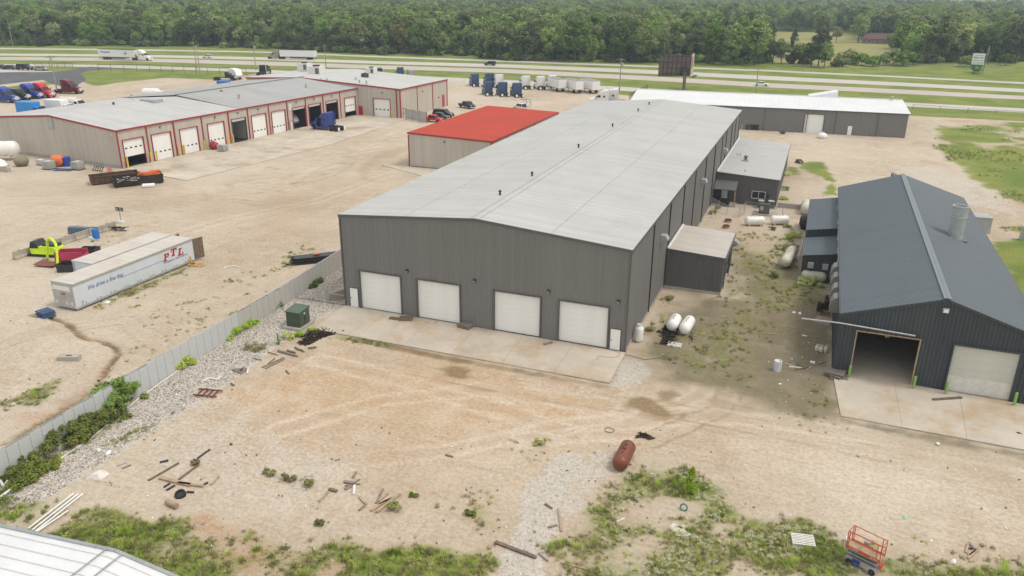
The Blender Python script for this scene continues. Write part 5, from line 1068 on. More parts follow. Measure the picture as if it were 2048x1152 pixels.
MB().box((-1.6, 0, .55), (.1, 1.7, 1.1)).build('end_panel', M_pink, rb); MB().box((1.62, 0, .35), (.1, 1.7, .7)).build('tailgate', M_pink, rb); MB().box((0, 0, .1), (3.2, 1.7, .08)).build('bed_floor', M_woodd, rb); MB().box((0, -.3, -.15), (2.4, .9, .3)).build('skid', M_dark, rb)
def binbox(lab, px, py, rz, l, w, h, m, name='scrap_bin'):
    x, y = G(px, py); o = thing(name, lab, 'bin', (x, y, .02), rz)
    for s in (-1, 1): MB().prism([(-l/2+.12, 0), (-l/2, h), (l/2, h), (l/2-.12, 0)], .06, yc=s*w/2).build('side_panel', m, o); MB().box((s*(l/2-.08), 0, h/2), (.06, w, h)).build('end_panel', m, o)
    MB().box((0, 0, .04), (l-.2, w, .06)).build('floor_panel', m, o); return o
binbox('black open steel bin in front of the pink truck bed', 143, 540, R(28), 2.6, 1.8, .9, M_dark); binbox('small black bin half hidden behind the lettered trailer', 180, 508, R(20), 2.2, 1.5, .8, M_dark)
x, y = G(168, 468); bb = thing('steel_trough', 'dark blue steel trough lying behind the barrier line', 'scrap', (x, y, 0), R(15)); MB().prism([(-.5, 0), (-.45, .95), (.1, 1.05), (.5, .8), (.5, .7), (.05, .92), (-.3, .85), (-.36, 0)], 3.9, M=Matrix.Rotation(R(90), 4, 'Z')).build('trough', mat('scrap_blue', (.08, .12, .17), .5), bb)
def drum(name, lab, cat, p, m, r=.3, h=.9, sc=1.0, rim=None, z=0, group=None):
    o = thing(name, lab, cat, (*G(*p), z) if len(p) == 2 else p, 0, group)
    MB().lathe([(r*.96, 0), (r, .02*h), (r, .33*h), (r*1.04, .35*h), (r, .37*h), (r, .64*h), (r*1.04, .66*h), (r, .68*h), (r, .98*h), (r*.96, h), (r*.9, h), (r*.9, h*.97)], 18).build('drum_body', m, o); MB().lathe([(.05, h*.97), (.05, h+.03)], 8, Matrix.Translation((r*.5, 0, 0))).build('bung', rim or M_dark, o); o.scale = (sc,)*3; return o
drum('barrel', 'bright blue plastic barrel in front of the barrier line', 'barrel', (193, 477), M_barrel, .45, 1.35)
x, y = G(184, 477); o = thing('rag_heap', 'white plastic scrap beside the blue barrel', 'litter', (x, y, .02)); MB().prism([(-.7, 0), (-.4, .25), (.2, .3), (.6, .12), (.7, 0)], .6, .1).build('sheet', M_white, o)
x, y = G(243, 446); lt = thing('light_stand', 'twin-lamp work light on a stand at the end of the barriers', 'lamp', (x, y, 0))
MB().tube((0, 0, .3), (0, 0, 1.9), .05).build('pole', M_pole, lt); MB().box((0, 0, .16), (.9, .7, .32)).build('base', M_whited, lt)
for s in (-1, 1): h_ = MB().box((s*.36, 0, 2.05), (.55, .2, .5)).build('lamp_head', M_dark, lt); MB().box((s*.36, -.11, 2.05), (.42, .03, .38)).build('lens', M_silver, h_)
x, y = G(238, 461); o = thing('steel_scrap', 'heap of rusty steel frames beside the right barrier', 'scrap', (x, y, 0))
for i in range(9): a = random.uniform(0, 3.1); cx, cy = random.uniform(-.7, .7), random.uniform(-.4, .4); MB().bar((cx-math.cos(a), cy-math.sin(a)*.6, .1+.06*i), (cx+math.cos(a), cy+math.sin(a)*.6, .12+.06*i), .09).build('steel_bar', M_soot, o)
# yellow frame at the trailer tail
x, y = G(393, 531); o = thing('yellow_frame', 'yellow steel frame on the ground at the trailer tail', 'frame', (x, y, 0), R(10))
for a, c in (((-.9, -.4, .15), (.9, -.4, .15)), ((-.9, .4, .15), (.9, .4, .15)), ((-.9, -.4, .15), (-.9, .4, .15)), ((.9, -.4, .15), (.9, .4, .15)), ((0, -.4, .15), (0, .4, .15)), ((-.9, .4, 0), (-.9, .4, 1.0))): MB().bar(a, c, .12).build('rail', M_yelo, o)

def pallet(lab, p, rz, m, L=1.2, w=1.0, tilt=0, group=None, n=7, z=0):
    o = thing('pallet', lab, 'pallet', (*G(*p), z), rz, group); o.rotation_euler.x = tilt
    key = ('deck', m.name, L, w, n); bw = w/n*.66
    if key not in SEC: SEC[key] = MB().box((0, 0, 0), (L, bw, .022)).mesh('deck_board', m); SEC[key+('s',)] = MB().box((0, 0, 0), (.045, w, .095)).mesh('stringer', m)
    for i in range(n): c = link('deck_board', SEC[key], o, (0, -w/2+w*(i+.5)/n, .135)); c.rotation_euler.z = random.uniform(-.02, .02)
    for i in (0, 2, 4, 6):
        if i < n: link('deck_board', SEC[key], o, (0, -w/2+w*(i+.5)/n, .012))
    for x_ in (-L/2+.03, 0, L/2-.03): link('stringer', SEC[key+('s',)], o, (x_, 0, .073))
    return o
pallet('blue pallet on top of a leaning stack by the lettered trailer', (92, 630), R(-12), M_bluep, 1.5, 1.3, z=.36); pallet('blue pallet in the middle of the stack by the lettered trailer', (92, 631), R(-8), M_bluep, 1.5, 1.3, z=.18); pallet('blue pallet at the bottom of the stack by the lettered trailer', (93, 632), R(-15), M_bluep, 1.5, 1.3)
pallet('broken dark wooden pallet flat on the apron between the first two doors', (812, 640), R(20), M_woodd, 1.4, 1.1, z=.12); pallet('small broken dark crate lid on the apron left of the broken pallet', (788, 640), R(5), M_woodd, .9, .5, n=4, z=.12)
pallet('grey pallet on top of the pair on the apron before the second pillar', (932, 655), R(-15), M_wood, 1.4, 1.2, z=.28); pallet('grey pallet at the bottom of the pair on the apron before the second pillar', (932, 656), R(-12), M_wood, 1.4, 1.2, z=.12)
x, y = G(938, 648); o = thing('toy_figure', 'small yellow plastic scrap lying on the grey pallets', 'litter', (x, y, .46)); MB().prism([(-.2, 0), (-.08, .12), (-.14, .3), (0, .25), (.14, .32), (.1, .12), (.22, 0)], .12, .02).build('scrap_piece', M_yelo, o)
pallet('white pallet lying below the two white tanks', (1349, 691), R(-2), M_whited, 1.3, 1.0)
pallet('pale slatted pallet in the weeds beside the scissor lift', (1605, 1087), R(10), M_whited, 1.35, 1.1, z=.18)
pallet('grey pallet on top of the pile at the garage corner', (1671, 752), R(-12), M_wood, 1.5, 1.3, z=.32); pallet('grey pallet slid askew at the bottom of the pile at the garage corner', (1676, 755), R(8), M_wood, 1.5, 1.3); pallet('grey broken pallet between the others at the garage corner', (1668, 753), R(-25), M_wood, 1.5, 1.2, z=.16)
# black steel bundle
x, y = G(630, 522); o = thing('steel_bundle', 'stack of long black steel sections behind the fence end', 'steel', (x, y, 0), R(42))
for k in range(3):
    for i in range(6-k): MB().box((random.uniform(-.3, .3), -.9+.36*i+.18*k, .14+.26*k), (6.6-random.random()*1.5, .28, .22)).build('steel_section', M_blk, o)
MB().box((.3, .2, .92), (.8, .5, .06)).build('orange_patch', M_orange, o)
# concrete block, propane drum row etc
x, y = G(140, 722); o = thing('concrete_block', 'pale concrete block lying on the dirt near the gully', 'block', (x, y, 0), R(24)); MB().prism([(-.95, 0), (-.95, .55), (.95, .55), (.95, 0)], .65, .04).build('block_body', M_conc2, o); MB().box((0, 0, .57), (.5, .1, .06)).build('lifting_slot', M_dark, o)
# dumpsters
def dumpster(lab, p, rz, L, w, h, m):
    o = thing('dumpster', lab, 'dumpster', (*G(*p), .05), rz)
    for s in (-1, 1):
        MB().prism([(-L/2+.15, .1), (-L/2-.1, h), (L/2+.1, h), (L/2-.15, .1)], .08, yc=s*w/2).build('side_panel', m, o)
        for i in range(9): MB().box((-L/2+.4+i*(L-.8)/8, s*(w/2+.08), h*.5), (.10, .10, h*.85)).build('rib', m, o)
        MB().box((s*(L/2-.02), 0, h*.55), (.08, w, h*.9)).build('end_panel', m, o); MB().box((0, s*(w/2+.03), h), (L+.2, .16, .12)).build('top_rail', m, o)
    MB().box((0, 0, .15), (L-.3, w, .08)).build('floor_panel', M_rustd, o); return o
d1 = dumpster('rusty brown open dumpster, the emptier left one of two', (231, 363), R(56), 7.6, 2.5, 1.35, M_rustd)
d2 = dumpster('sooty black dumpster heaped with orange steel and grey scrap', (277, 368), R(52), 7.8, 2.6, 1.5, M_soot)
x, y = G(283, 366); sc_ = thing('orange_steel', 'loose orange steel bars heaped in the black dumpster', 'steel', (x, y, 1.3), R(50))
for i in range(16): MB().bar((random.uniform(-.5, .6), random.uniform(-1, 1), .05+.03*i), (random.uniform(2.2, 3.4), random.uniform(-1, 1), .1+.03*i), .14).build('steel_bar', M_orange, sc_)
x, y = G(262, 372); o = thing('scrap_heap', 'grey mixed scrap filling the near half of the black dumpster', 'scrap', (x, y, 1.0), R(52)); b = MB()
for i in range(90): b.box((random.uniform(-2.2, 1.4), random.uniform(-1.0, 1.0), random.uniform(.0, .5)), (random.uniform(.1, .6), random.uniform(.1, .3), .06), 0, random.uniform(0, 3)); 
tag(b.build('scrap_pieces', M_galv, o), kind='stuff')
x, y = G(298, 375); o = thing('water_heater', 'white cylinder lying before the black dumpster', 'tank', (x, y, .35), R(40)); MB().lathe([(.2, -1.0), (.36, -.95), (.36, .95), (.2, 1.0)], 14, Matrix.Rotation(R(90), 4, 'Y')).build('shell', M_white, o); MB().lathe([(.06, 1.0), (.06, 1.12)], 8, Matrix.Rotation(R(90), 4, 'Y')).build('nozzle', M_dark, o)
# tanks, totes and drums along the shop's end wall
def capsule(lab, a, b, r, m, name='propane_tank', ends=.5, z=None, fit=True, group=None, legs=True, cat='tank'):
    A_, B_ = G(*a), G(*b); L = math.hypot(B_[0]-A_[0], B_[1]-A_[1]); rz = math.atan2(B_[1]-A_[1], B_[0]-A_[0])
    o = thing(name, lab, cat, (A_[0], A_[1], (r+.12) if z is None else z), rz, group); e = r*ends*1.6
    pr = [(r*math.sin(t), e-e*math.cos(t)) for t in np.linspace(.02, math.pi/2, 6)]; pr += [(r*1.004, L*.5-.02), (r*1.004, L*.5+.02)]; pr += [(r*math.sin(t), L-e+e*math.cos(t)) for t in np.linspace(math.pi/2, .02, 6)]
    MB().lathe(pr, 24, Matrix.Rotation(R(90), 4, 'Y')).build('shell', m, o, smooth=True)
    if fit:
        dm = MB().lathe([(r*.26, r*.9), (r*.26, r*1.12), (r*.2, r*1.2), (.02, r*1.22)], 12, Matrix.Translation((L*.5, 0, 0))).build('valve_dome', m, o); MB().tube((L*.5, 0, r*1.2), (L*.5, 0, r*1.28), .04).build('valve', M_dark, dm)
        MB().tube((L*.32, 0, r*.95), (L*.32, 0, r*1.1), .05).build('fitting', M_dark, o); MB().tube((L*.66, 0, r*.95), (L*.66, 0, r*1.1), .05).build('fitting', M_dark, o)
    if legs:
        for q in (.24, .76): MB().box((L*q, 0, -r*.95), (.16, r*1.3, r*.42)).build('saddle', m if fit else M_dark, o)
    return o
capsule('large white tank with dark drips beside the shop end wall, cut by the left edge', (-40, 321), (44, 319), 1.45, M_tank, 'storage_tank', z=2.2)
o = capsule('old green-brown tank lying in front of the large white tank', (29, 333), (60, 331), .95, mat('mossy_tank', (.22, .20, .13), .7, 0, .2, 1), 'storage_tank', z=.95, fit=False)
x, y = G(-4, 333); o = thing('boat_hull', 'white rounded fibreglass shell cut by the left edge', 'shell', (x, y, 0), R(0)); MB().prism([(-3, 0), (-3, 1.2), (-1.0, 1.6), (1.2, 1.2), (1.9, .3), (1.8, 0)], 1.9, .4).build('shell', M_white, o); MB().box((-.6, 0, .1), (4.4, 1.9, .12)).build('keel_strip', M_dark, o)
x, y = G(6, 343); o = thing('concrete_block', 'pale concrete block at the left edge before the white shell', 'block', (x, y, 0), R(5)); MB().box((0, 0, .4), (3, .8, .8)).build('block_body', M_conc2, o); MB().box((0, 0, .83), (2.0, .2, .06)).build('lifting_slot', M_dark, o)
def tote(lab, p, m, rz, s=1.1):
    o = thing('ibc_tote', lab, 'tote', (*G(*p), 0), rz); MB().prism([(-.55*s, .16), (-.58*s, .9*s), (-.5*s, 1.06*s), (.5*s, 1.06*s), (.58*s, .9*s), (.55*s, .16)], 1.05*s, .06).build('bottle', m, o)
    MB().box((0, 0, .07), (1.2*s, 1.1*s, .14)).build('base', M_dark, o); MB().tube((.1, 0, 1.05*s), (.1, 0, 1.14*s), .16, 10).build('lid', M_white, o)
    for i in range(5):
        for s_ in (-1, 1): MB().bar((-.56*s+i*.28*s, s_*.57*s, .1), (-.56*s+i*.28*s, s_*.57*s, 1.05*s), .03).build('cage_bar', M_galv, o); MB().bar((s_*.61*s, -.54*s+i*.27*s, .1), (s_*.61*s, -.54*s+i*.27*s, 1.05*s), .03).build('cage_bar', M_galv, o)
    for z in (.35, .7, 1.05):
        for s_ in (-1, 1): MB().bar((-.6*s, s_*.57*s, z*s), (.6*s, s_*.57*s, z*s), .035).build('cage_rail', M_galv, o); MB().bar((s_*.61*s, -.57*s, z*s), (s_*.61*s, .57*s, z*s), .035).build('cage_rail', M_galv, o)
    return o
tote('dirty caged plastic tote between the white and orange drums', (99, 338), M_poly, R(8), 1.45); tote('dirty caged plastic tote standing nearest the dumpsters', (157, 339), M_poly, R(2), 1.45); tote('yellowed caged tote beside the red drum on the shop apron', (446, 303), M_poly, R(5), 1.35); tote('white and blue tote left of the dirty tote at the wall', (83, 330), M_white, R(0), 1.0)
capsule('orange rusty tank lying against the shop end wall', (103, 333), (132, 332), 1.1, M_orange, 'storage_tank', z=1.1, fit=False)
drum('barrel', 'dark blue plastic drum beside the orange tank', 'barrel', (135, 332), M_blueb, .75, 1.7)
x, y = G(127, 341); o = thing('blue_panel', 'flat blue steel panel lying between the two totes', 'panel', (x, y, .05), R(16)); MB().box((0, 0, .06), (3.3, 1.1, .10)).build('sheet', M_blue2, o); MB().box((0, .5, .14), (3.3, .1, .16)).build('lip', M_blue2, o)
x, y = G(197, 342.5); o = thing('steel_rack', 'low black steel rack lying beside the shop wall', 'rack', (x, y, 0), R(-6)); [MB().bar((-1.2+.6*i, -.3, .1), (-1.2+.6*i, .3, .8), .1).build('rib', M_dark, o) for i in range(5)]; MB().box((0, -.32, .2), (2.7, .08, .1)).build('rail', M_dark, o); MB().box((0, .32, .8), (2.7, .08, .1)).build('rail', M_dark, o)
for p, lab in (((217.5, 344), 'red jack stand left of a pair beside the shop corner'), ((222.5, 344.5), 'red jack stand right of a pair beside the shop corner')):
    o = thing('jack_stand', lab, 'stand', (*G(*p), 0), 0, 'red jack stands at the shop corner'); [MB().bar((a*.25, c*.25, 0), (0, 0, .8), .07).build('leg', M_red, o) for a, c in ((1, 1), (-1, 1), (1, -1), (-1, -1))]; MB().tube((0, 0, .7), (0, 0, 1.4), .06).build('post', M_silver, o)
capsule('red horizontal compressor tank on the apron beside the yellowed tote', (421, 299), (437, 300.5), .75, M_redT, 'compressor', z=.95, fit=True)
# rolling ladder in front of the sixth bay
x, y = G(522, 272); o = thing('rolling_ladder', 'grey rolling stair ladder leaning against the sixth shop door', 'ladder', (x, y, .1), R(165))
for s in (-1, 1): MB().bar((0, s*.4, 0), (2.4, s*.4, 3.4), .07).build('stringer', M_galv, o); MB().bar((2.4, s*.4, 0), (2.4, s*.4, 4.3), .06).build('upright', M_galv, o); MB().bar((.2, s*.4, 1.0), (2.4, s*.4, 4.3), .05).build('handrail', M_galv, o)
for i in range(10): MB().box((.24*i+.1, 0, .34*i+.2), (.2, .8, .04)).build('tread', M_galv, o)
# gate screen
A_, B_ = G(812, 238.5), G(853, 246); rz = math.atan2(B_[1]-A_[1], B_[0]-A_[0]); Lg = math.hypot(B_[0]-A_[0], B_[1]-A_[1])
o = thing('gate_screen', 'grey corrugated gate screen with red posts beside the parked pickups', 'gate', (*A_, 0), rz)
for i in range(3): b = MB(); ribwall(b, (i*Lg/3+.04, 0), ((i+1)*Lg/3-.04, 0), (0, -1), flat_top(2.7), sp=.3, z0=.15); b.build('panel', M_galv, o)
for i in range(4): MB().box((i*Lg/3, .08, 1.4), (.14, .14, 2.8)).build('post', M_redT, o)
A_ = G(804, 236); o = thing('pipe_rack', 'red pipe frame at the hall corner beside the gate screen', 'frame', (*A_, 0), rz); [MB().tube((i*.8, 0, 0), (i*.8, 0, 2.6), .05).build('post', M_redT, o) for i in range(3)]; [MB().tube((0, 0, z), (1.6, 0, z), .05).build('rail', M_redT, o) for z in (1.3, 2.6)]
# bollards
b0 = None
def bollard(p, m, h, lab, grp):
    global b0
    o = thing('bollard', lab, 'bollard', (*G(*p), .08), 0, grp); MB().lathe([(.11, 0), (.11, h-.06), (.08, h-.01), (.02, h)], 12).build('post', m, o); MB().lathe([(.16, 0), (.16, .06)], 12).build('collar', M_conc2, o); return o
yb = bollard((257, 336), M_yel, 1.5, 'yellow steel bollard guarding a repair shop bay', 'yellow bollards along the shop bays'); yb.scale = (1.3,)*3
YB = [((294.5, 324), 'left of the pier between the first and second bays'), ((304, 325), 'right of the pier between the first and second bays'), ((315.5, 322), 'at the left edge of the second bay'), ((360.5, 312), 'at the right edge of the second bay'), ((370.5, 309), 'at the left edge of the third bay'), ((410, 300), 'at the right edge of the third bay'), ((419, 297), 'behind the red compressor'), ((457.5, 289), 'left of the open bay with pale inside walls'),
      ((467.5, 287), 'at the left edge of the open bay with pale inside walls'), ((502, 277.5), 'at the right edge of the open bay with pale inside walls'), ((511, 275), 'left of the rolling ladder'), ((541, 268.5), 'right of the rolling ladder'), ((648, 243), 'just behind the lone blue tractor'), ((682, 236), 'left of the last shop bay'), ((687.5, 234.5), 'at the left edge of the last shop bay'), ((711.5, 228.5), 'at the right edge of the last shop bay'), ((757, 232), 'left of the white door in the tall hall'), ((784, 235.5), 'right of the white door in the tall hall')]
yb['label'] = 'yellow steel bollard beside the half-open first bay'
for p, l in YB: clone(yb, 'yellow steel bollard '+l, (*G(*p), .08), 0, None, 1.3)
gb = bollard((1697, 756), M_limep, 1.2, 'lime green bollard at the left jamb of the open bay', 'lime bollards before the garage')
for p, l in (((1826, 779), 'lime green bollard at the right jamb of the open bay'), ((1890, 790), 'lime green bollard left of the closed beige door'), ((2027, 813), 'lime green bollard right of the closed beige door, at the photo edge')): clone(gb, l, (*G(*p), .1), 0)

# ------------------------------------------------------------------ poles, wires, fences, billboards
def upole(base, top_h, lab, arm=2.4, rz=0, trf=False, light=False, lean=0):
    o = thing('utility_pole', lab, 'utility pole', (*G(*base), 0), rz); MB().tube((0, 0, 0), (0, 0, top_h), .2, 10, .13).build('pole', M_pole, o)
    if arm:
        MB().bar((-arm/2, -.12, top_h-.5), (arm/2, -.12, top_h-.5), .13, .16).build('crossarm', M_pole, o)
        for x_ in (-arm/2+.1, -.4, .4, arm/2-.1): MB().lathe([(.05, 0), (.09, .1), (.06, .22)], 8).build('insulator', M_dark, o, (x_, -.12, top_h-.42))
        for s in (-1, 1): MB().bar((s*arm*.35, -.1, top_h-.52), (0, -.1, top_h-1.3), .05).build('brace', M_dark, o)
    if trf: MB().lathe([(.3, 0), (.32, .05), (.32, .95), (.15, 1.05)], 12).build('pole_transformer', M_galv, o, (.5, -.2, top_h-2.6))
    return o
UP_ = [((26, 92), 14.5, 'weathered utility pole with crossarm by the far left edge of the highway', 4, R(15)), ((115, 187), 11.4, 'pale leaning-looking utility pole beside the red tractor', 3.4, R(10)), ((394, 142), 11.2, 'utility pole with transformers left of a close pair beyond the shop lot', 3, R(60)), ((401, 154), 11.6, 'slimmer utility pole right of a close pair beyond the shop lot', 2, R(60)),
       ((512, 140), 11.0, 'utility pole with equipment behind the black day-cab tractor', 3, R(20)), ((652, 135), 9.4, 'utility pole with one crossarm right of the tan highway truck', 3.2, R(5)), ((1239, 182), 10.6, 'utility pole with transformers left of the brown billboard', 2.4, R(10)), ((1511, 187), 8.2, 'thin grey pole beside the white highway sedan', 0, 0)]
PO = [upole(b, h, l, a, r, i in (2, 4, 6)) for i, (b, h, l, a, r) in enumerate(UP_)]
def wire(name, lab, p, q, sag, r=.055):
    pts = [tuple(p[k]+(q[k]-p[k])*t-(4*sag*t*(1-t) if k == 2 else 0) for k in range(3)) for t in np.linspace(0, 1, 13)]
    tag(MB().path(pts, r, 4).build(name, M_dark), lab, 'cable')
def top(i, dx=0, dz=-.3): o = PO[i].location; return (o.x+dx, o.y, UP_[i][1]+dz)
L0 = (-560, 300, 18)
for i, (a, c, s, l) in enumerate((((-520, 300, 17), top(0), 1, 'overhead cable running off the left edge from the far left pole'), (top(0), top(2), 4, 'upper sagging cable from the far left pole to the transformer pole'), (top(0, 0, -1.6), top(2, 0, -1), 5.5, 'lower sagging cable from the far left pole to the transformer pole'), ((-430, 262, 19), top(2, 0, -1.5), 5, 'lowest sagging cable crossing in front of the highway truck'), (top(2), top(4), 1, 'short cable between the transformer pole and the equipment pole'), (top(3), top(4, 0, -1), 1, 'short cable between the slim pole and the equipment pole'), (top(4), top(5), 1.4, 'cable from the equipment pole to the crossarm pole'), (top(5), top(6), 2.2, 'long cable from the crossarm pole to the billboard pole'))): wire('overhead_cable', l, a, c, s)
def post_fence(name, lab, pts, h, m, sp=3.0, rails=(1.0,), mesh=True, r=.04, cell=.35, wr=.010):
    """chain-link: line posts, rails and a lattice of wires; pts are ground positions in metres"""
    o = thing(name, lab, 'fence', (*pts[0], 0)); ox, oy = pts[0]; b = MB(); key = (h, r, m.name); SEC.setdefault(key, MB().tube((0, 0, 0), (0, 0, h+.05), r, 6).mesh('post', m))
    for (ax, ay), (bx, by) in zip(pts, pts[1:]):
        L = math.hypot(bx-ax, by-ay); n = max(1, round(L/sp)); P = lambda t: (ax-ox+(bx-ax)*t, ay-oy+(by-ay)*t)
        for i in range(n+1): link('post', SEC[key], o, (*P(i/n), 0))
        rl = MB()
        for q in rails: rl.tube((*P(0), h*q), (*P(1), h*q), r*.7, 5)
        rl.build('rail', m, o)
        if mesh:
            k = int(L/cell)
            for i in range(-int(h/cell), k+1):
                for s in (1, -1):
                    t0, t1 = i*cell, i*cell+h; z0, z1 = .05, h
                    if t0 < 0: z0 += -t0; t0 = 0
                    if t1 > L: z1 -= t1-L; t1 = L
                    if z1 <= z0: continue
                    za, zb = (z0, z1) if s > 0 else (h+.05-z0, h+.05-z1)
                    b.tube((*P(t0/L), za), (*P(t1/L), zb), wr, 3, cap=False)
    if mesh and b.v: tag(b.build('wire_mesh', m, o), kind='stuff')
    return o
gpt = lambda *ps: [G(*p) for p in ps]
post_fence('chain_link_fence', 'tall chain-link fence along the frontage grass behind the shop', gpt((197, 142), (300, 143), (440, 150), (520, 152)), 2.6, M_dark, 5.5, (1.0,), True, .06, 1.0, .012)
post_fence('chain_link_fence', 'dark fence beside the parked cars in the asphalt lot', gpt((70, 136.5), (146, 137.5)), 2.4, M_dark, 3, (1.0, .5), True, .06, .8, .014)
post_fence('chain_link_fence', 'chain-link fence behind the blue and white tractors', gpt((928, 168), (1100, 177), (1215, 186.5)), 2.2, M_galv, 5, (1.0,), True, .05, .9, .012)
post_fence('chain_link_fence', 'chain-link fence with green slats running toward the pale shed roof', gpt((1295, 184), (1258, 203)), 2.4, M_dark, 3, (1.0,), True, .05, .5, .016)
post_fence('chain_link_fence', 'low wire fence on the grass right of the long shed', gpt((1825, 218), (1935, 226), (2048, 233)), 1.3, M_dark, 6, (1.0,), True, .05, .9, .01)
post_fence('chain_link_fence', 'galvanised chain-link fence in front of the office annex', gpt((1420, 412), (1453, 430), (1477, 434)), 1.5, M_galv, 2.6, (1.0,), True, .03, .22, .006)
post_fence('chain_link_gate', 'open chain-link gate leaf beside the annex fence', gpt((1477, 435), (1489, 428)), 1.7, M_galv, 2.0, (1.0, .05), True, .035, .2, .007)
post_fence('chain_link_fence', 'chain-link fence around the condenser right of the gate', gpt((1489, 420), (1564, 433), (1606, 438)), 1.4, M_galv, 2.6, (1.0,), True, .03, .22, .006)
post_fence('wire_fence', 'pale wire fence along the field edge beyond the highway', gpt((1700, 131), (1880, 134), (2048, 136)), 1.2, M_galv, 6, (1.0, .5), False, .06)
# brown billboard
bx, by = G(1361, 186); bz = 13.2; bw = thing('billboard', 'brown backed V-shaped billboard on a single steel post behind the long shed', 'billboard', (bx, by+6, 0))
def mat_bb(): return mat('billboard_back', (.15, .115, .105), .8, 0, .2, .5, c2=(.20, .155, .135))
Mb = mat_bb(); by2 = by+6
dB = ray(1361, 150); sc_ = by2/dB[1]
def at_y(px, py, Yv): d = ray(px, py); t = Yv/d[1]; return (t*d[0], HC+t*d[2])
zt = at_y(1361, 112, by2)[1]; zb = at_y(1361, 151, by2)[1]
MB().tube((0, 0, 0), (0, 0, zb+1.2), .55, 14).build('post', Mb, bw)
lx0 = at_y(1319, 130, by2-1.5)[0]-bx; lx1 = at_y(1380, 130, by2+1.6)[0]-bx
fa, fb_ = Vector((lx0, -2.2, 0)), Vector((lx1, 2.2, 0)); hgt_ = zt-zb+.4; nP = 7
u = (fb_-fa)/nP; ang = math.atan2(u.y, u.x)
for i in range(nP): p = fa+u*(i+.5); MB().box((0, 0, 0), (u.length-.05, .12, hgt_)).build('back_panel', Mb, bw, (p.x, p.y, (zt+zb)/2), ang)
b = MB()
for i in range(nP+1): p = fa+u*i; b.box((p.x+.15*math.sin(ang), p.y-.22, (zt+zb)/2), (.16, .3, hgt_+.3), 0, ang)
for q in (.08, .36, .64, .93): b.bar((fa.x, fa.y-.25, zb+hgt_*q), (fb_.x, fb_.y-.25, zb+hgt_*q), .2, .18)
b.build('frame_rib', mat('billboard_frame', (.05, .038, .035), .8), bw)
MB().bar((fa.x, fa.y-.8, zb-.1), (fb_.x, fb_.y-.8, zb-.1), 1.1, .3).build('catwalk', M_rustd, bw)
MB().box((.3, .1, zb+1.6), (2.6, 1.2, 2.6)).build('centre_box', M_dark, bw)
ff = Vector((at_y(1387, 130, by2+9)[0]-bx, 9.0, 0)); f0 = Vector((lx1+.35, 2.0, 0)); d_ = ff-f0; a2 = math.atan2(d_.y, d_.x); m_ = (f0+ff)/2
MB().box((0, 0, 0), (d_.length, .2, hgt_)).build('advert_face', mat('ad_cream', (.50, .47, .35), .6, 0, .08, .3), bw, (m_.x, m_.y, (zt+zb)/2+.1), a2)
MB().box((-d_.length*.25, -.14, hgt_*.12), (d_.length*.4, .06, hgt_*.55)).build('advert_red_block', M_red, bw, (m_.x, m_.y, (zt+zb)/2+.1), a2)
MB().bar((f0.x+.9, f0.y, zb-.6), (ff.x+.9, ff.y, zb-.6), 1.4, .2).build('catwalk', M_rustd, bw)
# white billboard beyond the highway
X2, Y2 = G(1964, 149.5); w2b = thing('billboard', 'white lettered billboard on a pole beyond the highway at the right', 'billboard', (X2, Y2, 0))
xL, zT = at_y(1947, 106.5, Y2); xR, _ = at_y(1971, 108, Y2); _, zB = at_y(1958, 129, Y2); ww, hh = xR-xL, zT-zB
MB().tube((0, 0, 0), (.6, 0, zT+3.0), .25, 10, .18).build('post', M_pole, w2b); MB().tube((-3.2, .6, 0), (-3.2, .6, zB), .2, 8).build('post', M_green, w2b)
fc = MB().box((0, 0, 0), (ww, .25, hh)).build('advert_face', M_white, w2b, ((xL+xR)/2-X2, -.3, (zT+zB)/2), R(-8))
MB().box((0, .2, -hh/2-.35), (ww*.95, .25, .8)).build('lower_board', M_teal, fc); MB().box((ww/2+1.4, 1.5, 0), (.25, 3.4, hh)).build('side_face', mat('board_dark', (.05, .08, .09), .6), fc)
rr = random.Random(3)                                     # illegible weathered lettering: rows of worn strokes
b = MB()
for row, (zz, hq) in enumerate(((.33, .10), (.12, .20), (-.14, .12), (-.36, .12))):
    xx = -.40
    while xx < .40: w_q = rr.uniform(.02, .06); b.box(((xx+w_q/2)*ww, -.135, zz*hh+rr.uniform(-.02, .02)*hh), (w_q*ww*.6, .02, hq*hh*rr.uniform(.5, 1))); xx += w_q+.015
tag(b.build('worn_print', M_dtext, fc), kind='stuff')

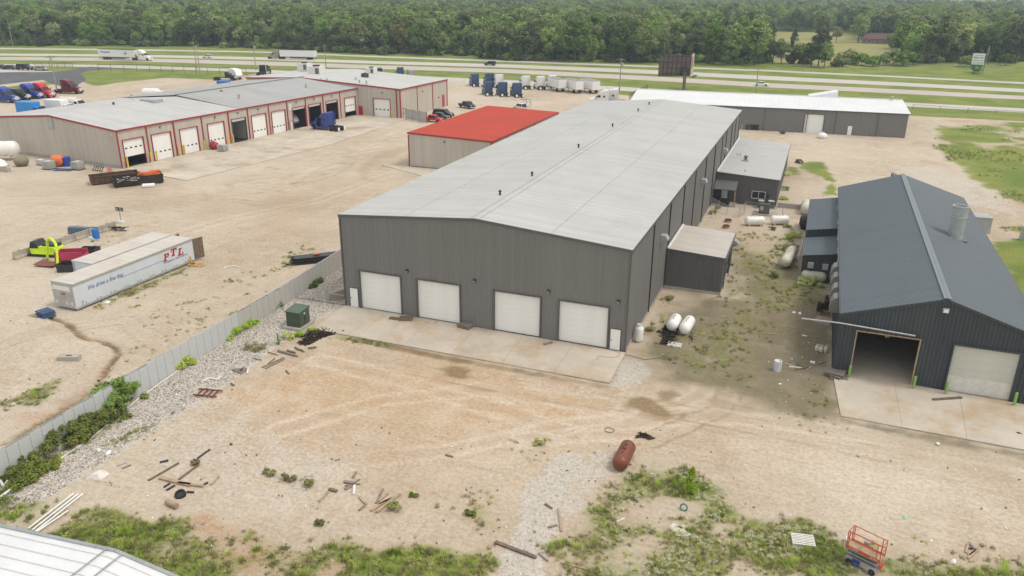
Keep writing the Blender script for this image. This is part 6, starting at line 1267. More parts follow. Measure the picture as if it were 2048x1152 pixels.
# ------------------------------------------------------------------ boundary fence with its panels
FP = gp([(-60, 1010), (300, 775), (560, 615), (690, 527)]); fx0 = -49.0
fr_ = thing('metal_fence', 'long pale grey corrugated metal fence dividing the two yards', 'fence', (-48.85, 22.0, 0))
pts = [(-48.85, 22.0), (-49.0, 29.5), (-49.85, 43.9), (-50.55, 62.8), (-51.9, 78.2)]
seg = []
for a, c in zip(pts, pts[1:]): L = math.hypot(c[0]-a[0], c[1]-a[1]); n = round(L/.98); seg += [((a[0]+(c[0]-a[0])*i/n, a[1]+(c[1]-a[1])*i/n), (a[0]+(c[0]-a[0])*(i+1)/n, a[1]+(c[1]-a[1])*(i+1)/n)) for i in range(n)]
M_fence2 = mat('fence_weathered', (.50, .485, .455), .6, 0, .06, .6, streak=True, c2=(.34, .32, .29)); PM = {}
for i, (a, c) in enumerate(seg):
    L = math.hypot(c[0]-a[0], c[1]-a[1]); h = 2.15+.10*math.sin(i*.35); k_ = (round(L, 2), i > 34, i % 3)
    if k_ not in PM:
        b = MB(); ribwall(b, (0, 0), (L-.03, 0), (0, -1), flat_top(h), sp=L/4.02, d=.04); b.box((L/2, .06, h/2), (L-.03, .05, h)); PM[k_] = b.mesh('fence_panel', M_fence2 if i > 34 else M_fence)
    link('fence_panel', PM[k_], fr_, (a[0]+48.85, a[1]-22, random.uniform(-.03, .03)), math.atan2(c[1]-a[1], c[0]-a[0])+math.pi).location = (c[0]+48.85, c[1]-22, random.uniform(-.03, .03))
b = MB(); [b.bar((a[0]+48.85, a[1]-22, 2.2), (c[0]+48.85, c[1]-22, 2.2), .09, .07) for a, c in zip(pts, pts[1:])]; b.build('top_rail', M_silver, fr_)
SEC['fpost'] = MB().box((0, 0, 1.1), (.12, .12, 2.2)).mesh('post', M_galv)
for i in range(0, len(seg), 3): link('post', SEC['fpost'], fr_, (seg[i][0][0]+48.85-.14, seg[i][0][1]-22, 0))
def pipe(name, lab, pts, r, m, cat='pipe', z=None, n=8):
    q = [(*G(*p), r+.01 if z is None else z) for p in pts]; o = thing(name, lab, cat, (q[0][0], q[0][1], 0)); ox, oy = q[0][:2]
    MB().path([(a-ox, c-oy, d) for a, c, d in q], r, n).build('pipe_run' if cat == 'pipe' else 'strand', m, o); return o
pipe('irrigation_pipe', 'long pale pipe lying on the gravel along the fence', [(45, 965), (105, 930), (180, 880), (280, 797), (400, 712), (470, 664), (540, 622), (590, 596)], .07, M_whited)
pipe('black_hose', 'black hose lying between the fence and the warehouse corner', [(590, 596), (620, 600), (668, 608), (690, 611)], .04, M_black, 'hose')
for p, l in ((((8, 985), (20, 960)), 'short white pipe stub at the left edge'), (((0, 1002), (36, 975)), 'white pipe lying across the weeds at the left edge'), (((0, 962), (8, 978)), 'bent white pipe cut by the left edge'), (((20, 975), (55, 950)), 'white pipe running into the vines by the fence')): pipe('white_pipe', l, p, .08, M_white, z=.25)
for p, l in ((((58, 1062), (148, 992)), 'white pole, upper one of the bundle in the weeds near the roof'), (((66, 1065), (157, 993)), 'white pole, second of the bundle in the weeds near the roof'), (((72, 1068), (166, 993)), 'white pole, third of the bundle in the weeds near the roof'), (((76, 1068), (138, 1026)), 'short white pole, lowest of the bundle in the weeds')): pipe('white_pole', l, p, .055, M_white, 'pole', z=.2)
o = pipe('pvc_tangle', 'tangle of white pipe scraps on the sand by the gravel', [(406, 764), (418, 757), (436, 760), (442, 754)], .06, M_white); pipe('white_scrap', 'small bent white pipe beyond the trailer tail', [(446, 539), (455, 534), (470, 533), (480, 535)], .06, M_white)
# transformer, retaining wall
x, y = G(598, 661); tf = thing('transformer', 'green pad-mounted transformer box on a concrete pad by the apron', 'transformer', (x-.05, y, 0), R(1))
MB().box((-.65, .95, .12), (2.1, 2.5, .25)).build('pad', M_conc2, tf); MB().prism([(-.85, .25), (-.85, 1.85), (.85, 1.85), (.85, .25)], 1.55, .03, M=Matrix.Translation((-.65, .95, 0)) @ Matrix.Rotation(R(90), 4, 'Z')).build('tank_case', M_green, tf)
MB().add([(-1.5, .02, 1.85), (.2, .02, 1.85), (.2, 1.9, 2.0), (-1.5, 1.9, 2.0), (-1.5, .02, 1.80), (.2, .02, 1.80), (.2, 1.9, 1.80), (-1.5, 1.9, 1.80)], [(0, 1, 2, 3), (0, 4, 5, 1), (1, 5, 6, 2), (2, 6, 7, 3), (3, 7, 4, 0)]).build('lid', mat('lid_green', (.075, .115, .07), .5), tf)
for yy in (.5, 1.4): MB().box((.145, yy, 1.05), (.04, .82, 1.45)).build('cabinet_door', M_green, tf)
MB().box((.18, .95, 1.5), (.02, .22, .16)).build('warning_label', M_white, tf); MB().box((.19, 1.0, 1.0), (.06, .05, .3)).build('door_handle', M_dark, tf); MB().box((-.65, .16, 1.0), (1.3, .02, 1.3)).build('side_panel', M_green, tf)
x, y = G(653, 602); rw_ = thing('retaining_wall', 'low grey concrete wing wall against the warehouse corner', 'wall', (x, y, 0)); x2, y2 = G(691, 575)
MB().add([(0, 0, -.1), (.3, 0, -.1), (.3, 0, .9), (0, 0, .9), (2.6, 3.2, -.1), (2.9, 3.2, -.1), (2.9, 3.2, 1.3), (2.6, 3.2, 1.3)], [(0, 1, 2, 3), (4, 7, 6, 5), (3, 2, 6, 7), (0, 3, 7, 4), (1, 5, 6, 2)]).build('wall_body', M_conc2, rw_); MB().bar((0, .05, .95), (2.9, .05, .95), .06).build('steel_edge', M_galv, rw_)
# propane tanks on the right yard
capsule('left one of two white propane tanks lying side by side beyond the apron', (1341, 667), (1353, 647), .58, M_tank); capsule('right one of two white propane tanks lying side by side beyond the apron', (1366, 674), (1380, 651), .58, M_tank)
capsule('left one of two white propane tanks end to end by the annex fence', (1488, 451), (1529, 451), .62, M_tank); capsule('right one of two white propane tanks end to end by the annex fence', (1539, 449), (1577, 449), .62, M_tank)
capsule('cream propane tank on a frame pointing at the camera beside the workshop', (1568, 541), (1584, 513), .68, M_tank2, z=.95); capsule('long white propane tank half hidden by weeds against the workshop lean-to', (1600, 560), (1652, 566), .62, M_tank2)
x, y = G(1277, 683); o = thing('gas_cylinder', 'upright white gas cylinder at the warehouse corner', 'tank', (x, y, 0)); MB().lathe([(.28, .12), (.40, .2), (.43, .35), (.43, 1.35), (.36, 1.55), (.15, 1.64)], 18).build('shell', M_tank, o, smooth=True); MB().lathe([(.24, 1.56), (.24, 1.85), (.21, 1.85), (.21, 1.6)], 14).build('collar', M_tank, o); MB().lathe([(.30, 0), (.33, .16)], 14).build('foot_ring', M_tank2, o)
for p, l in (((1634, 702), 'small white gas bottle, left of three at the workshop wall'), ((1642, 704), 'small white gas bottle, middle of three at the workshop wall'), ((1651, 705), 'small white gas bottle, right of three at the workshop wall')):
    x, y = G(*p); o = thing('gas_bottle', l, 'tank', (x, y, 0)); MB().lathe([(.14, 0), (.17, .04), (.2, .1), (.2, .38), (.14, .48), (.05, .5)], 14).build('shell', M_tank2, o, smooth=True); MB().lathe([(.12, .46), (.12, .6), (.1, .6), (.1, .48)], 12).build('collar', M_tank2, o); o.scale = (1.15,)*3
drum('barrel', 'galvanised white steel barrel standing on the dirt before the garage', 'barrel', (1554, 741), mat('barrel_white', (.62, .65, .67), .4, .2), .34, 1.0)
for p, l in (((1639, 622), 'dark rusty drum at the left of the group by the workshop wall'), ((1653, 618), 'tall dark drum with orange rim at the workshop wall'), ((1655, 609), 'rear rusty drum at the workshop wall')): drum('barrel', l, 'barrel', p, M_soot, .33, 1.0, rim=M_orange)
x, y = G(1650, 630); o = thing('drum_cradle', 'rusty steel cradle in front of the dark drums', 'rack', (x, y, 0)); [MB().bar((-.5, s*.25, .15), (.5, s*.25, .15), .07).build('rail', M_rustd, o) for s in (-1, 1)]; [MB().bar((s*.45, -.3, 0), (s*.45, .3, .3), .06).build('leg', M_rustd, o) for s in (-1, 1)]
x, y = G(1646, 643); o = thing('plywood_sheet', 'weathered plywood sheet propped beside the workshop wall', 'board', (x, y, .12), R(-18)); o.rotation_euler.x = R(12); MB().box((0, 0, 0), (1.6, 1.3, .03)).build('sheet', M_ply, o); MB().box((0, -.5, -.06), (1.5, .08, .08)).build('batten', M_wood, o)
x, y = G(1600, 475); 
for p, l in (((1608, 462), 'dark round tank stub against the upper lean-to wall'), ((1610, 432), 'white round tank end against the upper lean-to wall')): capsule(l, p, (p[0]+2, p[1]-14), .8, M_soot if p[1] > 450 else M_tank2, 'storage_tank', fit=False)
for p, l in (((1456, 444), 'brown steel manhole ring farther from the camera by the warehouse'), ((1452, 456), 'brown steel manhole ring nearer the camera by the warehouse')):
    x, y = G(*p); o = thing('manhole_ring', l, 'manhole', (x, y, 0)); MB().lathe([(.55, 0), (.55, .25), (.45, .25), (.45, 0)], 18).build('ring', M_conc2, o); MB().lathe([(.5, .22), (.5, .42), (.36, .42), (.36, .3)], 18).build('rim', M_rust, o)
def condenser(lab, p, s):
    x, y = G(*p); o = thing('condenser', lab, 'air conditioner', (x, y, 0)); MB().box((0, 0, .05), (s*1.4, s*1.4, .1)).build('pad', M_conc2, o); MB().box((0, 0, .1+s*.45), (s, s, s*.9)).build('casing', M_dgreyT, o); MB().lathe([(s*.42, .1+s*.9), (s*.42, .2+s*.9), (s*.34, .2+s*.9), (s*.34, .12+s*.9)], 16).build('fan_ring', M_whited, o)
    for i in range(5): MB().box((-s*.4+i*s*.2, -s*.51, .1+s*.45), (.05, .03, s*.8)).build('louvre', M_dark, o)
condenser('left air conditioner on the wall of the office annex', (1521, 415), 1.1); condenser('right air conditioner at the corner of the office annex', (1541, 416), 1.1)
x, y = G(1527, 430); o = thing('transformer', 'dark green switch cabinet on a pad before the office annex', 'transformer', (x, y, 0)); MB().box((0, .6, .08), (3.2, 2.2, .16)).build('pad', M_conc2, o); MB().box((0, .6, .85), (1.5, 1.3, 1.4)).build('case', M_dgreyT, o); MB().box((0, .6, 1.58), (1.6, 1.4, .08)).build('lid', M_green, o); MB().box((-.35, -.07, 1.05), (.45, .03, .6)).build('label_plate', M_galv, o)
x, y = G(1554, 414); o = thing('block_wall', 'low wall of grey concrete blocks right of the office annex', 'wall', (x, y, 0), R(-3))
for i in range(3): MB().box((1+i*1.95, 0, .4), (1.9, .6, .8)).build('block', M_conc2, o)
for p, l in (((1430, 408), 'black bin left of two beside the annex porch'), ((1449, 412), 'black bin right of two beside the annex porch')): x, y = G(*p); o = thing('waste_bin', l, 'bin', (x, y, 0)); MB().box((0, 0, .55), (1.3, 1.0, 1.0), taper=1.08).build('bin_body', M_blk, o); MB().box((0, 0, 1.1), (1.45, 1.12, .08)).build('lid', M_dark, o)
pipe('marker_post', 'short white post at the foot of the warehouse wall', [(1425, 435), (1425.1, 434.8)], .09, M_white, 'post'); x, y = G(1425, 434); o = bpy.data.objects['marker_post']; MB().tube((0, 0, 0), (0, 0, .75), .09, 8).build('post', M_white, o)
x, y = G(1644, 276); o = thing('white_bag', 'white bulging sack in front of the long shed door', 'bag', (x, y, 0)); MB().lathe([(.9, 0), (1.15, .4), (1.0, .9), (.5, 1.2), (.1, 1.25)], 12).build('sack', M_white, o, smooth=True); MB().lathe([(.15, 1.2), (.22, 1.4)], 8).build('tied_neck', M_whited, o)
for p, l, m in (((1484, 258), 'white drum at the left of the row by the long shed wall', M_white), ((1495, 259), 'green bin beside the white drum at the long shed wall', M_green), ((1505, 259.5), 'dark bin in the middle of the row at the long shed wall', M_dark), ((1512, 260), 'black bin at the right of the row by the long shed wall', M_blk)): drum('barrel', l, 'barrel', p, m, .6, 1.3)
x, y = G(1960, 465); o = thing('crate_stack', 'stack of pale wrapped crates behind the slate roof', 'crate', (x, y, 0), R(3)); [MB().box((0, i*1.0, 1.1+.0*i), (2.2, .95, 2.2)).build('crate', M_galv, o) for i in range(3)]; MB().box((0, 0, 2.25), (2.3, 1.1, .1)).build('lid', M_silver, o)
x, y = G(2046, 480); o = thing('utility_box', 'grey utility box cut by the right edge', 'box', (x, y, 0)); MB().box((0, 0, 1.0), (.9, .8, 2.0)).build('case', M_galv, o); MB().box((-.3, -.42, 1.0), (.5, .04, 1.6)).build('door', M_galv, o)
# rusty tank and scissor lift
capsule('rusty red-brown tank lying alone on the sand in the foreground', (1236, 947), (1258, 902), .58, M_rust, 'rust_tank', z=.6, legs=False)
xa, ya = G(1697, 1124); xb, yb_ = G(1752, 1152); lf = thing('scissor_lift', 'orange scissor lift with guard rails parked in the weeds', 'lift', ((xa+xb)/2, (ya+yb_)/2+.2, 0), math.atan2(yb_-ya, xb-xa)); lf.scale = (.93,)*3
MB().prism([(-.95, .2), (-.95, .62), (.95, .62), (.95, .2)], .72, .05).build('chassis', M_galv, lf); MB().box((-.3, -.37, .42), (.5, .02, .3)).build('blue_panel', M_blueb, lf)
for x_ in (-.72, .72):
    for s in (-1, 1): wheel(lf, x_, s*.36, .21, .14, M_whited)
for i in range(4): z = .68+i*.13; [MB().bar((-.92, s*.33, z), (.92, s*.33, z+.07 if i % 2 else z-.0), .07, .05).build('scissor_arm', M_galv if i % 2 else M_dgreyT, lf) for s in (-1, 1)]
MB().box((0, 0, 1.26), (2.1, .80, .08)).build('deck', M_wood2, lf)
for s in (-1, 1): q = MB().box((0, s*.41, 1.28), (2.12, .03, .22)).build('toe_board', M_liftO, lf)
text('SKYJACK', 'lettering', M_white, lf, (-.55, -.428, 1.29), (R(90), 0, 0), .15); text('SJIII 3219', 'lettering', M_white, lf, (.68, -.428, 1.27), (R(90), 0, 0), .12)
q = MB()
for z in (1.85, 2.4):
    for s in (-1, 1): q.bar((-1.05, s*.40, z), (1.05, s*.40, z), .045); q.bar((s*1.05, -.4, z), (s*1.05, .4, z), .045)
q.build('guard_rail', M_liftO, lf)
for x_ in (-1.05, -.95, 1.05, .8):
    for s in (-1, 1): MB().bar((x_, s*.40, 1.25), (x_, s*.40, 2.4), .045).build('rail_post', M_liftO, lf)
MB().box((.05, -.1, 1.95), (.32, .22, .2)).build('control_box', M_silver, lf); MB().box((1.08, 0, .75), (.12, .5, .35)).build('battery_cover', M_liftO, lf); MB().bar((-.9, -.3, .35), (-1.15, -.3, .1), .05).build('pull_bar', M_wood2, lf)
x, y = G(1689, 1100); o = thing('board_stub', 'short pale board standing in the weeds left of the scissor lift', 'board', (x, y, 0)); MB().box((0, 0, .45), (.12, .4, .9)).build('board', M_whited, o); MB().box((.08, .1, .3), (.05, .1, .6)).build('batten', M_wood, o)
# lumber, logs, litter: each piece its own thing
def plank(lab, a, c, w, h, m, name='timber', cat='timber', group=None, z=0, rnd=False):
    A_, B_ = G(*a), G(*c); L = math.hypot(B_[0]-A_[0], B_[1]-A_[1]); o = MB()
    (o.tube((0, 0, 0), (L, 0, 0), w/2, 8, w*.42) if rnd else o.box((L/2, 0, 0), (L, w, h)))
    o = o.build(name, m, None, (A_[0], A_[1], z+h/2+.01), math.atan2(B_[1]-A_[1], B_[0]-A_[0])); tag(o, lab, cat, group); return o
g_ = 'logs by the transformer weeds'
for (a, c, lab, w) in (((556, 703), (595, 714), 'longest grey log of the heap below the black soot patch', .22), ((574, 702), (591, 707), 'short forked log on the heap below the soot patch', .16), ((590, 696), (600, 702), 'upper right log of the heap below the soot patch', .17), ((602, 701), (608, 705), 'small log stub right of the heap below the soot patch', .17), ((616, 698), (633, 696), 'dark log lying alone right of the log heap', .2), ((536, 705), (556, 711), 'thin branch left of the log heap', .09), ((524, 736), (568, 716), 'long grey pole lying below the log heap', .12), ((531, 738), (569, 719), 'second grey pole lying parallel below the log heap', .12), ((536, 729), (550, 717), 'short pole above the two parallel poles', .1), ((572, 743), (578, 749), 'stub of dark wood on the sand below the poles', .16), ((508, 718), (523, 721), 'dark stick at the gravel edge left of the poles', .1), ((462, 768), (469, 772), 'dark stick cut short on the sand near the gravel', .14)):
    plank(lab, a, c, w, w, M_wood if 'grey' in lab else M_woodd, 'log', 'log', rnd=True)
for (a, c, lab, w, m) in (((465, 742), (490, 738), 'grey board at the left of the board heap by the gravel', .2, M_wood), ((476, 746), (494, 739), 'grey board crossing the board heap by the gravel', .2, M_wood), ((495, 748), (496, 738), 'upright pale board at the right of the board heap', .16, M_whited), ((470, 744), (486, 743), 'lower grey board of the heap by the gravel', .25, M_wood), ((480, 748), (491, 742), 'short grey board on top of the heap by the gravel', .18, M_wood),
    ((320, 957), (380, 972), 'thick pale timber beam on the sand near the lower left', .3, M_wood2), ((355, 968), (407, 974), 'brown beam crossing the end of the pale beam', .2, M_wood2), ((297, 962), (358, 927), 'long thin brown bar left of the beams', .12, M_woodd), ((358, 960), (397, 931), 'long brown bar above the pale beam', .14, M_woodd), ((328, 976), (340, 968), 'short dark offcut below the pale beam', .12, M_dark), ((333, 982), (350, 972), 'longer dark offcut below the pale beam', .14, M_dark), ((422, 971), (438, 954), 'pale board right of the beams', .16, M_wood2), ((374, 985), (388, 986), 'dark board stub below the beams', .14, M_dark), ((405, 972), (416, 966), 'dark board by the end of the brown beam', .12, M_dark), ((320, 926), (337, 922), 'blackened board above the bars', .16, M_dark), ((234, 933), (253, 926), 'grey pipe offcut near the gravel, upper', .1, M_galv), ((245, 938), (262, 931), 'brown offcut near the gravel, lower', .1, M_wood), ((395, 918), (420, 900), 'green-grey pole half buried above the beams', .1, M_dark),
    ((638, 1004), (656, 985), 'tan board at the left of the middle heap', .15, M_wood2), ((658, 980), (674, 984), 'dark thick log end in the middle of the yard', .22, M_woodd), ((688, 965), (706, 968), 'dark board at the top of the star-shaped wood heap', .22, M_wood), ((690, 980), (706, 971), 'grey board of the star-shaped wood heap pointing left', .18, M_wood), ((708, 990), (709, 970), 'upright pale board of the star-shaped wood heap', .18, M_whited), ((690, 973), (720, 969), 'thin board across the star-shaped wood heap', .1, M_wood), ((702, 970), (720, 960), 'thin lath pointing up from the star-shaped heap', .08, M_wood), ((706, 956), (712, 945), 'grey sticks bundle above the star-shaped heap', .14, M_wood), ((718, 995), (733, 1010), 'tan board below the star-shaped heap', .14, M_wood2), ((718, 1022), (730, 1012), 'grey short board below the star-shaped heap', .14, M_wood),
    ((742, 1023), (782, 997), 'long tan board left in the fan of boards', .16, M_wood2), ((753, 1026), (800, 990), 'longest pale board in the fan of boards', .2, M_wood2), ((757, 1010), (790, 996), 'brown board on top of the fan of boards', .16, M_woodd), ((757, 1004), (776, 988), 'short tan board at the upper end of the fan', .13, M_wood2), ((752, 1008), (766, 979), 'pale lath standing off the fan of boards', .12, M_wood), ((891, 911), (906, 915), 'brown stick lying alone in the middle of the sand', .16, M_woodd),
    ((1117, 1018), (1123, 1064), 'long thin tan post lying on the grey gravel', .12, M_wood2), ((1090, 1009), (1104, 1018), 'dark stick on the grey gravel', .12, M_woodd), ((1097, 1056), (1114, 1051), 'grey stick on the grey gravel', .12, M_wood), ((990, 1086), (1072, 1117), 'weathered log at the lower edge of the grey gravel', .22, M_woodd), ((1126, 1128), (1178, 1141), 'pale pole lying in the bottom weeds', .14, M_wood2), ((1077, 1108), (1096, 1124), 'grey stick in the bottom weeds beside the gravel', .1, M_wood), ((1233, 1045), (1249, 1038), 'white lath in the weeds beside the tarp', .1, M_whited), ((1433, 1085), (1446, 1076), 'tan plank end in the flowering weeds', .25, M_wood2),
    ((1932, 1107), (1936, 1088), 'left tan board of the small A-shaped heap', .14, M_wood2), ((1947, 1098), (1938, 1086), 'dark board of the small A-shaped heap', .12, M_wood), ((1935, 1118), (1956, 1099), 'pale board at the bottom of the small A-shaped heap', .18, M_wood2), ((1937, 1112), (1950, 1101), 'second pale board in the small A-shaped heap', .14, M_wood2), ((1935, 1098), (1955, 1101), 'thin dark lath across the A-shaped heap', .07, M_dark),
    ((1500, 665), (1553, 670), 'long pale pole lying on the olive dirt', .1, M_wood2), ((1604, 671), (1613, 673), 'white lath on the dark dirt', .1, M_white), ((1570, 728), (1592, 735), 'tan board at the left of the splintered wood by the garage', .14, M_wood2), ((1578, 734), (1604, 737), 'pale splintered board by the garage', .18, M_whited), ((1590, 741), (1617, 735), 'dark splintered board by the garage', .14, M_woodd), ((1593, 729), (1603, 734), 'brown splinter by the garage', .1, M_woodd), ((1612, 742), (1620, 736), 'tan splinter right of the garage scrap', .1, M_wood2), ((1632, 729), (1652, 724), 'reddish lath near the garage corner', .08, M_wood2), ((1620, 725), (1630, 727), 'white plastic board near the garage corner', .2, M_white),
    ((1865, 803), (1922, 799), 'dark timber lying on the garage apron', .2, M_woodd), ((1088, 692), (1104, 688), 'short timber block on the apron before the third door', .22, M_wood)):
    plank(lab, a, c, w, .09 if w < .2 else .14, m, z=.12 if ('apron' in lab) else 0)
A_, B_ = G(1667, 742), G(1676, 690); plank('tan lath leaning against the garage corner', (1665, 740), (1666, 736), .08, .08, M_wood2)
x, y = G(415, 789); o = thing('rusty_frame', 'rusty steel grid frame lying on the sand beside the gravel', 'frame', (x, y, .12), R(12))
for i in range(4): MB().bar((-.7+.46*i, -.55, 0), (-.7+.46*i, .55, 0), .1).build('bar', M_rust, o)
for yy in (-.5, .5): MB().bar((-1.0, yy, .06), (1.1, yy, .06), .1).build('rail', M_rust, o)
x, y = G(361, 992); o = thing('tyre', 'black tyre lying on the sand by the pale stump', 'tyre', (x, y, .12)); M_ = Matrix.Rotation(R(25), 4, 'X'); MB().lathe([(.22, -.1), (.36, -.12), (.38, 0), (.36, .12), (.22, .1), (.2, 0)], 20, M_).build('tread', M_black, o); MB().lathe([(.2, -.05), (.2, .05)], 14, M_).build('hub', M_dark, o)
o = plank('pale stump section lying at the edge of the orange clay', (335, 1008), (355, 1018), .42, .42, M_wood2, 'log', 'log', rnd=True)
x, y = G(1360, 1062); o = thing('tarp', 'crumpled dirty white tarp lying in the weeds', 'tarp', (x, y, .03), R(-25)); b = MB(); nn = 9
vs = [(.72*math.cos(2*math.pi*i/14)*(1+.12*math.sin(i*2.3))*r, .55*math.sin(2*math.pi*i/14)*r*(1+.15*math.cos(i*1.7)), .12*(1-r)+.07*abs(math.sin(i*3.1+r*9))) for r in (.2, .45, .7, 1.0) for i in range(14)]
b.add(vs, [(k*14+i, k*14+(i+1) % 14, (k+1)*14+(i+1) % 14, (k+1)*14+i) for k in range(3) for i in range(14)]+[tuple(range(13, -1, -1))]); b.build('sheet', M_tarp, o); MB().box((-.05, .1, .16), (.25, .16, .05)).build('brown_rag', M_rustd, o)
def hoop(name, lab, p, r, tr, m, rx, cat='hoop', z=.05):
    x, y = G(*p); o = thing(name, lab, cat, (x, y, z)); M_ = Matrix.Rotation(rx, 3, 'X'); pts = [tuple(M_ @ Vector((r*math.cos(t), r*math.sin(t), 0))) for t in np.linspace(0, 2*math.pi, 19)]; MB().path(pts, tr, 6).build('ring', m, o); return o
hoop('green_hoop', 'dark green plastic ring standing in the weeds below the sapling', (1367, 1020), .22, .05, M_teal, R(60), z=.2); hoop('wire_loop', 'thin dark loop of wire on the sand above the rusty tank', (1219, 861), .36, .02, M_dark, 0)
pipe('orange_cable', 'copper-coloured cable curling over the apron corner', [(1192, 722), (1196, 715), (1225, 718), (1238, 715), (1240, 708), (1216, 701)], .02, M_copper, 'cable', z=.14); pipe('green_hose', 'thin green hose trailing from the warehouse corner', [(1243, 708), (1262, 712), (1290, 720), (1320, 716), (1342, 704)], .02, M_green, 'hose', z=.03)
pipe('white_hose', 'white hose along the lean-to wall of the workshop', [(1596, 520), (1604, 490), (1606, 478)], .05, M_white, 'hose')
rr = random.Random(5); wl = MB(); dl = MB()
for i in range(240):                                      # small litter and stones too small to pick apart
    while True:
        px, py = rr.uniform(0, 2048), rr.uniform(420, 1150); s = rr.random()
        if (py > 820 or px < 660 or px > 1500) and not (px > 1665 and py < 905): break
    x, y = G(px, py); (wl if s < .3 else dl).box((x, y, .04+gz(x, y)), (rr.uniform(.05, .22), rr.uniform(.04, .1), .05), 0, rr.uniform(0, 3))
for i in range(30): px, py = rr.uniform(1530, 1680), rr.uniform(610, 860); x, y = G(px, py); (wl if rr.random() < .75 else dl).box((x, y, .05+gz(x, y)), (rr.uniform(.05, .2), rr.uniform(.04, .09), .04), 0, rr.uniform(0, 3))
tag(wl.build('pale_litter', M_white), 'small white scraps of litter scattered over the dirt', 'litter', kind='stuff'); tag(dl.build('dark_chips', M_woodd), 'small dark chips of wood and stone scattered over the dirt', 'debris', kind='stuff')
for p, l, m, sz in (((196, 953), 'crumpled white plastic sheet on the gravel near the clay', M_tarp, .9), ((200, 955), 'small white rag beside the crumpled plastic sheet', M_white, .35), ((197, 901), 'white bag in the gravel strip, left of two', M_white, .3), ((217, 906), 'white bag in the gravel strip, right of two', M_white, .35), ((1810, 1037), 'mint green plastic scrap on the sand above the lift', mat('mint', (.2, .62, .45), .5), .25), ((1907, 1123), 'white plastic bottle shape near the A-shaped boards', M_white, .28), ((1875, 890), 'white scrap at the edge of the garage apron', M_white, .25), ((215, 605), 'white scrap before the lettered trailer', M_white, .45), ((2037, 869), 'small black scrap on the garage apron', M_dark, .2), ((462, 889), 'dark round stone on the sand', M_dark, .2), ((1600, 627), 'white paper on the olive dirt near the drums', M_white, .35), ((1588, 625), 'folded white paper on the olive dirt', M_white, .3), ((1560, 768), 'white scrap beside the barrel', M_white, .2), ((686, 664), 'black lump on the apron edge', M_dark, .16), ((873, 646), 'small black scrap before the second door', M_dark, .12)):
    x, y = G(*p); o = thing('litter', l, 'litter', (x, y, .13 if 'apron' in l or 'door' in l else .02), rr.uniform(0, 3)); n = 9
    vs = [(sz*math.cos(2*math.pi*i/n)*rr.uniform(.6, 1.1), sz*.6*math.sin(2*math.pi*i/n)*rr.uniform(.6, 1.1), 0) for i in range(n)]+[(sz*.4*math.cos(2*math.pi*i/n), sz*.25*math.sin(2*math.pi*i/n), sz*rr.uniform(.15, .45)) for i in range(n)]
    MB().add(vs, [(i, (i+1) % n, n+(i+1) % n, n+i) for i in range(n)]+[tuple(range(n, 2*n))]).build('scrap', m, o)

# ------------------------------------------------------------------ vegetation
def leaf_cloud(seed, clumps, per, size, mat_, name, flat=.95, tri=True):
    """leaf-sized faces scattered round clump centres: clumps = [(x, y, z, r)]"""
    g = np.random.default_rng(seed); C = np.array(clumps); n = per*len(C); ci = np.repeat(np.arange(len(C)), per)
    d = g.normal(size=(n, 3)); d /= np.linalg.norm(d, axis=1)[:, None]; r = g.random(n)**.45
    p = C[ci, :3]+d*(C[ci, 3]*r)[:, None]*np.array([1, 1, .8])
    nrm = d*.8+g.normal(size=(n, 3))*.6+np.array([0, 0, flat]); nrm /= np.linalg.norm(nrm, axis=1)[:, None]
    a = np.cross(nrm, g.normal(size=(n, 3))); a /= np.linalg.norm(a, axis=1)[:, None]; b = np.cross(nrm, a)
    s = size*(.6+.8*g.random(n))[:, None]; a, b = a*s, b*s*.75
    v = np.stack([p-a*.9, p+b*.8-a*.1, p+a, p-b*.8+a*.1], 1).reshape(-1, 3)
    return frompoly(v, np.arange(len(v)).reshape(-1, 4), name, mat_)
def crown_clumps(seed, rx, rz, n, cone=False, open_=0):
    g = random.Random(seed); out = []
    for i in range(n):
        while True:
            x, y, z = [g.uniform(-1, 1) for _ in range(3)]; q = math.sqrt(x*x+y*y+z*z)
            if .45 < q < 1: break
        if cone: t = (i+.5)/n; rad = rx*(1-t)**.8+.3; a = g.uniform(0, 6.28); out.append((rad*.6*math.cos(a), rad*.6*math.sin(a), rz*(2*t-1)*.95, rad*.62))
        else:
            k = .80*q**.2; out.append((x*rx*k*(1.0 if z < .2 else .9), y*rx*k, z*rz*k*(1 if z > 0 else .75), rx*g.uniform(.26, .44)))
    return out
TREES = {}
def tree_kind(key, seed, rx, rz, zc, n, per, size, m, cone=False, tr=.28):
    g = random.Random(seed); cl = crown_clumps(seed, rx, rz, n, cone); cr_ = leaf_cloud(seed, cl, per, size, m, 'crown')
    b = MB(); b.tube((0, 0, -.4), (g.uniform(-.2, .2), 0, zc*.75), tr, 8, tr*.7); b.tube((0, 0, zc*.7), (g.uniform(-.5, .5), g.uniform(-.5, .5), zc+rz*.5), tr*.7, 6, .06)
    for c in cl[:7]: b.tube((0, 0, zc*g.uniform(.5, .9)), (c[0]*.8, c[1]*.8, zc+c[2]*.8), tr*.4, 5, .04)
    TREES[key] = (cr_, b.mesh('trunk', M_bark), zc)
for i in range(7): tree_kind(('oak', i), 40+i, 5.3+.5*(i % 3), 6.6+.6*(i % 4), 8.6+.5*(i % 3), 36+3*(i % 3), 62, .56, M_leaf)
for i in range(3): tree_kind(('cedar', i), 60+i, 2.6+.2*i, 4.6, 5.2, 22, 60, .5, M_leafd, True, .2)
for i in range(2): tree_kind(('light', i), 70+i, 4.4, 5.0, 8.0, 26, 62, .6, M_leafl)
tree_kind(('yellow', 0), 80, 4.2, 4.6, 7.8, 22, 52, .55, M_leafy)
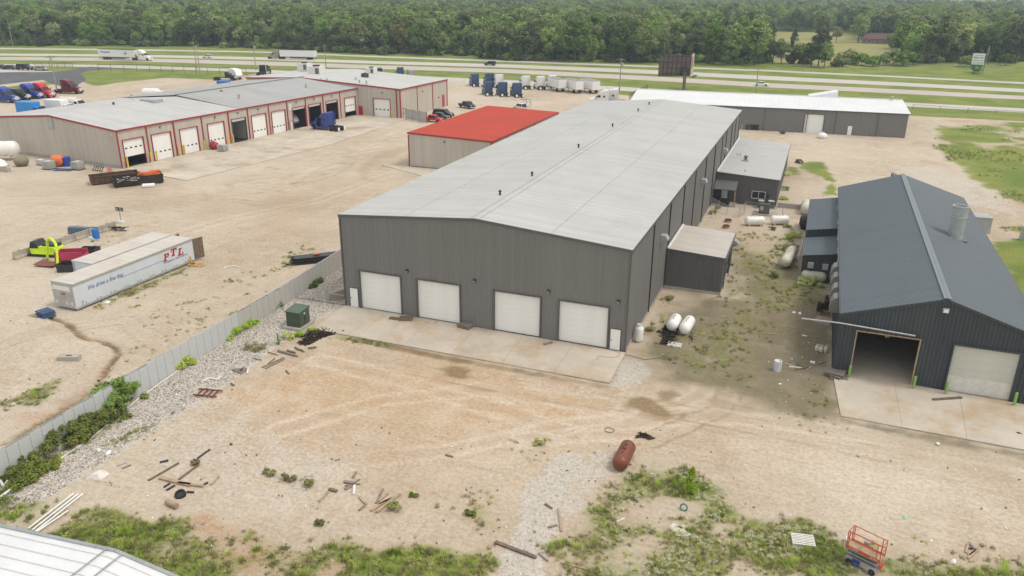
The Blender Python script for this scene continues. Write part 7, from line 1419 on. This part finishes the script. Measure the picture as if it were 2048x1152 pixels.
tree_kind(('tall', 0), 81, 4.4, 8.4, 8.8, 54, 66, .55, M_leaf); tree_kind(('shrub', 0), 82, 2.6, 1.9, 1.8, 16, 60, .42, M_leaf, tr=.1); tree_kind(('shrub', 1), 83, 3.2, 1.7, 1.5, 18, 60, .42, M_leafl, tr=.1)
def tree(key, x, y, s, lab, group=None, sz=None, name='tree'):
    t = thing(name, lab, 'tree' if name == 'tree' else 'shrub', (x, y, gz(x, y)-.1), random.uniform(0, 6.28), group); cr_, tk, zc = TREES[key]; t.scale = (s, s, sz or s)
    link('trunk', tk, t); link('crown', cr_, t, (0, 0, zc)); return t
# solitary trees first
SOLO = [(('yellow', 0), 802, 108, 1.25, 'yellow-green half-bare tree standing out at the wood edge'), (('tall', 0), 1636, 133, 1.05, 'tall dark ivy-clad tree alone in front of the hay field'), (('cedar', 1), 1588, 84, .95, 'thin dark tree on the pale hay field'), (('light', 0), 1672, 86, .85, 'light green round tree left of the big dark pair by the house'), (('oak', 1), 1716, 85, 1.15, 'broad dark tree in front of the brick house'), (('oak', 4), 1640, 79, 1.2, 'broad dark tree behind the ivy-clad tree at the field'), (('cedar', 2), 1780, 78, 1.9, 'tall dark conifer right behind the brick house'), (('oak', 2), 1740, 76, 1.25, 'tall dark tree behind the brick house roof'), (('yellow', 0), 1777, 90, .45, 'small yellow-green tree before the brick house'),
 (('oak', 0), 1000, 119, 1.25, 'big rounded tree bulging forward just right of the grey SUV'), (('oak', 3), 1052, 121, 1.15, 'broad forward tree between the grey SUV and the trailers'), (('light', 1), 1098, 121, 1.2, 'light green rounded tree above the blue and white tractors'), (('oak', 5), 1150, 124, 1.3, 'broad forward tree right above the white box trailers'), (('tall', 0), 1238, 125, 1.15, 'tall dark forward tree behind the transformer pole by the billboard'), (('oak', 1), 1285, 126, 1.15, 'rounded forward tree just left of the brown billboard'),
 (('oak', 6), 1425, 129, 1.2, 'rounded forward tree right of the brown billboard'), (('tall', 0), 1462, 131, 1.15, 'tall forward tree left of the thin grey pole'), (('oak', 2), 1508, 131, 1.25, 'broad forward tree at the left corner of the hay field'), (('light', 0), 722, 108, 1.3, 'light green tall tree left of the yellow-green tree'), (('oak', 4), 850, 111, 1.1, 'low broad tree right of the yellow-green tree'), (('oak', 0), 590, 99, 1.2, 'tall tree rising behind the tan-cabbed semi'), (('light', 1), 388, 92, 1.0, 'light green small tree behind the two close poles'), (('oak', 3), 1872, 127, 1.45, 'big rounded tree right of the house at the wood foot'), (('light', 0), 1915, 125, 1.45, 'tall light green tree left of the white billboard'), (('oak', 5), 2030, 126, 1.4, 'big tree at the right edge behind the dirt heap')]
for k_, px, py, s, lab in SOLO: tree(k_, *G(px, py), s, lab)
BACK = [(('shrub', 0), px, py, s, 'bushy green hedge shrub '+l) for px, py, s, l in ((1700, 128, 2.0, 'left of the house below the field'), (1722, 131, 1.7, 'right below the brick house, first from the left'), (1745, 133, 1.4, 'right below the brick house, second from the left'), (1765, 131, 1.6, 'right below the brick house, third from the left'), (1786, 128, 2.1, 'at the right end below the field'), (1806, 132, 2.0, 'before the wood right of the house'), (1825, 130, 1.7, 'at the wood foot further right of the house'), (1850, 127, 1.8, 'at the wood foot left of the white billboard'), (1676, 133, 1.4, 'just right of the ivy-clad tree'), (1608, 128, 1.6, 'just left of the ivy-clad tree'), (1930, 134, 1.4, 'left of the white billboard pole'), (1950, 146, 1.1, 'at the foot of the white billboard'), (2010, 131, 1.6, 'right of the white billboard'))]
for k_, px, py, s, lab in BACK: tree((k_[0], random.randint(0, 1)), *G(px, py), s, lab, None, name='shrub')
for k_, px, py, s, lab in ((('light', 1), 1545, 127, .85, 'round light tree of the hedge at the left end of the hay field'), (('oak', 3), 1562, 128, .75, 'dark round tree of the hedge left of the pointed one'), (('cedar', 0), 1580, 127, 1.05, 'pointed dark tree of the hedge before the hay field'), (('oak', 5), 1597, 128, .62, 'low dark tree of the hedge nearest the ivy-clad tree'), (('oak', 0), 1622, 134, .8, 'bushy tree filling the left foot of the ivy-clad tree'), (('oak', 6), 1648, 135, .75, 'bushy tree filling the right foot of the ivy-clad tree')): tree(k_, *G(px, py), s, lab)
EDGE = gp([(-420, 78), (-150, 88), (0, 92), (150, 93), (300, 93), (512, 97), (700, 107), (960, 114), (985, 122), (1150, 124), (1330, 127), (1470, 130), (1560, 128)])+[(8, 395)]+gp([(1790, 124), (1860, 126), (1960, 123), (2048, 124), (2300, 128), (2700, 140)])
ex_ = np.array([p[0] for p in EDGE]); ey_ = np.array([p[1] for p in EDGE]); od = np.argsort(ex_); ex_, ey_ = ex_[od], ey_[od]
gr = np.random.default_rng(5); XS = []; YS = []
def jgrid(y0, y1, sp):
    n = int((y1-y0)/sp)
    for j in range(n):
        y = y0+j*sp; hw0 = -(1.46*y+60)-30; hw1 = (.30*y+60)*1.1+30
        x = np.arange(hw0, hw1, sp)+gr.uniform(-.42, .42, len(np.arange(hw0, hw1, sp)))*sp; XS.append(x); YS.append(np.full(len(x), y)+gr.uniform(-.42, .42, len(x))*sp)
jgrid(250, 640, 7.8); jgrid(640, 900, 10); jgrid(900, 1500, 14)
TX = np.concatenate(XS); TY = np.concatenate(YS); eb = np.interp(TX, ex_, ey_); px_, py_, w__ = PX(TX, TY, 0)
f1 = sdf(TX, TY, gp(FIELD))
hx_, hy_ = G(1765, 87); keep = (TY > eb+2) & (f1 < 2) & (px_ > -260) & (px_ < 2330) & (np.hypot(TX-hx_, (TY-hy_)*.8) > 16) & ~((px_ > 1530) & (px_ < 1790) & (TY < 560) & (TY > 372) & (TX > -20) & (f1 > -6))
keep &= ~((px_ > 1690) & (px_ < 1800) & (py_ > 84) & (py_ < 130))
TX, TY, eb = TX[keep], TY[keep], eb[keep]; dd = TY-eb; order = np.argsort(np.hypot(TX*.6, TY)+np.clip(dd, 0, 60)*1.2); TX, TY, dd = TX[order], TY[order], dd[order]
LAB = {'oak': 'broad dark green deciduous tree in the wood edge beyond the highway', 'cedar': 'pointed dark cedar in the wood edge beyond the highway', 'light': 'lighter green tree in the wood edge beyond the highway'}
ZONES = [(70, 'at the far left edge'), (200, 'left of the white semi truck'), (325, 'above the white semi truck'), (400, 'left of the two close poles'), (515, 'right of the two close poles'), (650, 'above the tan-cabbed semi'), (770, 'left of the yellow-green tree'), (850, 'around the yellow-green tree'), (955, 'left of the grey SUV'), (1015, 'above the grey SUV'), (1105, 'right of the grey SUV'), (1235, 'above the white box trailers'), (1315, 'left of the brown billboard'), (1395, 'behind the brown billboard'), (1530, 'left of the hay field'), (1800, 'around the hay field'), (1940, 'left of the white billboard'), (2010, 'behind the white billboard'), (9999, 'right of the white billboard')]
vis = [i for i in range(len(TX)) if dd[i] < 26 and -40 < PX(TX[i:i+1], TY[i:i+1], 8)[0][0] < 2090][:262]
vs_ = set(vis); rk = random.Random(9)
for i in vis:
    u = rk.random(); k_ = 'cedar' if (dd[i] < 14 and u < .42) else ('light' if u > .90 else 'oak')
    s = rk.uniform(.72, 1.12)*(.8 if dd[i] < 8 else 1.0)*(1.12 if TX[i] > 20 else 1); kk = (k_, rk.randrange({'oak': 7, 'cedar': 3, 'light': 2}[k_]))
    pxx = float(PX(TX[i:i+1], TY[i:i+1], 0)[0][0]); zone = next(z for lim, z in ZONES if pxx < lim); row = 'front row' if dd[i] < 7 else ('second row' if dd[i] < 15 else 'third row')
    big = 'larger ' if s > .92 else 'smaller '; lab = big+{'oak': 'broad dark tree', 'cedar': 'pointed cedar', 'light': 'light green tree'}[k_]+', '+row+' of wood '+zone
    tree(kk, TX[i], TY[i], s, lab, lab.replace(' tree', ' trees').replace('cedar', 'cedars'), s*rk.uniform(.85, 1.15))
rest = np.array([i for i in range(len(TX)) if i not in vs_]); print('trees', len(TX), 'stuff', len(rest))
def scatter(name, pts, srcs, smin, smax, label, cat, seed=1, tilt=.06):
    """one object: instances of existing meshes on points (geometry nodes)"""
    me = bpy.data.meshes.new(name); me.from_pydata([tuple(p) for p in pts], [], []); o = link(name, me); tag(o, label, cat, kind='stuff')
    ng = bpy.data.node_groups.new(name, 'GeometryNodeTree'); ng.interface.new_socket('Geometry', in_out='INPUT', socket_type='NodeSocketGeometry'); ng.interface.new_socket('Geometry', in_out='OUTPUT', socket_type='NodeSocketGeometry')
    N = ng.nodes; gi = N.new('NodeGroupInput'); go = N.new('NodeGroupOutput'); jn = N.new('GeometryNodeGeometryToInstance')
    for s_ in srcs: oi = N.new('GeometryNodeObjectInfo'); oi.inputs['Object'].default_value = s_; oi.inputs['As Instance'].default_value = False; ng.links.new(oi.outputs['Geometry'], jn.inputs[0])
    iop = N.new('GeometryNodeInstanceOnPoints'); iop.inputs['Pick Instance'].default_value = True
    def rv(dt, a, b_, sd):
        r = N.new('FunctionNodeRandomValue'); r.data_type = dt; r.inputs['Seed'].default_value = sd
        k_ = {'FLOAT_VECTOR': 0, 'FLOAT': 2, 'INT': 4}[dt]; r.inputs[k_].default_value = a; r.inputs[k_+1].default_value = b_; return r.outputs[{'FLOAT_VECTOR': 0, 'FLOAT': 1, 'INT': 2}[dt]]
    ng.links.new(gi.outputs[0], iop.inputs['Points']); ng.links.new(jn.outputs[0], iop.inputs['Instance'])
    ng.links.new(rv('INT', 0, len(srcs)-1, seed), iop.inputs['Instance Index']); ng.links.new(rv('FLOAT_VECTOR', (-tilt, -tilt, 0), (tilt, tilt, 6.28), seed+1), iop.inputs['Rotation']); ng.links.new(rv('FLOAT', smin, smax, seed+2), iop.inputs['Scale'])
    ng.links.new(iop.outputs[0], go.inputs[0]); md = o.modifiers.new('scatter', 'NODES'); md.node_group = ng; return o
crowns = {}
for o in COL.objects:
    if o.name.startswith('crown') and o.data.materials and o.parent and o.parent.name.startswith('tree'): crowns.setdefault(o.data.name, o)
src = [o for o in crowns.values() if o.data.materials[0] in (M_leaf, M_leafd, M_leafl) and max(v for v in o.dimensions) > 7][:11]
src = [o for o in src if o.data.materials[0] == M_leaf]*1+[o for o in src if o.data.materials[0] != M_leaf][:3]
far = [(TX[i], TY[i], gz(TX[i], TY[i])+8.2+4.0*(fbm(TX[i:i+1], TY[i:i+1], .02, 6)[0])) for i in rest]
scatter('forest_canopy', far, src, .75, 1.45, 'continuous green canopy of the wood reaching back to the hazy horizon', 'forest', 3)
us = []; ru = random.Random(77)
for i in range(len(TX)):
    if dd[i] < 24 and 0 < len(us)+1 and PX(TX[i:i+1], TY[i:i+1], 0)[0][0] > -80:
        for q in range(3): x, y = TX[i]+ru.uniform(-4, 4), TY[i]+ru.uniform(-5, 3); us.append((x, y, gz(x, y)+1.5))
shr = [o for o in COL.objects if o.name.startswith('crown') and o.parent and o.parent.name.startswith('shrub')]
scatter('understory', us, [next(o for o in shr if o.data.materials[0] == m) for m in (M_leaf, M_leafl)]+[o for o in crowns.values() if o.data.materials[0] == M_leafd][:1], .6, 1.25, 'bushy undergrowth filling the foot of the wood', 'undergrowth', 33)
# plants
def plant(name, lab, p, clumps, per, size, m, seed, cat='bush', group=None, stems=5):
    x, y = G(*p); o = thing(name, lab, cat, (x, y, gz(x, y)), 0, group); g = random.Random(seed)
    link('foliage', leaf_cloud(seed, clumps, per, size, m, 'foliage', .7), o); b = MB()
    for i in range(stems): c = clumps[i % len(clumps)]; b.tube((c[0]*.4, c[1]*.4, -.05), (c[0]+g.uniform(-.1, .1), c[1], c[2]), .025, 5, .008)
    b.build('stem', M_bark, o); return o
def mound(g, L, W, H, ang, n, r): 
    ca, sa = math.cos(ang), math.sin(ang); out = []
    for i in range(n): u, v = g.uniform(-L, L), g.uniform(-W, W); h = H*max(.15, 1-(u/L)**2*.6-(v/W)**2*.4); out.append((u*ca-v*sa, u*sa+v*ca, h*g.uniform(.35, .9), r*g.uniform(.7, 1.2)))
    return out
fa_ = math.pi/2+.03
for nm, lab, p, L, W, H, n, per, sz, m in (('vine_mound', 'large mound of green vines climbing the fence at the lower left', (128, 893), 5.2, 1.25, 1.6, 80, 190, .10, M_bush), ('vine_mound', 'low trail of vines below the large mound at the lower left', (45, 962), 2.6, 1.0, .6, 30, 150, .09, M_bush), ('fence_bush', 'big dark green bush bursting over the fence', (234, 812), 2.0, 1.2, 3.0, 52, 230, .10, M_bushd), ('vine_mound', 'vines running from the big dark bush along the fence foot', (185, 852), 2.4, .9, .9, 34, 170, .09, M_bushd),
    ('fence_bush', 'bright green rounded bush at the fence between two bare stretches', (366, 733), 1.0, .6, .85, 14, 150, .09, M_bush), ('fence_bush', 'small bright green tuft by the fence right of the rounded bush', (404, 705), .25, .25, .5, 4, 110, .07, M_bush), ('fence_bush', 'long bright green bush below the middle of the fence', (474, 662), 2.3, .8, 1.2, 34, 190, .09, M_bush), ('fence_bush', 'darker upright shrub behind the long bright bush', (508, 638), 1.3, .6, 1.7, 20, 150, .09, M_bushd), ('fence_bush', 'small dark shrub at the fence beside the transformer', (551, 616), .5, .4, .9, 7, 150, .08, M_bushd), ('fence_bush', 'dark green clump at the fence near the warehouse', (633, 570), 1.4, .6, .7, 12, 130, .09, M_bushd)):
    plant(nm, lab, p, mound(random.Random(hash(lab) % 1000 if False else len(lab)*7), L, W, H, fa_, n, .42), per, sz, m, len(lab))
# out-growing sprays on the big bush
g = random.Random(4); x, y = G(232, 812); o = thing('bush_spray', 'feathery shoots rising from the big dark bush at the fence', 'bush', (x, y, 0)); cl = []
for i in range(14):
    a = g.uniform(.2, 2.9); l = g.uniform(1.6, 3.2)
    for k in range(6): t = (k+1)/6; cl.append((l*.75*t*math.cos(a), .3*g.uniform(-1, 1), l*t*math.sin(a)*.85+.3, .20*(1.1-t*.6)))
link('foliage', leaf_cloud(9, cl, 60, .07, M_bushd, 'foliage'), o); b = MB(); [b.tube((0, 0, 0), cl[i*6+5][:3], .03, 5, .01) for i in range(14)]; b.build('stem', M_bark, o)
g = random.Random(8); cl = [(.28*g.uniform(-1, 1)*(1-t*.55), .28*g.uniform(-1, 1)*(1-t*.55), .25+1.9*t, .34*(1-t*.6)) for t in np.linspace(0, 1, 16)]
plant('sapling', 'bright green sapling standing alone in the foreground weeds', (1381, 992), cl, 60, .085, mat and leafmat('sapling_leaf', (.34, .52, .03), (.50, .66, .05), (.42, .55, .05)), 21, 'sapling', stems=4)
g = random.Random(10); cl = [(.2*g.uniform(-1, 1)*(1-t), .2*g.uniform(-1, 1)*(1-t), .1+1.0*t, .2*(1-t*.7)) for t in np.linspace(0, 1, 8)]; plant('conifer_seedling', 'small dark conifer seedling at the gravel edge', (557, 688), cl, 60, .05, M_bushd, 22, 'sapling')
WD = [((578, 676), .7, 'lush green weed clump left of the transformer pad', M_weedg), ((598, 672), .6, 'lush green weed clump in front of the transformer pad', M_weedg), ((624, 662), .5, 'green weed clump right of the transformer pad', M_weedg), ((510, 700), .9, 'grey-green wispy shrub on the gravel below the fence', M_weed), ((1590, 474), .9, 'tall green weeds beside the upper lean-to', M_weedg), ((1578, 478), .8, 'tall green weeds behind the right white tank', M_weedg), ((1572, 455), .7, 'leafy weeds in front of the right white tank', M_weedg), ((1634, 572), .9, 'grassy weeds before the tank at the lean-to, right', M_weedg), ((1610, 570), .9, 'grassy weeds before the tank at the lean-to, left', M_weedg), ((1552, 555), .7, 'green weeds before the cream tank', M_weed), ((1585, 500), .8, 'green weeds behind the cream tank', M_weed), ((1426, 428), .8, 'weeds at the foot of the warehouse by the annex fence', M_weed), ((1437, 418), .6, 'weeds at the corner of the annex fence', M_weed), ((1568, 400), .7, 'weeds at the right corner of the office annex', M_weedg), ((1572, 352), .8, 'weeds along the right wall of the office annex', M_weedg), ((1570, 380), .7, 'weeds midway along the right wall of the office annex', M_weedg), ((1545, 460), .6, 'weeds between the two end-to-end tanks', M_weed), ((1300, 660), .6, 'weeds at the foot of the warehouse wall behind the gas cylinder', M_weed), ((1335, 600), .7, 'weeds in the angle of the warehouse and the lean-to shed', M_weed), ((1563, 268), .8, 'green bush at the long shed wall', M_bushd), ((1598, 326), .8, 'dark dead shrub at the edge of the grass patch', mat('dead_shrub', (.06, .04, .03), .9)), ((1560, 500), .8, 'yellow-green weeds above the cream tank', M_weedg), ((530, 945), .35, 'spindly weed at the left of the sand ridge', M_weed), ((550, 950), .45, 'spindly weed right of the first on the sand ridge', M_weed), ((580, 958), .5, 'grey-green weed mound on the sand ridge', M_weed), ((617, 970), .5, 'upright weed at the right of the sand ridge', M_weed), ((394, 928), .4, 'dry grass tuft at the end of the long brown bar', M_straw), ((792, 1020), .5, 'low dark weed beside the fan of boards', M_weed), ((828, 992), .3, 'small weed right of the fan of boards', M_weedg), ((1080, 890), .5, 'weed clump above the grey gravel', M_weed), ((940, 1030), .4, 'small green weed on the lower sand', M_weedg), ((640, 910+140), .4, 'small weed on the sand edge', M_weed)]
for j, (p, s, lab, m) in enumerate(WD):
    g = random.Random(100+j); cl = [(s*.8*g.uniform(-1, 1), s*.6*g.uniform(-1, 1), s*g.uniform(.15, .8), s*.38) for _ in range(8)]; plant('weed_clump', lab, p, cl, 60, .07+.02*s, m, 200+j, 'weed')
# weeds: a few tuft meshes scattered as stuff where the ground mask says so
def tuft(seed, n, h, w, m, name, spread=.22):
    g = np.random.default_rng(seed); v = []; 
    for i in range(n):
        a = g.uniform(0, 6.28); r = spread*g.random()**.6; bx_, by_ = r*math.cos(a), r*math.sin(a); hh = h*g.uniform(.5, 1.1); b_ = g.uniform(0, 6.28); le = g.uniform(.15, .7)*hh; ww = w*g.uniform(.6, 1.3)
        dx, dy = math.cos(b_), math.sin(b_); v += [(bx_-dy*ww, by_+dx*ww, 0), (bx_+dy*ww, by_-dx*ww, 0), (bx_+dx*le+dy*ww*.2, by_+dy*le-dx*ww*.2, hh), (bx_+dx*le-dy*ww*.2, by_+dy*le+dx*ww*.2, hh)]
    return frompoly(np.array(v), np.arange(len(v)).reshape(-1, 4), name, m)
def rand_pts(n, box, ch, thr, seed, extra=None, noise=1.5):
    g = np.random.default_rng(seed); x = g.uniform(box[0], box[1], n); y = g.uniform(box[2], box[3], n); m = lookup(A[ch], x, y)
    nz = .45*fbm(x, y, .45, 31)+.55*fbm(x, y, 2.4, 32); ok = (m+(nz-.5)*noise > thr+g.uniform(-.08, .12, n)) & (m > .06); px, py, w = PX(x, y, 0); ok &= (px > -140) & (px < 2190) & (py < 1300) & (w > 5)
    if extra is not None: ok &= extra(x, y, m)
    x, y = x[ok], y[ok]; return np.stack([x, y, lookup(Z, x, y)], 1)
free = lambda x, y, m: ~((x > -45) & (x < -13.2) & (y > 59.2) & (y < 160)) & ~((x > 4) & (y > 59.5) & (y < 121)) & ~((x > -13.9) & (x < -7.2) & (y > 84) & (y < 94.3))
def seed_obj(name, me, p, lab, cat, s=1.0):              # a real plant that the scatter repeats
    x, y = G(*p); o = tag(link(name, me, None, (x, y, gz(x, y)), 0), lab, cat); o.scale = (s,)*3; return o
T1 = seed_obj('grass_tuft', tuft(1, 46, .30, .016, M_weed, 'grass_tuft', .26), (655, 1096), 'spreading olive grass tuft at the bottom of the orange clay', 'grass'); T2 = seed_obj('grass_tuft', tuft(2, 44, .42, .016, M_weedg, 'grass_tuft', .22), (667, 1093), 'bright green grass tuft right of the orange clay', 'grass')
T3 = seed_obj('dry_tuft', tuft(3, 34, .28, .012, M_straw, 'dry_tuft', .25), (1300, 1060), 'dry straw tuft left of the white tarp', 'grass'); T4 = seed_obj('broadleaf_weed', leaf_cloud(5, [(0, 0, .10, .2), (.2, .1, .14, .16), (-.17, .1, .12, .16), (0, -.2, .1, .14)], 22, .045, M_weed, 'broadleaf_weed', 1.0), (1254, 1110), 'broad-leaved green weed at the bottom of the photo', 'weed')
T5 = seed_obj('flowering_weed', leaf_cloud(6, [(0, 0, .25, .16), (.15, .1, .3, .14), (-.15, .05, .28, .14)], 22, .03, mat('pale_flower', (.62, .60, .40), .7), 'flowering_weed', 1.0), (1445, 1095), 'pale flowering weed right of the white tarp', 'weed'); T5['kind'] = 'stuff'
near = (-70, 24, 12, 66)
scatter('weed_cover', rand_pts(120000, near, 0, .60, 1, free, 1.5), [T1, T3, T1, T3, T3, T4], .22, .85, 'olive weeds and grass covering the foreground dirt', 'weeds', 11, .25)
scatter('green_cover', rand_pts(60000, near, 0, .80, 2, lambda x, y, m: free(x, y, m) & (fbm(x, y, .33, 50) > .48), 1.6), [T2, T2, T4], .4, 1.15, 'fresh green grass growing in patches in the foreground', 'grass', 12, .2)
scatter('flower_cover', rand_pts(7000, (-16, 10, 36, 54), 0, .5, 3, lambda x, y, m: (fbm(x, y, .5, 60) > .54)), [T5], .4, .8, 'pale flowering weeds scattered in the right foreground', 'weeds', 13, .2)
scatter('field_grass', rand_pts(26000, (18, 78, 108, 232), 0, .75, 24, lambda x, y, m: (m > .4) & (fbm(x, y, .12, 41) > .5)), [T1, T3, T2], .4, 1.1, 'rough long grass on the right meadow', 'grass', 34, .2)
scatter('yard_weeds', rand_pts(70000, (-100, 24, 66, 135), 0, .62, 4, free, 1.8), [T1, T1, T3, T4], .35, 1.1, 'sparse weeds between the buildings and on the left yard', 'weeds', 14, .25)
scatter('sparse_weeds', rand_pts(2600, (-62, 24, 36, 66), 0, -2, 5, lambda x, y, m: free(x, y, m) & (m >= 0) & (fbm(x, y, .25, 71) > .54)), [T3, T1, T4], .3, .8, 'single small weeds dotted over the sand', 'weeds', 15, .2)
# rip-rap stones
def stone(seed, m):
    g = np.random.default_rng(seed); b = MB(); b.lathe([(.02, -.5), (.6, -.4), (1, 0), (.72, .42), (.02, .55)], 7); v = np.array(b.v)*(1+.25*g.normal(size=(len(b.v), 1)))*np.array([1, .75, .55]); me = bpy.data.meshes.new('stone'); me.from_pydata([tuple(q) for q in v], [], b.f); me.materials.append(m); return me
S1 = [tag(link('stone', stone(i, m), None, (*G(*p), .06)), l, 'stone') for i, (m, p, l) in enumerate(((M_stone, (300, 823), 'pale limestone lump at the lower edge of the gravel strip'), (mat('white_stone', (.70, .66, .60), .9, 0, .15, .5), (352, 790), 'whitish limestone lump in the middle of the gravel strip'), (mat('grey_stone', (.27, .24, .22), .9, 0, .2, .5), (452, 722), 'darker grey stone lump in the upper gravel strip')))]
for o in S1: o.scale = (.14,)*3
gp_ = rand_pts(200000, (-54, -36, 26, 80), 1, .62, 7, lambda x, y, m: (x < -36.5) & (m > .6), .5); print('stones', len(gp_))
scatter('riprap_stones', gp_, S1[:2]+S1[:2]+S1[2:], .04, .10, 'pale crushed limestone covering the strip along the fence', 'gravel', 17, 1.5)
gp_ = rand_pts(60000, (-36, 4, 28, 66), 1, .6, 8, lambda x, y, m: m > .4, .6)
scatter('loose_gravel', gp_, S1[:2]+S1[:1], .03, .085, 'loose pale gravel in the yard', 'gravel', 18, 1.5)
gp_ = rand_pts(40000, (-62, 10, 30, 72), 2, .55, 28, lambda x, y, m: m > .35, .9); scatter('clay_stones', gp_, S1[:2]+S1[2:], .02, .075, 'small pale and brown stones strewn over the orange clay', 'gravel', 38, 1.5)
SA = seed_obj('mulch_chip', MB().box((0, 0, 0), (.22, .08, .05)).mesh('mulch_chip', mat('mulch', (.03, .022, .017), .9, 0, .3, 4)), (640, 678), 'dark chip at the tip of the black mulch spill', 'mulch')
scatter('mulch_pile', np.array([(p[0], p[1], p[2]+.05+.12*random.random()) for p in rand_pts(60000, (-50, -8, 52, 78), 6, .5, 9, lambda x, y, m: m > .35, .6)]), [SA], .5, 1.4, 'black mulch spilled beside the apron corner', 'mulch', 19, .8)
# seed heads and small sprigs so that sparse edges do not end in a line
dirt = MB(); dx, dy = G(2046, 139)

# ------------------------------------------------------------------ haze: one closed box round everything
hm_ = bpy.data.materials.new('haze_air'); hm_.use_nodes = True; ht = hm_.node_tree; ht.nodes.remove(ht.nodes['Principled BSDF']); pv = ht.nodes.new('ShaderNodeVolumePrincipled')
pv.inputs['Color'].default_value = (.72, .86, 1.0, 1); pv.inputs['Density'].default_value = .00026; pv.inputs['Anisotropy'].default_value = 0.1; ht.links.new(pv.outputs[0], ht.nodes['Material Output'].inputs['Volume'])
zmin, zmax = float(Z.min())-2, float(Z.max())+4
hz = MB().box((0, 0, (min(zmin, -3)+max(zmax, 60))/2), (9400, 9400, max(zmax, 60)-min(zmin, -3))).build('haze', hm_); tag(hz, kind='stuff')
